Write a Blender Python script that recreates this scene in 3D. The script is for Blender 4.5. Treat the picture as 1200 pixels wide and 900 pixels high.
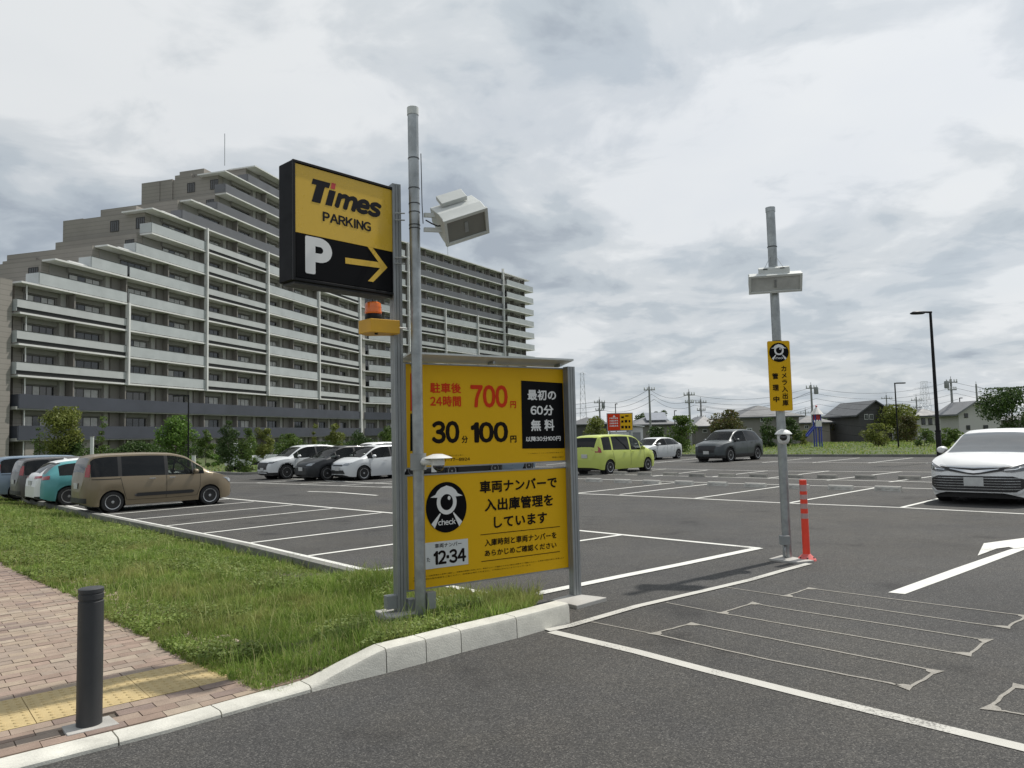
import bpy, bmesh, math, random
import numpy as np
from mathutils import Vector, Matrix
from mathutils.bvhtree import BVHTree

random.seed(7)
RNG = np.random.default_rng(11)
for o in list(bpy.data.objects):
    bpy.data.objects.remove(o)
SC = bpy.context.scene
COL = SC.collection
R = math.radians

# ------------------------------------------------------------ camera
FPX, PITCH, ROLL, EYE = 872.0, 0.070, -0.0245, 1.6      # focal length in pixels of a 1200 wide picture
FWD = Vector((0, math.cos(PITCH), math.sin(PITCH)))
_r0 = Vector((1, 0, 0)); _u0 = _r0.cross(FWD)
RIGHT = _r0 * math.cos(ROLL) + _u0 * math.sin(ROLL)
UP = _u0 * math.cos(ROLL) - _r0 * math.sin(ROLL)
cam_d = bpy.data.cameras.new("camera")
cam_d.sensor_width = 36.0
cam_d.lens = FPX / 1200 * 36.0
cam_d.clip_start = 0.05
cam_d.clip_end = 6000
cam = bpy.data.objects.new("camera", cam_d)
COL.objects.link(cam)
m = Matrix((RIGHT, UP, -FWD)).transposed().to_4x4()
m.translation = Vector((0, 0, EYE))
cam.matrix_world = m
SC.camera = cam

# ------------------------------------------------------------ light
SUN_AZ, SUN_EL = R(51), R(57)            # clockwise from +Y, above the horizon
SUNV = Vector((math.sin(SUN_AZ) * math.cos(SUN_EL), math.cos(SUN_AZ) * math.cos(SUN_EL), math.sin(SUN_EL)))
sun_d = bpy.data.lights.new("sun", 'SUN')
sun_d.energy = 3.7
sun_d.angle = R(1.2)
sun_d.color = (1.0, 0.955, 0.88)
sun = bpy.data.objects.new("sun", sun_d)
COL.objects.link(sun)
sun.rotation_euler = SUNV.to_track_quat('Z', 'Y').to_euler()
sun.location = (8, 10, 20)

W = bpy.data.worlds.new("World")
SC.world = W
W.use_nodes = True
nt = W.node_tree
nt.nodes.clear()
def N(t, **kw):
    n = nt.nodes.new(t)
    for k, v in kw.items():
        setattr(n, k, v)
    return n
L = nt.links.new
def wmath(op, a, b=None, clamp=False):
    n = N('ShaderNodeMath', operation=op); n.use_clamp = clamp
    for i, v in enumerate((a, b)):
        if v is None: continue
        if isinstance(v, (int, float)): n.inputs[i].default_value = v
        else: L(v, n.inputs[i])
    return n.outputs[0]
sky = N('ShaderNodeTexSky', sky_type='NISHITA')
sky.sun_disc = False
sky.sun_elevation = SUN_EL
sky.sun_rotation = SUN_AZ
sky.air_density = 1.0; sky.dust_density = 2.5; sky.ozone_density = 1.0
tc = N('ShaderNodeTexCoord')
sep = N('ShaderNodeSeparateXYZ'); L(tc.outputs['Generated'], sep.inputs[0])
zc = wmath('MAXIMUM', sep.outputs[2], 0.0)
den = wmath('ADD', zc, 0.20)
cx = wmath('DIVIDE', sep.outputs[0], den); cy = wmath('DIVIDE', sep.outputs[1], den)
cmb = N('ShaderNodeCombineXYZ'); L(cx, cmb.inputs[0]); L(cy, cmb.inputs[1])
cmb.inputs[2].default_value = 3.7
def noise(vec, scale, detail, rough, dist=0.0):
    n = N('ShaderNodeTexNoise'); L(vec, n.inputs['Vector'])
    n.inputs['Scale'].default_value = scale; n.inputs['Detail'].default_value = detail
    n.inputs['Roughness'].default_value = rough; n.inputs['Distortion'].default_value = dist
    return n.outputs['Fac']
def ramp(fac, stops):
    n = N('ShaderNodeValToRGB'); L(fac, n.inputs[0])
    cr = n.color_ramp
    while len(cr.elements) > 1: cr.elements.remove(cr.elements[-1])
    cr.elements[0].position = stops[0][0]; cr.elements[0].color = (*stops[0][1], 1)
    for p, c in stops[1:]:
        e = cr.elements.new(p); e.color = (*c, 1)
    cr.interpolation = 'EASE'
    return n.outputs[0]
n1 = noise(cmb.outputs[0], 1.05, 6.0, 0.50, 0.35)
n2 = noise(cmb.outputs[0], 3.8, 7.0, 0.56, 0.4)
mixn = wmath('ADD', wmath('MULTIPLY', n1, 0.66), wmath('MULTIPLY', n2, 0.34))
K = 1.0
clouds = ramp(mixn, [(0.39, (3.9*K, 4.4*K, 5.0*K)), (0.46, (5.2*K, 5.75*K, 6.25*K)), (0.51, (6.4*K, 6.8*K, 7.15*K)), (0.575, (7.9*K, 8.15*K, 8.35*K))])
cover = ramp(noise(cmb.outputs[0], 1.4, 5.0, 0.5), [(0.30, (0.86, 0.86, 0.86)), (0.62, (1.0, 1.0, 1.0))])
# brighter towards the sun behind the cloud sheet
dotn = N('ShaderNodeVectorMath', operation='DOT_PRODUCT'); L(tc.outputs['Generated'], dotn.inputs[0])
dotn.inputs[1].default_value = SUNV
glow = wmath('POWER', wmath('MAXIMUM', dotn.outputs['Value'], 0.0), 3.0)
gain = wmath('ADD', wmath('MULTIPLY', glow, 0.22), 0.90)
vm = N('ShaderNodeVectorMath', operation='SCALE'); L(clouds, vm.inputs[0]); L(gain, vm.inputs['Scale'])
mx = N('ShaderNodeMix', data_type='RGBA'); L(cover, mx.inputs['Factor'])
L(sky.outputs[0], mx.inputs['A']); L(vm.outputs[0], mx.inputs['B'])
bg = N('ShaderNodeBackground'); L(mx.outputs['Result'], bg.inputs['Color'])
bg.inputs['Strength'].default_value = 0.10
wo = N('ShaderNodeOutputWorld'); L(bg.outputs[0], wo.inputs['Surface'])

SC.view_settings.view_transform = 'Standard'
SC.view_settings.look = 'None'
SC.view_settings.exposure = 0.08
SC.view_settings.gamma = 1.0
SC.render.resolution_x = 1024; SC.render.resolution_y = 768
SC.cycles.max_bounces = 6

# ------------------------------------------------------------ helpers
def ray(px, py):
    return FWD + RIGHT * ((px - 600) / FPX) - UP * ((py - 450) / FPX)
def at(px, py, z=0.0):
    """point of the photograph on the level z"""
    d = ray(px, py); t = (z - EYE) / d.z
    return Vector((d.x * t, d.y * t, z))
def atY(px, py, Y):
    d = ray(px, py); t = Y / d.y
    return Vector((d.x * t, Y, EYE + d.z * t))

def tag(o, label=None, cat=None, group=None, kind=None):
    if label: o['label'] = label
    if cat: o['category'] = cat
    if group: o['group'] = group
    if kind: o['kind'] = kind
    return o
def empty(name, loc=(0, 0, 0), rz=0.0, label=None, cat=None, group=None):
    o = bpy.data.objects.new(name, None); COL.objects.link(o)
    o.location = loc; o.rotation_euler = (0, 0, rz); o.empty_display_size = 0.3
    return tag(o, label, cat, group)
def inst(name, mesh, parent=None, loc=(0, 0, 0), rot=(0, 0, 0), scale=(1, 1, 1)):
    o = bpy.data.objects.new(name, mesh); COL.objects.link(o)
    o.parent = parent; o.location = loc; o.rotation_euler = rot; o.scale = scale
    return o
def wloc(o):
    v = Vector((0, 0, 0))
    while o is not None:
        v += Vector(o.location); o = o.parent
    return v

class MB:
    def __init__(s): s.v = []; s.f = []; s.mi = []; s.cur = 0
    def add(s, vs, fs):
        b = len(s.v); s.v += [tuple(x) for x in vs]
        s.f += [tuple(b + i for i in f) for f in fs]; s.mi += [s.cur] * len(fs)
        return s
    def box(s, x0, y0, z0, x1, y1, z1):
        return s.hexa([(x0, y0, z0), (x1, y0, z0), (x1, y1, z0), (x0, y1, z0)], [(x0, y0, z1), (x1, y0, z1), (x1, y1, z1), (x0, y1, z1)])
    def hexa(s, a, b):
        return s.add(list(a) + list(b), [(3, 2, 1, 0), (4, 5, 6, 7), (0, 1, 5, 4), (1, 2, 6, 5), (2, 3, 7, 6), (3, 0, 4, 7)])
    def obox(s, c, ax, ay, az):
        """box centred on c with half vectors ax ay az"""
        c, ax, ay, az = map(Vector, (c, ax, ay, az))
        a = [c - ax - ay - az, c + ax - ay - az, c + ax + ay - az, c - ax + ay - az]
        return s.hexa(a, [p + az * 2 for p in a])
    def prism(s, pts, d):
        n = len(pts); d = Vector(d)
        return s.add([Vector(p) for p in pts] + [Vector(p) + d for p in pts],
                     [tuple(range(n))[::-1], tuple(range(n, 2 * n))] + [(i, (i + 1) % n, n + (i + 1) % n, n + i) for i in range(n)])
    def tube(s, a, b, r, r2=None, n=12, cap=True):
        a, b = Vector(a), Vector(b); r2 = r if r2 is None else r2
        d = (b - a).normalized(); u = d.orthogonal().normalized(); w = d.cross(u)
        vs = []
        for p, q in ((a, r), (b, r2)):
            for i in range(n):
                t = 2 * math.pi * i / n; vs.append(p + (u * math.cos(t) + w * math.sin(t)) * q)
        fs = [(i, (i + 1) % n, n + (i + 1) % n, n + i) for i in range(n)]
        if cap: fs += [tuple(range(n))[::-1], tuple(range(n, 2 * n))]
        return s.add(vs, fs)
    def path(s, pts, r, n=8):
        for a, b in zip(pts, pts[1:]): s.tube(a, b, r, n=n)
        return s
    def lathe(s, prof, c=(0, 0, 0), axis='Z', n=24, cap=True):
        """prof: (radius, height) pairs"""
        c = Vector(c); vs = []
        for r, h in prof:
            for i in range(n):
                t = 2 * math.pi * i / n
                a, b = r * math.cos(t), r * math.sin(t)
                vs.append(c + (Vector((a, b, h)) if axis == 'Z' else Vector((a, h, b)) if axis == 'Y' else Vector((h, a, b))))
        fs = []
        for k in range(len(prof) - 1):
            for i in range(n):
                fs.append((k * n + i, k * n + (i + 1) % n, (k + 1) * n + (i + 1) % n, (k + 1) * n + i))
        if cap and prof[0][0] > 1e-4: fs.append(tuple(range(n))[::-1])
        if cap and prof[-1][0] > 1e-4: fs.append(tuple((len(prof) - 1) * n + i for i in range(n)))
        return s.add(vs, fs)
    def mesh(s, name, mats, smooth=False, off=None):
        me = bpy.data.meshes.new(name)
        v = s.v if off is None else [(x - off[0], y - off[1], z - off[2]) for x, y, z in s.v]
        me.from_pydata(v, [], s.f)
        mats = mats if isinstance(mats, (list, tuple)) else [mats]
        for mm in mats: me.materials.append(mm)
        if len(mats) > 1: me.polygons.foreach_set('material_index', s.mi)
        if smooth: me.shade_smooth()
        me.update()
        return me
    def build(s, name, mats, parent=None, world=True, smooth=False, bevel=0, angle=None):
        """vertices in world coordinates unless world=False (then local to the parent)"""
        off = wloc(parent) if (parent is not None and world) else None
        o = bpy.data.objects.new(name, s.mesh(name, mats, smooth, off)); COL.objects.link(o); o.parent = parent
        if smooth and angle:
            o.data.set_sharp_from_angle(angle=R(angle))
        if bevel:
            b = o.modifiers.new('bevel', 'BEVEL'); b.width = bevel; b.segments = 2; b.limit_method = 'ANGLE'; b.angle_limit = R(40)
        return o

MATS = {}
def mat(name, col, rough=0.6, metal=0.0, var=0.10, vscale=3.0, bump=0.0, bscale=60.0, spec=0.5, coat=0.0, emis=None, fine=0.0, fscale=200.0, stain=0.0):
    if name in MATS: return MATS[name]
    m = bpy.data.materials.new(name); m.use_nodes = True; MATS[name] = m
    t = m.node_tree; b = t.nodes['Principled BSDF']
    b.inputs['Roughness'].default_value = rough; b.inputs['Metallic'].default_value = metal
    b.inputs['Specular IOR Level'].default_value = spec
    if coat: b.inputs['Coat Weight'].default_value = coat; b.inputs['Coat Roughness'].default_value = 0.04
    c = t.nodes.new('ShaderNodeTexCoord')
    def nz(scale, det=5, rg=0.6):
        n = t.nodes.new('ShaderNodeTexNoise'); t.links.new(c.outputs['Object'], n.inputs['Vector'])
        n.inputs['Scale'].default_value = scale; n.inputs['Detail'].default_value = det; n.inputs['Roughness'].default_value = rg
        return n.outputs['Fac']
    def scale_col(cin, fac, lo, hi):
        mr = t.nodes.new('ShaderNodeMapRange'); t.links.new(fac, mr.inputs[0])
        mr.inputs[1].default_value = 0.3; mr.inputs[2].default_value = 0.7; mr.inputs[3].default_value = lo; mr.inputs[4].default_value = hi
        v = t.nodes.new('ShaderNodeVectorMath'); v.operation = 'SCALE'
        if isinstance(cin, tuple): v.inputs[0].default_value = cin
        else: t.links.new(cin, v.inputs[0])
        t.links.new(mr.outputs[0], v.inputs['Scale'])
        return v.outputs[0]
    cc = scale_col(tuple(col), nz(vscale), 1 - var, 1 + var)
    if fine: cc = scale_col(cc, nz(fscale, 2, 0.7), 1 - fine, 1 + fine)
    if stain: cc = scale_col(cc, nz(vscale * 0.37, 8, 0.75), 1 - stain, 1 + stain * 0.3)
    t.links.new(cc, b.inputs['Base Color'])
    if rough > 0.2:
        mr = t.nodes.new('ShaderNodeMapRange'); t.links.new(nz(vscale * 2.3), mr.inputs[0])
        mr.inputs[1].default_value = 0.3; mr.inputs[2].default_value = 0.7
        mr.inputs[3].default_value = max(rough - 0.08, 0.02); mr.inputs[4].default_value = min(rough + 0.08, 1)
        t.links.new(mr.outputs[0], b.inputs['Roughness'])
    if bump:
        bp = t.nodes.new('ShaderNodeBump'); bp.inputs['Strength'].default_value = bump; bp.inputs['Distance'].default_value = 0.01
        t.links.new(nz(bscale, 3, 0.7), bp.inputs['Height']); t.links.new(bp.outputs[0], b.inputs['Normal'])
    if emis:
        b.inputs['Emission Color'].default_value = (*emis[0], 1); b.inputs['Emission Strength'].default_value = emis[1]
    return m

GLYPH = {}
def glyph(ch, res=3):
    """outline of one character in em units as (verts, faces)"""
    if ch in GLYPH: return GLYPH[ch]
    if ch == '1':
        v = [(0.0, 0.50), (0.0, 0.60), (0.10, 0.64), (0.16, 0.735), (0.25, 0.735), (0.25, 0.0), (0.135, 0.0), (0.135, 0.53)]
        GLYPH[ch] = (np.array(v), [(0, 1, 2), (0, 2, 7), (7, 2, 3), (7, 3, 4), (7, 4, 5), (7, 5, 6)]); return GLYPH[ch]
    if ch in 'I·\ue000':
        if ch == 'I': v, f = [(0.07, 0), (0.16, 0), (0.16, 0.735), (0.07, 0.735)], [(0, 1, 2, 3)]
        elif ch == '·': v, f = [(0, 0.30), (0.13, 0.30), (0.13, 0.43), (0, 0.43)], [(0, 1, 2, 3)]
        else:
            v = [(0, 0), (0.17, 0), (0.17, 0.735), (0, 0.735)]; f = [(0, 1, 2, 3)]
            arc = [(0.30 + r_ * math.cos(t), 0.50 + r2 * math.sin(t)) for r_, r2 in ((0.25, 0.235), (0.10, 0.10)) for t in np.linspace(-math.pi / 2, math.pi / 2, 13)]
            b0 = len(v); v += arc; f += [(b0 + i, b0 + i + 1, b0 + 13 + i + 1, b0 + 13 + i) for i in range(12)]
            v += [(0.17, 0.265), (0.30, 0.265), (0.30, 0.40), (0.17, 0.40), (0.17, 0.60), (0.30, 0.60), (0.30, 0.735), (0.17, 0.735)]; k = len(v) - 8
            f += [(k, k + 1, k + 2, k + 3), (k + 4, k + 5, k + 6, k + 7)]
        GLYPH[ch] = (np.array(v), f); return GLYPH[ch]
    c2 = chr(ord(ch) + 0xFEE0) if 33 <= ord(ch) < 127 else ch
    cu = bpy.data.curves.new('lettering', 'FONT'); cu.body = c2; cu.size = 1.0; cu.resolution_u = res
    o = bpy.data.objects.new('lettering', cu); COL.objects.link(o)
    dg = bpy.context.evaluated_depsgraph_get(); dg.update()
    me = bpy.data.meshes.new_from_object(o.evaluated_get(dg)); bpy.data.objects.remove(o); bpy.data.curves.remove(cu)
    n = len(me.vertices); co = np.empty(n * 3); me.vertices.foreach_get('co', co); co = co.reshape(-1, 3)[:, :2].copy()
    if ord(c2) > 0xFF00 and n: co[:, 0] -= co[:, 0].min()
    GLYPH[ch] = (co, [tuple(p.vertices) for p in me.polygons]); bpy.data.meshes.remove(me)
    return GLYPH[ch]
def text_mesh(body, w, h, bold=0.0, shear=0.0, gap=0.07):
    """flat lettering fitted to a w x h box, in the XZ plane, lower left corner at 0; bold thickens the strokes"""
    V, F = [], []; n = 0; y = 0.0
    for line in body.split('\n'):
        x = 0.0
        for ch in line:
            if ch == ' ': x += 0.3; continue
            co, fs = glyph(ch)
            asc = ord(ch) < 127 or ch in '·\ue000'
            c = co.copy(); c[:, 0] += x + shear * c[:, 1]; c[:, 1] += y
            V.append(c); F += [tuple(i + n for i in f) for f in fs]; n += len(c)
            x += (co[:, 0].max() + gap + (0.06 if ch == 'I' else 0)) if asc else (1.0 + gap * 0.3)
        y -= 1.08
    co = np.vstack(V); m = len(co)
    offs = [(0, 0)] + ([(bold * math.cos(t), bold * math.sin(t)) for t in np.arange(8) * math.pi / 4] if bold > 0 else [])
    allv = []; allf = []
    for k, (dx, dy) in enumerate(offs):
        q = np.zeros((m, 3)); q[:, 0] = co[:, 0] + dx; q[:, 1] = -k * 0.00004; q[:, 2] = co[:, 1] + dy
        allv.append(q); allf += [tuple(i + k * m for i in f) for f in F]
    q = np.vstack(allv); lo, hi = q.min(0), q.max(0)
    q[:, 0] = (q[:, 0] - lo[0]) / max(hi[0] - lo[0], 1e-6) * w; q[:, 2] = (q[:, 2] - lo[2]) / max(hi[2] - lo[2], 1e-6) * h
    me = bpy.data.meshes.new('lettering'); me.from_pydata(q.tolist(), [], allf); me.update()
    return me

class Plane:
    """a vertical sign face: lower left origin o, unit direction u to the right, front normal towards the viewer"""
    def __init__(s, o, u, parent, zup=Vector((0, 0, 1))):
        s.o = Vector(o); s.u = Vector(u).normalized(); s.n = s.u.cross(zup).normalized(); s.z = zup; s.parent = parent
    def uv(s, px, py):
        d = ray(px, py); e = Vector((0, 0, EYE)); t = (s.o - e).dot(s.n) / d.dot(s.n); p = e + d * t - s.o
        return p.dot(s.u), p.dot(s.z)
    def P(s, u, z, off=0.0): return s.o + s.u * u + s.z * z + s.n * off
    def text(s, body, pl, pr, mt, off=0.003, name='lettering', **kw):
        """pl: lower left pixel, pr: upper right pixel"""
        u0, z0 = s.uv(*pl); u1, z1 = s.uv(*pr)
        me = text_mesh(body, u1 - u0, z1 - z0, **kw)
        me.materials.append(mt); me.name = name
        o = bpy.data.objects.new(name, me); COL.objects.link(o); o.parent = s.parent
        mw = Matrix((s.u, -s.n, s.z)).transposed().to_4x4(); mw.translation = s.P(u0, z0, off)
        off0 = wloc(s.parent); mw.translation -= off0
        o.matrix_local = mw
        return o
    def poly(s, pts, mt, name, off=0.002, th=0.002, pix=True):
        q = [s.uv(*p) if pix else p for p in pts]
        b = MB(); P = [s.P(u, z, off) for u, z in q]
        area = sum(q[i][0] * q[(i + 1) % len(q)][1] - q[(i + 1) % len(q)][0] * q[i][1] for i in range(len(q)))
        b.prism(P, s.n * th)
        o = b.build(name, mt, s.parent)
        bm = bmesh.new(); bm.from_mesh(o.data); bmesh.ops.recalc_face_normals(bm, faces=bm.faces); bm.to_mesh(o.data); bm.free()
        return o
    def disc(s, c, ru, rz, mt, name, off=0.002, th=0.002, n=40, a0=0, a1=360, pix=False):
        pts = [(c[0] + ru * math.cos(R(a0 + (a1 - a0) * i / n)), c[1] + rz * math.sin(R(a0 + (a1 - a0) * i / n))) for i in range(n + (0 if a1 - a0 == 360 else 1))]
        return s.poly(pts, mt, name, off, th, pix=False)
# ------------------------------------------------------------ ground materials
def asphalt_mat():
    m = bpy.data.materials.new("asphalt"); m.use_nodes = True
    t = m.node_tree; b = t.nodes['Principled BSDF']; c = t.nodes.new('ShaderNodeTexCoord')
    def nz(scale, det, rg):
        n = t.nodes.new('ShaderNodeTexNoise'); t.links.new(c.outputs['Object'], n.inputs['Vector'])
        n.inputs['Scale'].default_value = scale; n.inputs['Detail'].default_value = det; n.inputs['Roughness'].default_value = rg
        return n.outputs['Fac']
    def rmp(f, st):
        n = t.nodes.new('ShaderNodeValToRGB'); t.links.new(f, n.inputs[0]); cr = n.color_ramp
        cr.elements[0].position, cr.elements[0].color = st[0][0], (*st[0][1], 1)
        cr.elements[1].position, cr.elements[1].color = st[1][0], (*st[1][1], 1)
        for p, q in st[2:]:
            e = cr.elements.new(p); e.color = (*q, 1)
        return n.outputs[0]
    def mul(a, bb, f=1.0):
        n = t.nodes.new('ShaderNodeMix'); n.data_type = 'RGBA'; n.blend_type = 'MULTIPLY'; n.inputs['Factor'].default_value = f
        t.links.new(a, n.inputs['A']); t.links.new(bb, n.inputs['B']); return n.outputs['Result']
    vo = t.nodes.new('ShaderNodeTexVoronoi'); t.links.new(c.outputs['Object'], vo.inputs['Vector']); vo.inputs['Scale'].default_value = 145
    sepc = t.nodes.new('ShaderNodeSeparateColor'); t.links.new(vo.outputs['Color'], sepc.inputs[0])
    stones = rmp(sepc.outputs[0], [(0.0, (0.032, 0.032, 0.0325)), (0.5, (0.057, 0.0565, 0.0555)), (0.85, (0.085, 0.083, 0.080)), (1.0, (0.15, 0.146, 0.138))])
    fine = rmp(nz(420, 2, 0.7), [(0.3, (0.7, 0.7, 0.7)), (0.7, (1.3, 1.3, 1.3))])
    big = rmp(nz(0.55, 6, 0.65), [(0.30, (0.78, 0.78, 0.78)), (0.70, (1.17, 1.16, 1.13))])
    dust = rmp(nz(2.3, 7, 0.7), [(0.42, (1, 1, 1)), (0.70, (1.10, 1.08, 1.04))])
    stain = rmp(nz(1.1, 3, 0.5), [(0.30, (0.72, 0.72, 0.73)), (0.38, (1, 1, 1))])
    warm = rmp(nz(0.23, 4, 0.6), [(0.40, (0.98, 0.99, 1.02)), (0.62, (1.02, 1.0, 0.97))])
    col = mul(mul(mul(mul(mul(stones, fine), big), dust), stain), warm)
    t.links.new(col, b.inputs['Base Color'])
    b.inputs['Roughness'].default_value = 0.85; b.inputs['Specular IOR Level'].default_value = 0.3
    bp = t.nodes.new('ShaderNodeBump'); bp.inputs['Strength'].default_value = 0.55; bp.inputs['Distance'].default_value = 0.006
    t.links.new(vo.outputs['Distance'], bp.inputs['Height']); bp.invert = True
    t.links.new(bp.outputs[0], b.inputs['Normal'])
    return m
def paint_mat():
    """road paint worn through to the dark stones here and there"""
    m = mat("road_paint", (0.66, 0.66, 0.62), 0.7, var=0.06, vscale=6, bump=0.4, bscale=150)
    t = m.node_tree; b = t.nodes['Principled BSDF']; src = b.inputs['Base Color'].links[0].from_socket
    c = t.nodes.new('ShaderNodeTexCoord'); n = t.nodes.new('ShaderNodeTexNoise'); t.links.new(c.outputs['Object'], n.inputs['Vector'])
    n.inputs['Scale'].default_value = 75; n.inputs['Detail'].default_value = 4; n.inputs['Roughness'].default_value = 0.75
    n2 = t.nodes.new('ShaderNodeTexNoise'); t.links.new(c.outputs['Object'], n2.inputs['Vector']); n2.inputs['Scale'].default_value = 1.8; n2.inputs['Detail'].default_value = 5
    s = t.nodes.new('ShaderNodeMath'); s.operation = 'MULTIPLY'; t.links.new(n.outputs[0], s.inputs[0]); t.links.new(n2.outputs[0], s.inputs[1])
    mr = t.nodes.new('ShaderNodeMapRange'); t.links.new(s.outputs[0], mr.inputs[0])
    mr.inputs[1].default_value = 0.335; mr.inputs[2].default_value = 0.40; mr.inputs[3].default_value = 0.0; mr.inputs[4].default_value = 0.75
    mxx = t.nodes.new('ShaderNodeMix'); mxx.data_type = 'RGBA'; t.links.new(mr.outputs[0], mxx.inputs['Factor'])
    t.links.new(src, mxx.inputs['A']); mxx.inputs['B'].default_value = (0.09, 0.086, 0.08, 1)
    t.links.new(mxx.outputs['Result'], b.inputs['Base Color'])
    return m
M_ASPH = asphalt_mat(); M_PAINT = paint_mat()
M_PAINTW = M_PAINT.copy(); M_PAINTW.name = 'worn_road_paint'
for n_ in M_PAINTW.node_tree.nodes:
    if n_.type == 'VECT_MATH' and not n_.inputs[0].is_linked: n_.inputs[0].default_value = (0.50, 0.49, 0.45)
    if n_.type == 'MAP_RANGE' and abs(n_.inputs[1].default_value - 0.335) < 1e-4: n_.inputs[1].default_value, n_.inputs[2].default_value = 0.285, 0.35
M_SEAL = mat("sealant", (0.27, 0.255, 0.225), 0.8, var=0.15, vscale=20, bump=0.4, bscale=100, fine=0.25, fscale=130)
M_SOIL = mat("soil_grass", (0.060, 0.085, 0.022), 0.95, var=0.35, vscale=0.35, bump=0.8, bscale=14, fine=0.35, fscale=9)
M_SOILN = mat("turf_soil", (0.075, 0.07, 0.035), 0.95, var=0.3, vscale=2, bump=0.8, bscale=60, fine=0.3, fscale=50)
M_KERB = mat("kerb_concrete", (0.60, 0.59, 0.53), 0.85, var=0.12, vscale=5, bump=0.35, bscale=90, fine=0.10, fscale=160, stain=0.25)
M_CONC = mat("concrete", (0.42, 0.41, 0.385), 0.85, var=0.12, vscale=3, bump=0.3, bscale=90, fine=0.08, fscale=150, stain=0.25)
M_DKERB = mat("old_kerb_concrete", (0.20, 0.20, 0.185), 0.9, var=0.2, vscale=3, bump=0.3, bscale=60, stain=0.3)

GU = Vector((0.699, -0.715, 0)).normalized(); GV = Vector((-GU.y, GU.x, 0))       # along a row of bays, and into a bay
def ab(a, b, z=0.0): return GU * a + GV * b + Vector((0, 0, z))
def toab(p): return p.dot(GU), p.dot(GV)

def sheet(name, pts, mt, z=None, parent=None, kind=None, thick=0.0):
    b = MB(); P = [Vector((p[0], p[1], p[2] if z is None and len(p) > 2 else z)) for p in pts]
    b.add(P, [tuple(range(len(P)))])
    o = b.build(name, mt, parent)
    if o.data.polygons[0].normal.z < 0: o.data.flip_normals()
    return tag(o, kind=kind)

B_K, A_STEP, B_FAR = 5.50, -36.0, 42.3
g = sheet('ground', [(-3000, -300), (3000, -300), (3000, 3000), (-3000, 3000)], M_SOIL, z=-0.15, kind='structure')
_kb = [at(600, 704), at(638, 712)] + [at(x_, y_) + Vector((-0.02, 0.06, 0)) for x_, y_ in ((541.8, 765), (454, 789), (365.8, 811.8), (260.8, 841.5), (140, 874.8), (42, 900), (-60, 927), (-200, 964))]
lot = sheet('parking_lot', [ab(-60, B_K), at(10, 577), at(124.6, 603.4), at(238, 625.3), at(434, 670)] + _kb + [(-25, -2), (-25, -12), (40, -12), ab(75, B_FAR), ab(A_STEP, B_FAR), ab(A_STEP, 16.3), ab(-60, 16.3)], M_ASPH, z=0.0, kind='structure')

def strip(pts, w, z=0.004, mt=M_PAINT, name='painted_line', parent=lot):
    """a flat band along a ground polyline"""
    P = [Vector((p[0], p[1], 0)) for p in pts]; vs = []
    for i, p in enumerate(P):
        d = (P[min(i + 1, len(P) - 1)] - P[max(i - 1, 0)]).normalized(); n = Vector((-d.y, d.x, 0)) * (w / 2)
        if isinstance(w, (list, tuple)): n = n * w[i]
        vs += [p - n, p + n]
    vs = [(v.x, v.y, z) for v in vs]
    b = MB(); b.add(vs, [(2 * i, 2 * i + 2, 2 * i + 3, 2 * i + 1) for i in range(len(P) - 1)])
    return b.build(name, mt, parent)
def pxs(l): return [at(*p) for p in l]
def pstrip(l, w, **k): return strip(pxs(l), w, **k)

# gate lines, end line
pstrip([(646, 740.5), (746, 764), (827, 785.5), (955, 817.5), (1085, 849), (1200, 877), (1330, 909)], 0.10, z=0.004, mt=M_PAINTW)
pstrip([(641, 739.5), (668, 734), (747, 711), (827, 692.5), (880, 680), (918, 669), (948, 661)], 0.085, z=0.008, mt=M_PAINTW)
pstrip([(600, 702.5), (730, 675.5), (800, 661.5), (889.7, 642.6)], 0.13, z=0.008)
p0 = at(600, 614.5)
a0, b0 = toab(p0)
BF = toab(at(459.7, 601.4))[1]
BF2 = toab(at(880, 641.5))[1]
strip([ab(-52, BF - 0.02), ab(toab(at(270, 584.5))[0], toab(at(270, 584.5))[1]), at(459.7, 601.4), at(679.7, 622), at(889.7, 642.6)], 0.10, z=0.0041)
KP = [at(124.6, 603.4), at(156.8, 609), at(192.6, 616.7), at(238, 625.3), at(290.8, 636.7), at(360.7, 651.8)]
FP = [at(297.8, 588), at(342.5, 592), at(388.4, 597), at(436.7, 602)]
strip([ab(-56, B_K + 0.12), at(10, 577), KP[0], KP[2], KP[4], at(434, 669.5)], 0.10, z=0.0045)
pstrip([(446, 672.5), (520.6, 687), (603, 703)], 0.10, z=0.012)
KP.append(at(434, 669.5))
for k_, (fx, fy) in zip(KP, ((297.8, 588), (342.5, 592), (389, 596.2), (447, 601), (527, 607.8), (619, 616.4), (728.7, 627))):
    strip([k_, at(fx, fy)], 0.09, z=0.0056)
for j in range(1, 12): strip([KP[0] - GU * 1.96 * j, KP[0] - GU * 1.96 * j + GV * 3.86], 0.09, z=0.0052)
pstrip([(361, 576), (395, 577), (442, 580.7)], 0.12, z=0.0046)
pstrip([(196, 565.8), (300, 566), (462, 571.5)], 0.09, z=0.0047)
for px, py in ((300, 566), (352, 567.5), (400, 569), (446, 571)):
    q = at(px, py); strip([q, q + GV * 3.6], 0.09, z=0.0054)

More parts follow.
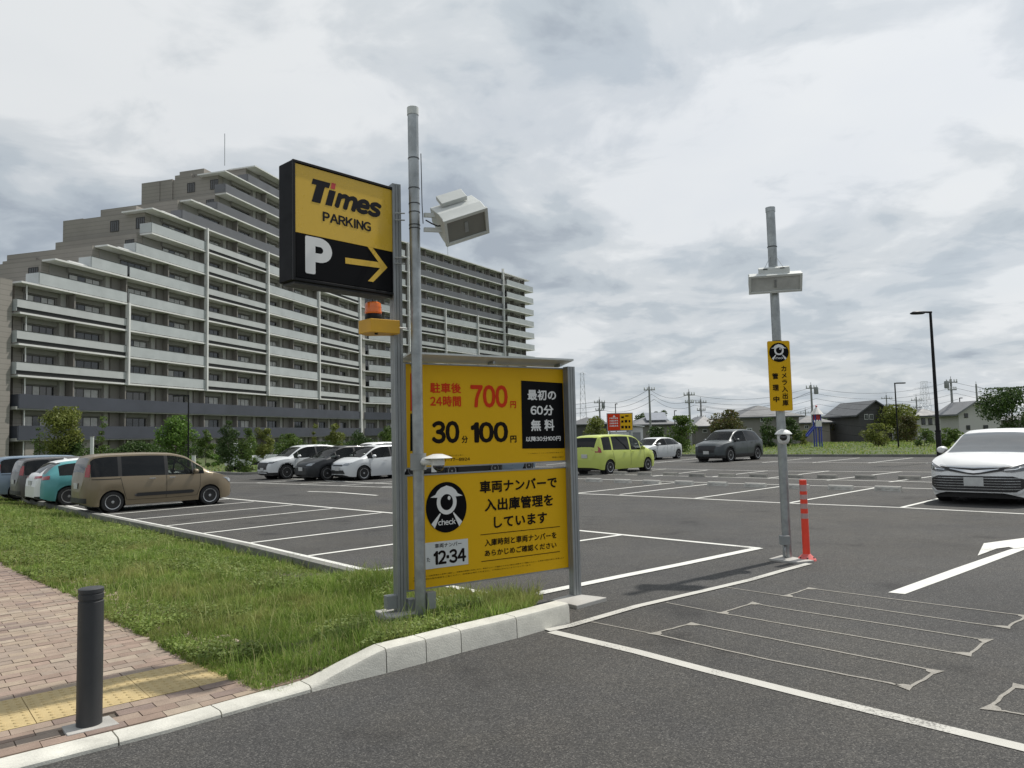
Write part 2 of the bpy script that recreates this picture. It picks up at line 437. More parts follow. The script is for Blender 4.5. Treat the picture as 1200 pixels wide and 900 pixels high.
# the bays on the right: rows of lines and the lines between bays
BR0 = toab(at(813.8, 584.3))[1]; BR1 = toab(at(916.5, 568.3))[1]; BR2 = toab(at(916.5, 561))[1]; BR3 = toab(at(900, 552))[1]; BR4 = toab(at(950, 541.7))[1]; BR5 = toab(at(980, 536.8))[1]
strip([ab(-30, BR0), at(677.3, 578.5), at(813.8, 584.3), at(917.7, 589.5), at(1057.5, 595), ab(0, BR0), ab(30, BR0)], 0.10, z=0.0041)
strip([ab(-30, BR1), at(677, 561), at(916.5, 568.2), at(1085, 572.7), ab(30, BR1)], 0.09, z=0.0042)
strip([ab(-36, BR2), at(687, 555.2), at(916.5, 561), at(1085, 565), ab(30, BR2)], 0.09, z=0.0043)
strip([ab(-36, BR3), at(780, 549.6), at(900, 552), at(1085, 553.2), ab(30, BR3)], 0.09, z=0.0041)
strip([ab(-36, BR4), at(768, 541), at(900, 541.5), at(1097, 542.6), ab(30, BR4)], 0.10, z=0.0042)
for px, py in ((677, 578), (726.3, 579.7), (813.8, 584.3), (926, 589.3), (1056, 595)):
    q = at(px, py); strip([q, q + GV * (BR1 - toab(q)[1])], 0.09, z=0.0052)
for j in range(1, 7): strip([at(1056, 595) + GU * 2.35 * j, at(1056, 595) + GU * 2.35 * j + GV * 5.0], 0.09, z=0.0052)
for pa, pb in (((694, 557), (780, 549.8)), ((765, 558.3), (829, 551)), ((834, 559), (899, 551.8)), ((900, 560.5), (971, 552)), ((969, 563), (1056, 552.8)), ((1042, 565), (1130, 553.6)),
               ((640, 545), (700, 538.5)), ((700, 545), (760, 538)), ((760, 543.4), (820, 537)), ((827, 542.4), (886, 536.5)), ((893, 542.3), (951, 536.8)), ((952, 542.4), (1007.5, 536.7)), ((1017.5, 542.7), (1070, 536.6)), ((1085, 543), (1140, 537))):
    pstrip([pa, pb], 0.09, z=0.0056)

# the white turning arrow
def flat(pts, name, mt, parent, z=0.004, pix=True, top=None):
    P = [at(*p) if pix else Vector(p) for p in pts]
    b = MB(); b.add([(p.x, p.y, z) for p in P], [tuple(range(len(P)))])
    bm = bmesh.new(); me = b.mesh(name, mt); bm.from_mesh(me); bmesh.ops.triangulate(bm, faces=bm.faces); bm.to_mesh(me); bm.free()
    o = bpy.data.objects.new(name, me); COL.objects.link(o); o.parent = parent
    for f in me.polygons:
        if f.normal.z < 0: me.flip_normals(); break
    return o
flat([(1040.8, 694.6), (1060.4, 696.6), (1130, 671), (1200, 644.5), (1262, 622), (1240, 616), (1198, 640), (1181, 645), (1120, 666)], 'painted_arrow', M_PAINT, lot, 0.004)
flat([(1145.7, 651.8), (1152.9, 637.3), (1200, 631), (1262, 624), (1250, 631), (1214, 640), (1190, 643.5), (1182, 641.6), (1168, 643.5)], 'painted_arrow_head', M_PAINT, lot, 0.008)

# sealed cuts of the vehicle loops
def loop(lead, ring, w=0.022):
    if lead: pstrip(lead, w * 0.8, z=0.0035, mt=M_SEAL, name='sealed_loop_cut')
    P = pxs(ring); pts = []
    for i in range(len(P)):
        a, b_ = P[i], P[(i + 1) % len(P)]
        for k in range(6):
            q = a.lerp(b_, k / 6); pts.append(q + Vector((RNG.normal(0, 0.004), RNG.normal(0, 0.004), 0)))
    pts.append(pts[0]); strip(pts, w, z=0.0038, mt=M_SEAL, name='sealed_loop_cut')
    for i in range(len(P)):
        p = P[i]; a = (P[i - 1] - p).normalized(); b_ = (P[(i + 1) % len(P)] - p).normalized()
        s1, s2 = 0.08 + 0.05 * random.random(), 0.06 + 0.04 * random.random()
        flat([p - a * 0.03 - b_ * 0.03, p + a * s1 - b_ * 0.008, p + a * 0.05 + b_ * 0.05, p + b_ * s2 - a * 0.008], 'sealed_patch', M_SEAL, lot, 0.0042, pix=False)
loop([(693, 729), (765, 743)], [(765, 743), (900, 773.5), (1044, 801), (1063, 807), (1099, 787), (900, 748), (811, 731)])
loop([(781, 706.5), (845, 718.7)], [(845, 718.7), (900, 728.4), (1134, 768), (1158, 750), (1140, 748), (900, 710.5), (883, 706.7)])
loop([(848, 688), (920, 698.7)], [(920, 698.7), (1115, 727), (1180, 736), (1204, 722), (1154, 716), (949, 689.5)])
loop(None, [(1157, 831), (1200, 838), (1330, 868), (1370, 838), (1192, 803.5)])

# ------------------------------------------------------------ kerbs
kerb = empty('roadside_kerb', at(451, 789)); kerb['kind'] = 'structure'
KF = [(669, 730), (607, 748), (541.8, 765), (500.8, 776.6), (454, 789), (410, 800), (365.8, 811.8), (330, 821.5), (260.8, 841.5), (200, 859), (140, 874.8), (42, 900), (-60, 927), (-200, 964)]
KFW = [at(*p) for p in KF]
KFW = KFW + [KFW[-1] + (KFW[-1] - KFW[-2]) * 3]
KX = [669, 607, 541.8, 500.8, 454, 365.8, 260.8, 140, -20, -200]
def kerb_h(px): return float(np.interp(px, [360, 375, 451, 2000], [0.035, 0.045, 0.165, 0.165]))
def kerb_pt(px):
    xs = [p[0] for p in KF][::-1]; X = [v.x for v in KFW[:len(KF)]][::-1]; Y = [v.y for v in KFW[:len(KF)]][::-1]
    return Vector((np.interp(px, xs, X), np.interp(px, xs, Y), 0))
def kerb_frame(px):
    a, b_ = kerb_pt(px + 12), kerb_pt(px - 12); d = (b_ - a).normalized()
    return kerb_pt(px), Vector((d.y, -d.x, 0))     # inwards normal (away from the road)
for x0, x1 in zip(KX, KX[1:]):
    b = MB(); n = 8; rings = []
    for i in range(n + 1):
        t = i / n; px = x0 + (x1 - x0) * t
        p, nn = kerb_frame(px); h = kerb_h(px)
        dgap = 0.004 * (1 if i == 0 else -1 if i == n else 0); dirv = Vector((-nn.y, nn.x, 0))
        p = p + dirv * dgap
        z0 = -0.2
        rings.append([p + Vector((0, 0, z0)), p + nn * 0.012 + Vector((0, 0, max(h - 0.03, h * 0.5))), p + nn * 0.022 + Vector((0, 0, h - 0.007)), p + nn * 0.04 + Vector((0, 0, h)), p + nn * 0.165 + Vector((0, 0, h)), p + nn * 0.18 + Vector((0, 0, h - 0.012)), p + nn * 0.18 + Vector((0, 0, z0))])
    m_ = 7; vs = [v for r in rings for v in r]
    fs = [(i * m_ + j, i * m_ + (j + 1) % m_, (i + 1) * m_ + (j + 1) % m_, (i + 1) * m_ + j) for i in range(n) for j in range(m_)] + [tuple(range(m_))[::-1], tuple(n * m_ + k for k in range(m_))]
    b.add(vs, fs); o = b.build('kerb_stone', M_KERB, kerb, smooth=True, angle=35)
    bm = bmesh.new(); bm.from_mesh(o.data); bmesh.ops.recalc_face_normals(bm, faces=bm.faces); bm.to_mesh(o.data); bm.free()
# low dark kerb between the grass and the bays
lk = empty('lot_edge_kerb', ab(-20, B_K)); lk['kind'] = 'structure'
aend = toab(at(436, 671))[0]
for i in range(28):
    a1 = aend - 0.6 * i * 1.5; b = MB()
    K0 = ab(a1, B_K, 0); K1 = ab(a1 - 0.89, B_K, 0)
    if i < 12:
        q = at(436, 671); kx = [at(10, 578), KP[0], KP[2], KP[4], q]
    def on(a):
        A_ = [toab(at(10, 578))[0], toab(KP[0])[0], toab(KP[2])[0], toab(KP[4])[0], aend]; B_ = [toab(at(10, 578))[1], toab(KP[0])[1], toab(KP[2])[1], toab(KP[4])[1], toab(at(436, 671))[1]]
        return float(np.interp(a, A_, B_))
    p, q = ab(a1, on(a1) - 0.055), ab(a1 - 0.89, on(a1 - 0.89) - 0.055)
    n_ = -GV * 0.14; z0 = Vector((0, 0, -0.2)); z1 = Vector((0, 0, 0.022))
    b.hexa([q + z0, p + z0, p + n_ + z0, q + n_ + z0], [q + z1, p + z1, p + n_ + z1, q + n_ + z1])
    o = b.build('kerb_stone', M_DKERB, lk, bevel=0.008)
    bm = bmesh.new(); bm.from_mesh(o.data); bmesh.ops.recalc_face_normals(bm, faces=bm.faces); bm.to_mesh(o.data); bm.free()
# kerb round the far side of the lot
fk = empty('far_lot_kerb', ab(0, B_FAR)); fk['kind'] = 'structure'
for i in range(80):
    a1 = A_STEP + 1.2 * i; b = MB(); b.obox(ab(a1 + 0.6, B_FAR + 0.08, 0.0), GU * 0.592, GV * 0.08, (0, 0, 0.14)); b.build('kerb_stone', M_DKERB, fk)
for i in range(21):
    b = MB(); b.obox(ab(A_STEP - 0.08, 16.9 + 1.2 * i, 0.0), GV * 0.592, GU * 0.08, (0, 0, 0.12)); b.build('kerb_stone', M_DKERB, fk)
for i in range(20):
    b = MB(); b.obox(ab(A_STEP - 0.8 - 1.2 * i, 16.38, 0.0), GU * 0.592, GV * 0.08, (0, 0, 0.12)); b.build('kerb_stone', M_DKERB, fk)

# ------------------------------------------------------------ brick pavement
ZP = 0.035
kin = []                                                     # inner edge of the kerb
for px in (372, 350, 330, 300, 261, 230, 200, 170, 140, 90, 42, 0, -60, -120, -199):
    p, nn = kerb_frame(px); kin.append(p + nn * 0.181)
GE = [(0, 645), (34, 666), (87, 686.5), (124.6, 702), (147, 719), (196, 741), (241.7, 764), (283, 781), (322, 796), (352, 803)]
gew = [at(x, y, ZP) for x, y in GE]
gew = [gew[0] + (gew[0] - gew[2]) * 4] + gew
pav = sheet('pavement', [(v.x, v.y) for v in gew + [kin[0]] + kin] + [(-9, 2.2), (-14, 6)], mat("joint_sand", (0.12, 0.10, 0.08), 0.95, var=0.2, fine=0.3), z=ZP - 0.013, kind='structure')
D1 = (at(252, 769.8, ZP) - at(0, 822, ZP)).normalized(); D1.z = 0
D2 = Vector((-D1.y, D1.x, 0))                                # away from the road
O1 = at(252, 769.8, ZP)                                      # far corner of the tactile strip, its upper edge
pave_cols = [(0.30, 0.23, 0.18), (0.335, 0.265, 0.20), (0.26, 0.19, 0.15), (0.355, 0.29, 0.225), (0.215, 0.16, 0.135), (0.305, 0.225, 0.18), (0.285, 0.225, 0.18)]
M_PAVE = [mat("paver_%s" % n_, c_, 0.85, var=0.13, vscale=9, bump=0.35, bscale=120, fine=0.16, fscale=170, stain=0.15) for n_, c_ in zip(('tan', 'sand', 'brown', 'cream', 'plum', 'pink', 'grey'), pave_cols)]
M_TACT = mat("tactile_yellow", (0.50, 0.385, 0.19), 0.8, var=0.10, vscale=6, bump=0.25, bscale=120, fine=0.1, fscale=150, stain=0.2)
poly2 = [(v.x + 0.12, v.y + 0.20) for v in gew] + [(v.x, v.y) for v in kin] + [(-9, 2.2), (-14, 6)]
def inside(x, y, P):
    r = False; j = len(P) - 1
    for i in range(len(P)):
        if (P[i][1] > y) != (P[j][1] > y) and x < (P[j][0] - P[i][0]) * (y - P[i][1]) / (P[j][1] - P[i][1]) + P[i][0]: r = not r
        j = i
    return r
def clip(poly, p, n):
    out = []
    for i in range(len(poly)):
        a, b_ = poly[i], poly[(i + 1) % len(poly)]; da, db = (a - p).dot(n), (b_ - p).dot(n)
        if da >= 0: out.append(a)
        if (da >= 0) != (db >= 0): out.append(a.lerp(b_, da / (da - db)))
    return out
S1, S2 = 0.205, 0.103
pads = [at(71.8, 852, ZP), at(127.8, 839, ZP), at(140, 848.5, ZP), at(78.8, 862.5, ZP)]
pc = sum(pads, Vector()) / 4
cands = []
for j in range(-14, 95):
    for i in range(-52, 14):
        t0 = i * S1 + (0.5 * S1 if j % 2 else 0) ; s0 = (j) * S2
        if j >= 0: s0 = j * S2
        else: s0 = -0.6 + (j + 1) * S2 - S2 + 0.0
        c = O1 + D1 * (t0 + S1 / 2) + D2 * (s0 + S2 / 2)
        if c.y < 1.8 or c.x < -8.5 or c.y > 13: continue
        quad = [O1 + D1 * (t0 + (S1 - 0.005) * u_) + D2 * (s0 + (S2 - 0.005) * v_) for u_, v_ in ((0, 0), (1, 0), (1, 1), (0, 1))]
        quad = [Vector((q.x, q.y, 0)) for q in quad]
        near = sorted(range(len(kin) - 1), key=lambda k: (((kin[k] + kin[k + 1]) / 2) - Vector((c.x, c.y, 0))).length)[:2]
        for k in near:
            d = (kin[k + 1] - kin[k]).normalized(); quad = clip(quad, kin[k], Vector((d.y, -d.x, 0)))
            if len(quad) < 3: break
        if len(quad) < 3: continue
        cc = sum(quad, Vector()) / len(quad)
        if not inside(cc.x, cc.y, poly2): continue
        lo = (cc - Vector((pc.x, pc.y, 0)))
        if abs(lo.dot(D1)) < 0.145 and abs(lo.dot(D2)) < 0.10: continue
        # in the picture
        q3 = cc + Vector((0, 0, ZP - EYE)); dz = q3.dot(FWD)
        if dz < 0.3: continue
        px = 600 + FPX * q3.dot(RIGHT) / dz; py = 450 - FPX * q3.dot(UP) / dz
        vis = -10 < px < 400 and py < 915
        cands.append((0 if vis else 1, cc.length, quad, i, j))
cands.sort(key=lambda c: (c[0], c[1]))
rest = MB(); pcount = 0
LF = at(0, 697, ZP); _l = at(87, 686.5, ZP) - LF; LN = Vector((-_l.y, _l.x, 0))
for vis, dist, quad, i, j in cands:
    dz = random.uniform(-0.0025, 0.0015)
    k = random.choices(range(7), (5, 4, 2, 3, 0.6, 4, 4))[0]
    if j < 0: k = random.choices(range(7), (2, 2, 4, 1, 3, 3, 4))[0]
    cm_ = sum(quad, Vector()) / len(quad)
    if (cm_ - LF).dot(LN) > 0: k = random.choices(range(7), (2, 1, 5, 0.5, 3, 4, 3))[0]
    top = [q + Vector((0, 0, ZP + dz)) for q in quad]; bot = [q + Vector((0, 0, ZP - 0.03)) for q in quad]
    if pcount < 297 and vis == 0:
        b = MB(); b.prism(bot, (0, 0, 0.03 + dz)); b.build('paving_brick', M_PAVE[k], pav); pcount += 1
    else:
        rest.cur = k; rest.prism(bot, (0, 0, 0.03 + dz))
o = rest.build('paving_bricks', M_PAVE, pav); o['kind'] = 'stuff'
# tactile tiles, two rows of 30 cm
tb = MB(); T = 0.296
tb.box(0, 0, -0.03, T, T, 0.0)
for a_ in range(5):
    for b_ in range(5):
        tb.lathe([(0.0145, 0.0), (0.0115, 0.004), (0.006, 0.0055), (0.0, 0.0055)], (T * (a_ + 0.5) / 5, T * (b_ + 0.5) / 5, 0), n=8)
tme = tb.mesh('tactile_tile', M_TACT)
ang = math.atan2(D1.y, D1.x)
for i in range(22):
    for r_ in range(2):
        p = O1 - D1 * (0.30 * (i + 1) - 0.002) - D2 * (0.30 * (r_ + 1) - 0.002)
        inst('tactile_tile', tme, pav, (p.x, p.y, ZP + random.uniform(0.0, 0.0015)), (0, 0, ang))
# ------------------------------------------------------------ materials of the things
M_GALV = mat("galvanised_steel", (0.36, 0.38, 0.385), 0.42, metal=0.75, var=0.18, vscale=9, bump=0.08, bscale=40, stain=0.25)
M_ALU = mat("grey_aluminium", (0.30, 0.315, 0.32), 0.45, metal=0.4, var=0.08, vscale=5, stain=0.15)
M_DARK = mat("dark_painted_steel", (0.035, 0.037, 0.04), 0.55, var=0.10, vscale=6, bump=0.05)
M_BLACK = mat("black_plastic", (0.009, 0.009, 0.010), 0.45, var=0.1, spec=0.2)
M_SIGNBLK = mat("sign_black", (0.005, 0.005, 0.006), 0.4, var=0.05, spec=0.08)
M_WPLAST = mat("white_plastic", (0.66, 0.67, 0.66), 0.38, var=0.05, stain=0.12)
M_WPAINT = mat("offwhite_paint", (0.60, 0.62, 0.60), 0.45, var=0.06, stain=0.15)
M_YEL = mat("sign_yellow", (0.70, 0.405, 0.006), 0.5, var=0.03, vscale=2, spec=0.2)
M_YELB = mat("lightbox_yellow", (0.66, 0.42, 0.035), 0.3, var=0.03, vscale=2)
M_RED = mat("sign_red", (0.60, 0.045, 0.010), 0.55, var=0.04, spec=0.12)
M_INK = mat("sign_ink", (0.010, 0.007, 0.006), 0.5, var=0.03, spec=0.1)
M_SWHITE = mat("sign_white", (0.72, 0.72, 0.71), 0.45, var=0.03)
M_PLATE = mat("plate_white", (0.60, 0.62, 0.62), 0.5, var=0.03)
M_ORANGE = mat("beacon_orange", (0.80, 0.17, 0.012), 0.18, var=0.05, coat=0.4)
M_YBOX = mat("yellow_box", (0.68, 0.37, 0.02), 0.5, var=0.08, stain=0.1)
M_POSTRED = mat("delineator_red", (0.78, 0.055, 0.025), 0.5, var=0.06, vscale=8)
M_POSTPINK = mat("faded_red_rubber", (0.60, 0.13, 0.12), 0.7, var=0.15, vscale=12)
M_REFL = mat("reflective_band", (0.44, 0.30, 0.29), 0.4, var=0.08)
M_GLASSD = mat("dark_dome_glass", (0.008, 0.008, 0.01), 0.05, var=0.05, coat=0.6)
M_GBOX = mat("grey_box", (0.25, 0.265, 0.265), 0.5, var=0.1, stain=0.2)

UPZ = Vector((0, 0, 1))
# ------------------------------------------------------------ the two price boards
sb = atY(478, 690, 6.52); sbr = atY(668, 663.5, 7.46)
bu = Vector((sbr.x - sb.x, sbr.y - sb.y, 0)).normalized()
bn = bu.cross(UPZ).normalized()
BW = (sbr - sb).dot(bu)
def board(name, label, z0, z1, mt=M_YEL):
    e = empty(name, (sb.x, sb.y, z0), 0, label, 'sign')
    b = MB(); o_ = Vector((sb.x, sb.y, z0))
    b.obox(o_ + bu * BW / 2 - bn * 0.012 + UPZ * (z1 - z0) / 2, bu * BW / 2, bn * 0.012, UPZ * (z1 - z0) / 2)
    b.build('panel', mt, e)
    f = MB(); t = 0.012
    for q, h in ((t / 2, t / 2), (z1 - z0 - t / 2, t / 2)):
        f.obox(o_ + bu * BW / 2 + UPZ * q - bn * 0.012, bu * (BW / 2 + 0.006), bn * 0.018, UPZ * h)
    for q in (0, BW):
        f.obox(o_ + bu * q + UPZ * (z1 - z0) / 2 - bn * 0.012, bu * 0.006, bn * 0.0175, UPZ * (z1 - z0) / 2 - UPZ * t)
    f.build('frame', M_ALU, e)
    return e, Plane(o_ , bu, e)
SE, SP = board('price_sign', 'yellow price board with red 700 and black 100 under a thin metal canopy', 1.335, 2.27)
cb = MB(); o_ = Vector((sb.x, sb.y, 2.285))
pr = [(-0.10, 0.0), (0.16, 0.045), (0.16, 0.062), (-0.10, 0.02)]
cb.prism([o_ - bu * 0.02 + bn * a_ + UPZ * z_ for a_, z_ in pr], bu * (BW + 0.02))
cb.build('canopy', M_WPAINT, SE)
for q in (0.1, BW / 2, BW - 0.1):
    cb = MB(); cb.obox(o_ + bu * q + bn * 0.03 + UPZ * 0.005, bu * 0.01, bn * 0.05, UPZ * 0.012); cb.build('canopy_bracket', M_GALV, SE)
def grid_text(P, rows, mt, bold=0.018, name='lettering'):
    for body, pl, pr in rows: P.text(body, pl, pr, mt, bold=bold, name=name)
grid_text(SP, [('駐車後', (504, 460.5), (540, 449)), ('24時間', (504, 476.5), (540, 464))], M_RED, 0.028)
SP.text('700', (551.5, 477.8), (594.5, 451.5), M_RED, bold=0.035); SP.text('円', (598, 478.3), (604.5, 470), M_RED, bold=0.03)
SP.text('30', (506, 520), (538, 493), M_INK, bold=0.04); SP.text('分', (541, 519.3), (548, 510.5), M_INK, bold=0.025)
SP.text('100', (552, 519.3), (595, 494), M_INK, bold=0.04); SP.text('円', (598, 518.8), (605, 510.3), M_INK, bold=0.03)
SP.poly([(610.5, 446), (659, 449), (661.5, 525.3), (612, 525.7)], M_SIGNBLK, 'black_panel', 0.002)
for body, pl, pr in (('最初の', (618, 469), (651, 457)), ('60分', (621.5, 487), (648, 474.7)), ('無 料', (622, 505.3), (649, 491.5)), ('以降30分100円', (616, 517.6), (656.5, 510.6))):
    SP.text(body, pl, pr, M_SWHITE, off=0.006, bold=0.03)
SP.text('コンタクトセンター', (521, 534.8), (543, 532.3), M_INK, bold=0.005); SP.text('0120-77-8924', (511, 541.2), (550.5, 536), M_INK, bold=0.015)
SP.text('この看板はタイムズ駐車場の看板です', (618.5, 532), (660, 529.5), M_INK, bold=0.0); SP.text('取扱い窓口', (647, 536.8), (660, 534.5), M_INK, bold=0.0)
SP.text('か', (480.6, 429), (485, 424.6), M_INK, bold=0.01)
SP.poly([(480.8, 437.5), (489.5, 438.1), (489.5, 481), (480.8, 481.6)], M_RED, 'red_panel', 0.002)
SP.poly([(480.8, 484.6), (489.5, 484.6), (489.5, 528), (480.8, 528.5)], M_SIGNBLK, 'black_panel', 0.002)
SP.text('お', (481.5, 541), (484.5, 536.5), M_INK, bold=0.0)

def emblem(P, c, ru, rz, word=True, prefix='emblem'):
    """round black badge: an eye under a cap brim between two slanted beams"""
    P.disc(c, ru, rz, M_SIGNBLK, prefix + '_disc', 0.003, 0.002, 48)
    w = M_SWHITE; X = lambda u: c[0] + u * ru; Z = lambda z: c[1] + z * rz
    ring = MB(); n = 40; vs = []
    for k, (a_, b_) in enumerate(((0.49, 0.49), (0.31, 0.32))):
        for i in range(n):
            t = 2 * math.pi * i / n; vs.append(P.P(X(a_ * math.cos(t) * 1.0), Z(0.20 + b_ * math.sin(t)), 0.008))
    ring.add(vs, [(i, (i + 1) % n, n + (i + 1) % n, n + i) for i in range(n)]); ring.build(prefix + '_ring', w, P.parent)
    cap = [(-0.80, 0.42), (-0.55, 0.52), (-0.45, 0.66), (-0.28, 0.78), (0, 0.86), (0.28, 0.78), (0.45, 0.66), (0.55, 0.52), (0.80, 0.42), (0.45, 0.40), (0.0, 0.43), (-0.45, 0.40)]
    P.poly([(X(u), Z(z)) for u, z in cap], w, prefix + '_cap', 0.009, 0.001, pix=False)
    P.disc((X(0.0), Z(0.22)), 0.30 * ru, 0.30 * rz, M_SIGNBLK, prefix + '_pupil', 0.0105, 0.001, 28)
    P.disc((X(0.11), Z(0.36)), 0.07 * ru, 0.08 * rz, w, prefix + '_glint', 0.012, 0.001, 16)
    for s_ in (-1, 1):
        P.poly([(X(s_ * 0.34), Z(-0.22)), (X(s_ * 0.30), Z(-0.25)), (X(s_ * 0.60), Z(-0.80)), (X(s_ * 0.76), Z(-0.62))][::s_], w, prefix + '_beam', 0.006, 0.001, pix=False)
    if word:
        me = text_mesh('check', 0.86 * ru, 0.24 * rz, bold=0.02); me.materials.append(w); me.name = 'lettering'
        o = bpy.data.objects.new('lettering', me); COL.objects.link(o); o.parent = P.parent
        mw = Matrix((P.u, -P.n, P.z)).transposed().to_4x4(); mw.translation = P.P(X(-0.43), Z(-0.70), 0.006) - wloc(P.parent); o.matrix_local = mw

LE, LP = board('notice_sign', 'lower yellow notice board with round black eye badge and sample number plate', 0.285, 1.285)
uL, zB = LP.uv(499, 594); uR, _ = LP.uv(546.5, 594); _, zt = LP.uv(522, 564.8); _, zb = LP.uv(522, 624)
emblem(LP, ((uL + uR) / 2, (zt + zb) / 2), (uR - uL) / 2, (zt - zb) / 2)
for body, xl, xr, yt, yb, bo_ in (('車両ナンバーで', 562.1, 652.5, 563.6, 578.2, .03), ('入出庫管理を', 568, 648, 584.5, 599.6, .03), ('しています', 578.7, 641, 605.4, 619, .03),
                              ('入庫時刻と車両ナンバーを', 568, 652, 632, 640.5, .022), ('あらかじめご確認ください', 568, 652, 644.6, 652.4, .022)):
    ua, za = LP.uv(xl, yb); zb_ = LP.uv(xl, yt)[1]; ub = LP.uv(xr, yb - 8)[0]
    me = text_mesh(body, ub - ua, zb_ - za, bold=bo_); me.materials.append(M_INK); me.name = 'lettering'
    o = bpy.data.objects.new('lettering', me); COL.objects.link(o); o.parent = LE
    mw = Matrix((LP.u, -LP.n, LP.z)).transposed().to_4x4(); mw.translation = LP.P(ua, za, 0.004) - wloc(LE); o.matrix_local = mw
u0, z0_ = LP.uv(563, 627.2); u1, z1_ = LP.uv(656, 617.2)
LP.poly([(u0, z0_), (u1, z0_), (u1, z0_ + 0.006), (u0, z0_ + 0.006)], M_INK, 'rule_line', 0.002, 0.001, pix=False)
u0, z0_ = LP.uv(564, 658.5); u1, z1_ = LP.uv(656, 646.5)
LP.poly([(u0, z0_), (u1, z0_), (u1, z0_ + 0.006), (u0, z0_ + 0.006)], M_INK, 'rule_line', 0.002, 0.001, pix=False)
u0, _ = LP.uv(492, 650); u1, zz1 = LP.uv(548, 631); _, zz0 = LP.uv(548, 661)
LP.poly([(u0, zz0), (u1, zz0), (u1, zz1), (u0, zz1)], M_PLATE, 'sample_plate', 0.002, 0.003, pix=False)
hh = zz1 - zz0; ww = u1 - u0
def put(P, body, u, z, w, h, mt, off, bold):
    me = text_mesh(body, w, h, bold=bold); me.materials.append(mt); me.name = 'lettering'
    o = bpy.data.objects.new('lettering', me); COL.objects.link(o); o.parent = P.parent
    mw = Matrix((P.u, -P.n, P.z)).transposed().to_4x4(); mw.translation = P.P(u, z, off) - wloc(P.parent); o.matrix_local = mw
put(LP, '車両ナンバー', u0 + ww * 0.30, zz0 + hh * 0.76, ww * 0.56, hh * 0.17, M_INK, 0.007, 0.015)
put(LP, '12·34', u0 + ww * 0.27, zz0 + hh * 0.12, ww * 0.68, hh * 0.54, M_INK, 0.007, 0.035)
put(LP, 'た', u0 + ww * 0.13, zz0 + hh * 0.28, ww * 0.07, hh * 0.16, M_INK, 0.007, 0.01)
M_FINE = M_INK
put(LP, '※車両ナンバーは駐車場の入庫時に撮影し、出庫時の精算に利用します。車両ナンバーの撮影ができない場合は係員までご連絡ください。お客様の情報は適切に管理します', BW * 0.03, 0.105, BW * 0.93, 0.013, M_INK, 0.004, 0.0)
put(LP, '詳しくは場内の案内看板をご覧ください。駐車券は発行されません。ご不明な点はコンタクトセンターまで', BW * 0.03, 0.080, BW * 0.70, 0.013, M_INK, 0.004, 0.0)

# ------------------------------------------------------------ posts carrying the boards
def post(name, label, foot, top_z, u, w, d, mt, foot_z=0.0):
    e = empty(name, (foot.x, foot.y, foot_z), 0, label, 'post')
    n_ = u.cross(UPZ)
    b = MB(); h = top_z - foot_z
    prof = []
    # extruded profile with two slots on every broad face
    for s_, t_ in ((1, -1), (1, 1), (-1, 1), (-1, -1)): prof.append((s_ * w / 2, t_ * d / 2))
    P = []
    for i in range(4):
        a_, c_ = Vector(prof[i]), Vector(prof[(i + 1) % 4]); dr = (c_ - a_); inw = Vector((-dr.y, dr.x)).normalized() 
        P.append(a_)
        if dr.length > 0.05:
            for f in (0.30, 0.36, 0.64, 0.70):
                q = a_ + dr * f
                if f in (0.30,): P += [q, q + inw * 0.008]
                elif f in (0.36,): P += [q + inw * 0.008, q]
                elif f in (0.64,): P += [q, q + inw * 0.008]
                else: P += [q + inw * 0.008, q]
    o_ = Vector((foot.x, foot.y, foot_z))
    b.prism([o_ + u * p.x + n_ * p.y for p in P], (0, 0, h))
    o = b.build('post', mt, e)
    bm = bmesh.new(); bm.from_mesh(o.data); bmesh.ops.recalc_face_normals(bm, faces=bm.faces); bm.to_mesh(o.data); bm.free()
    return e
Lf = atY(468, 640, 6.46)
pe = post('sign_post', 'tall square aluminium post at the left end of the yellow boards, carrying the beacon box', Lf, atY(467, 217, 6.46).z, bu, 0.080, 0.088, M_ALU, 0.02)
Rf = at(674.5, 701)
pr_ = post('sign_post', 'short square aluminium post at the right end of the yellow boards on a concrete pad', Rf, atY(667, 430, Rf.y).z, bu, 0.088, 0.08, M_ALU, 0.03)
pr_['group'] = pe['group'] = 'aluminium posts holding the yellow boards'
b = MB()
P4 = [at(645, 704.5, .02), at(676, 711.5, .02), at(711, 701.8, .02), at(671, 697.2, .02)]
b.prism([Vector((p.x, p.y, -0.05)) for p in P4], (0, 0, 0.085))
o = b.build('base_pad', M_CONC, pr_, bevel=0.006)
b = MB(); o_ = Vector((Lf.x, Lf.y, 0))
b.obox(o_ + UPZ * 0.05, bu * 0.17, bn * 0.15, UPZ * 0.09); b.build('base_pad', M_CONC, pe, bevel=0.008)
def bracket(parent, c, u, s=(0.03, 0.03, 0.03), mt=M_GBOX, name='fixing_box'):
    b = MB(); n_ = u.cross(UPZ); b.obox(c, u * s[0], n_ * s[1], UPZ * s[2]); return b.build(name, mt, parent, bevel=0.003)
bracket(pe, atY(459, 705, 6.43), bu, (0.055, 0.04, 0.055)); bracket(pe, atY(482, 709, 6.47), bu, (0.035, 0.04, 0.055))
for yy in (250, 258, 302, 309):
    b = MB(); b.tube(atY(463, yy, 6.40), atY(474.5, yy, 6.40), 0.006, n=6); b.build('band_clamp', M_GALV, pe)

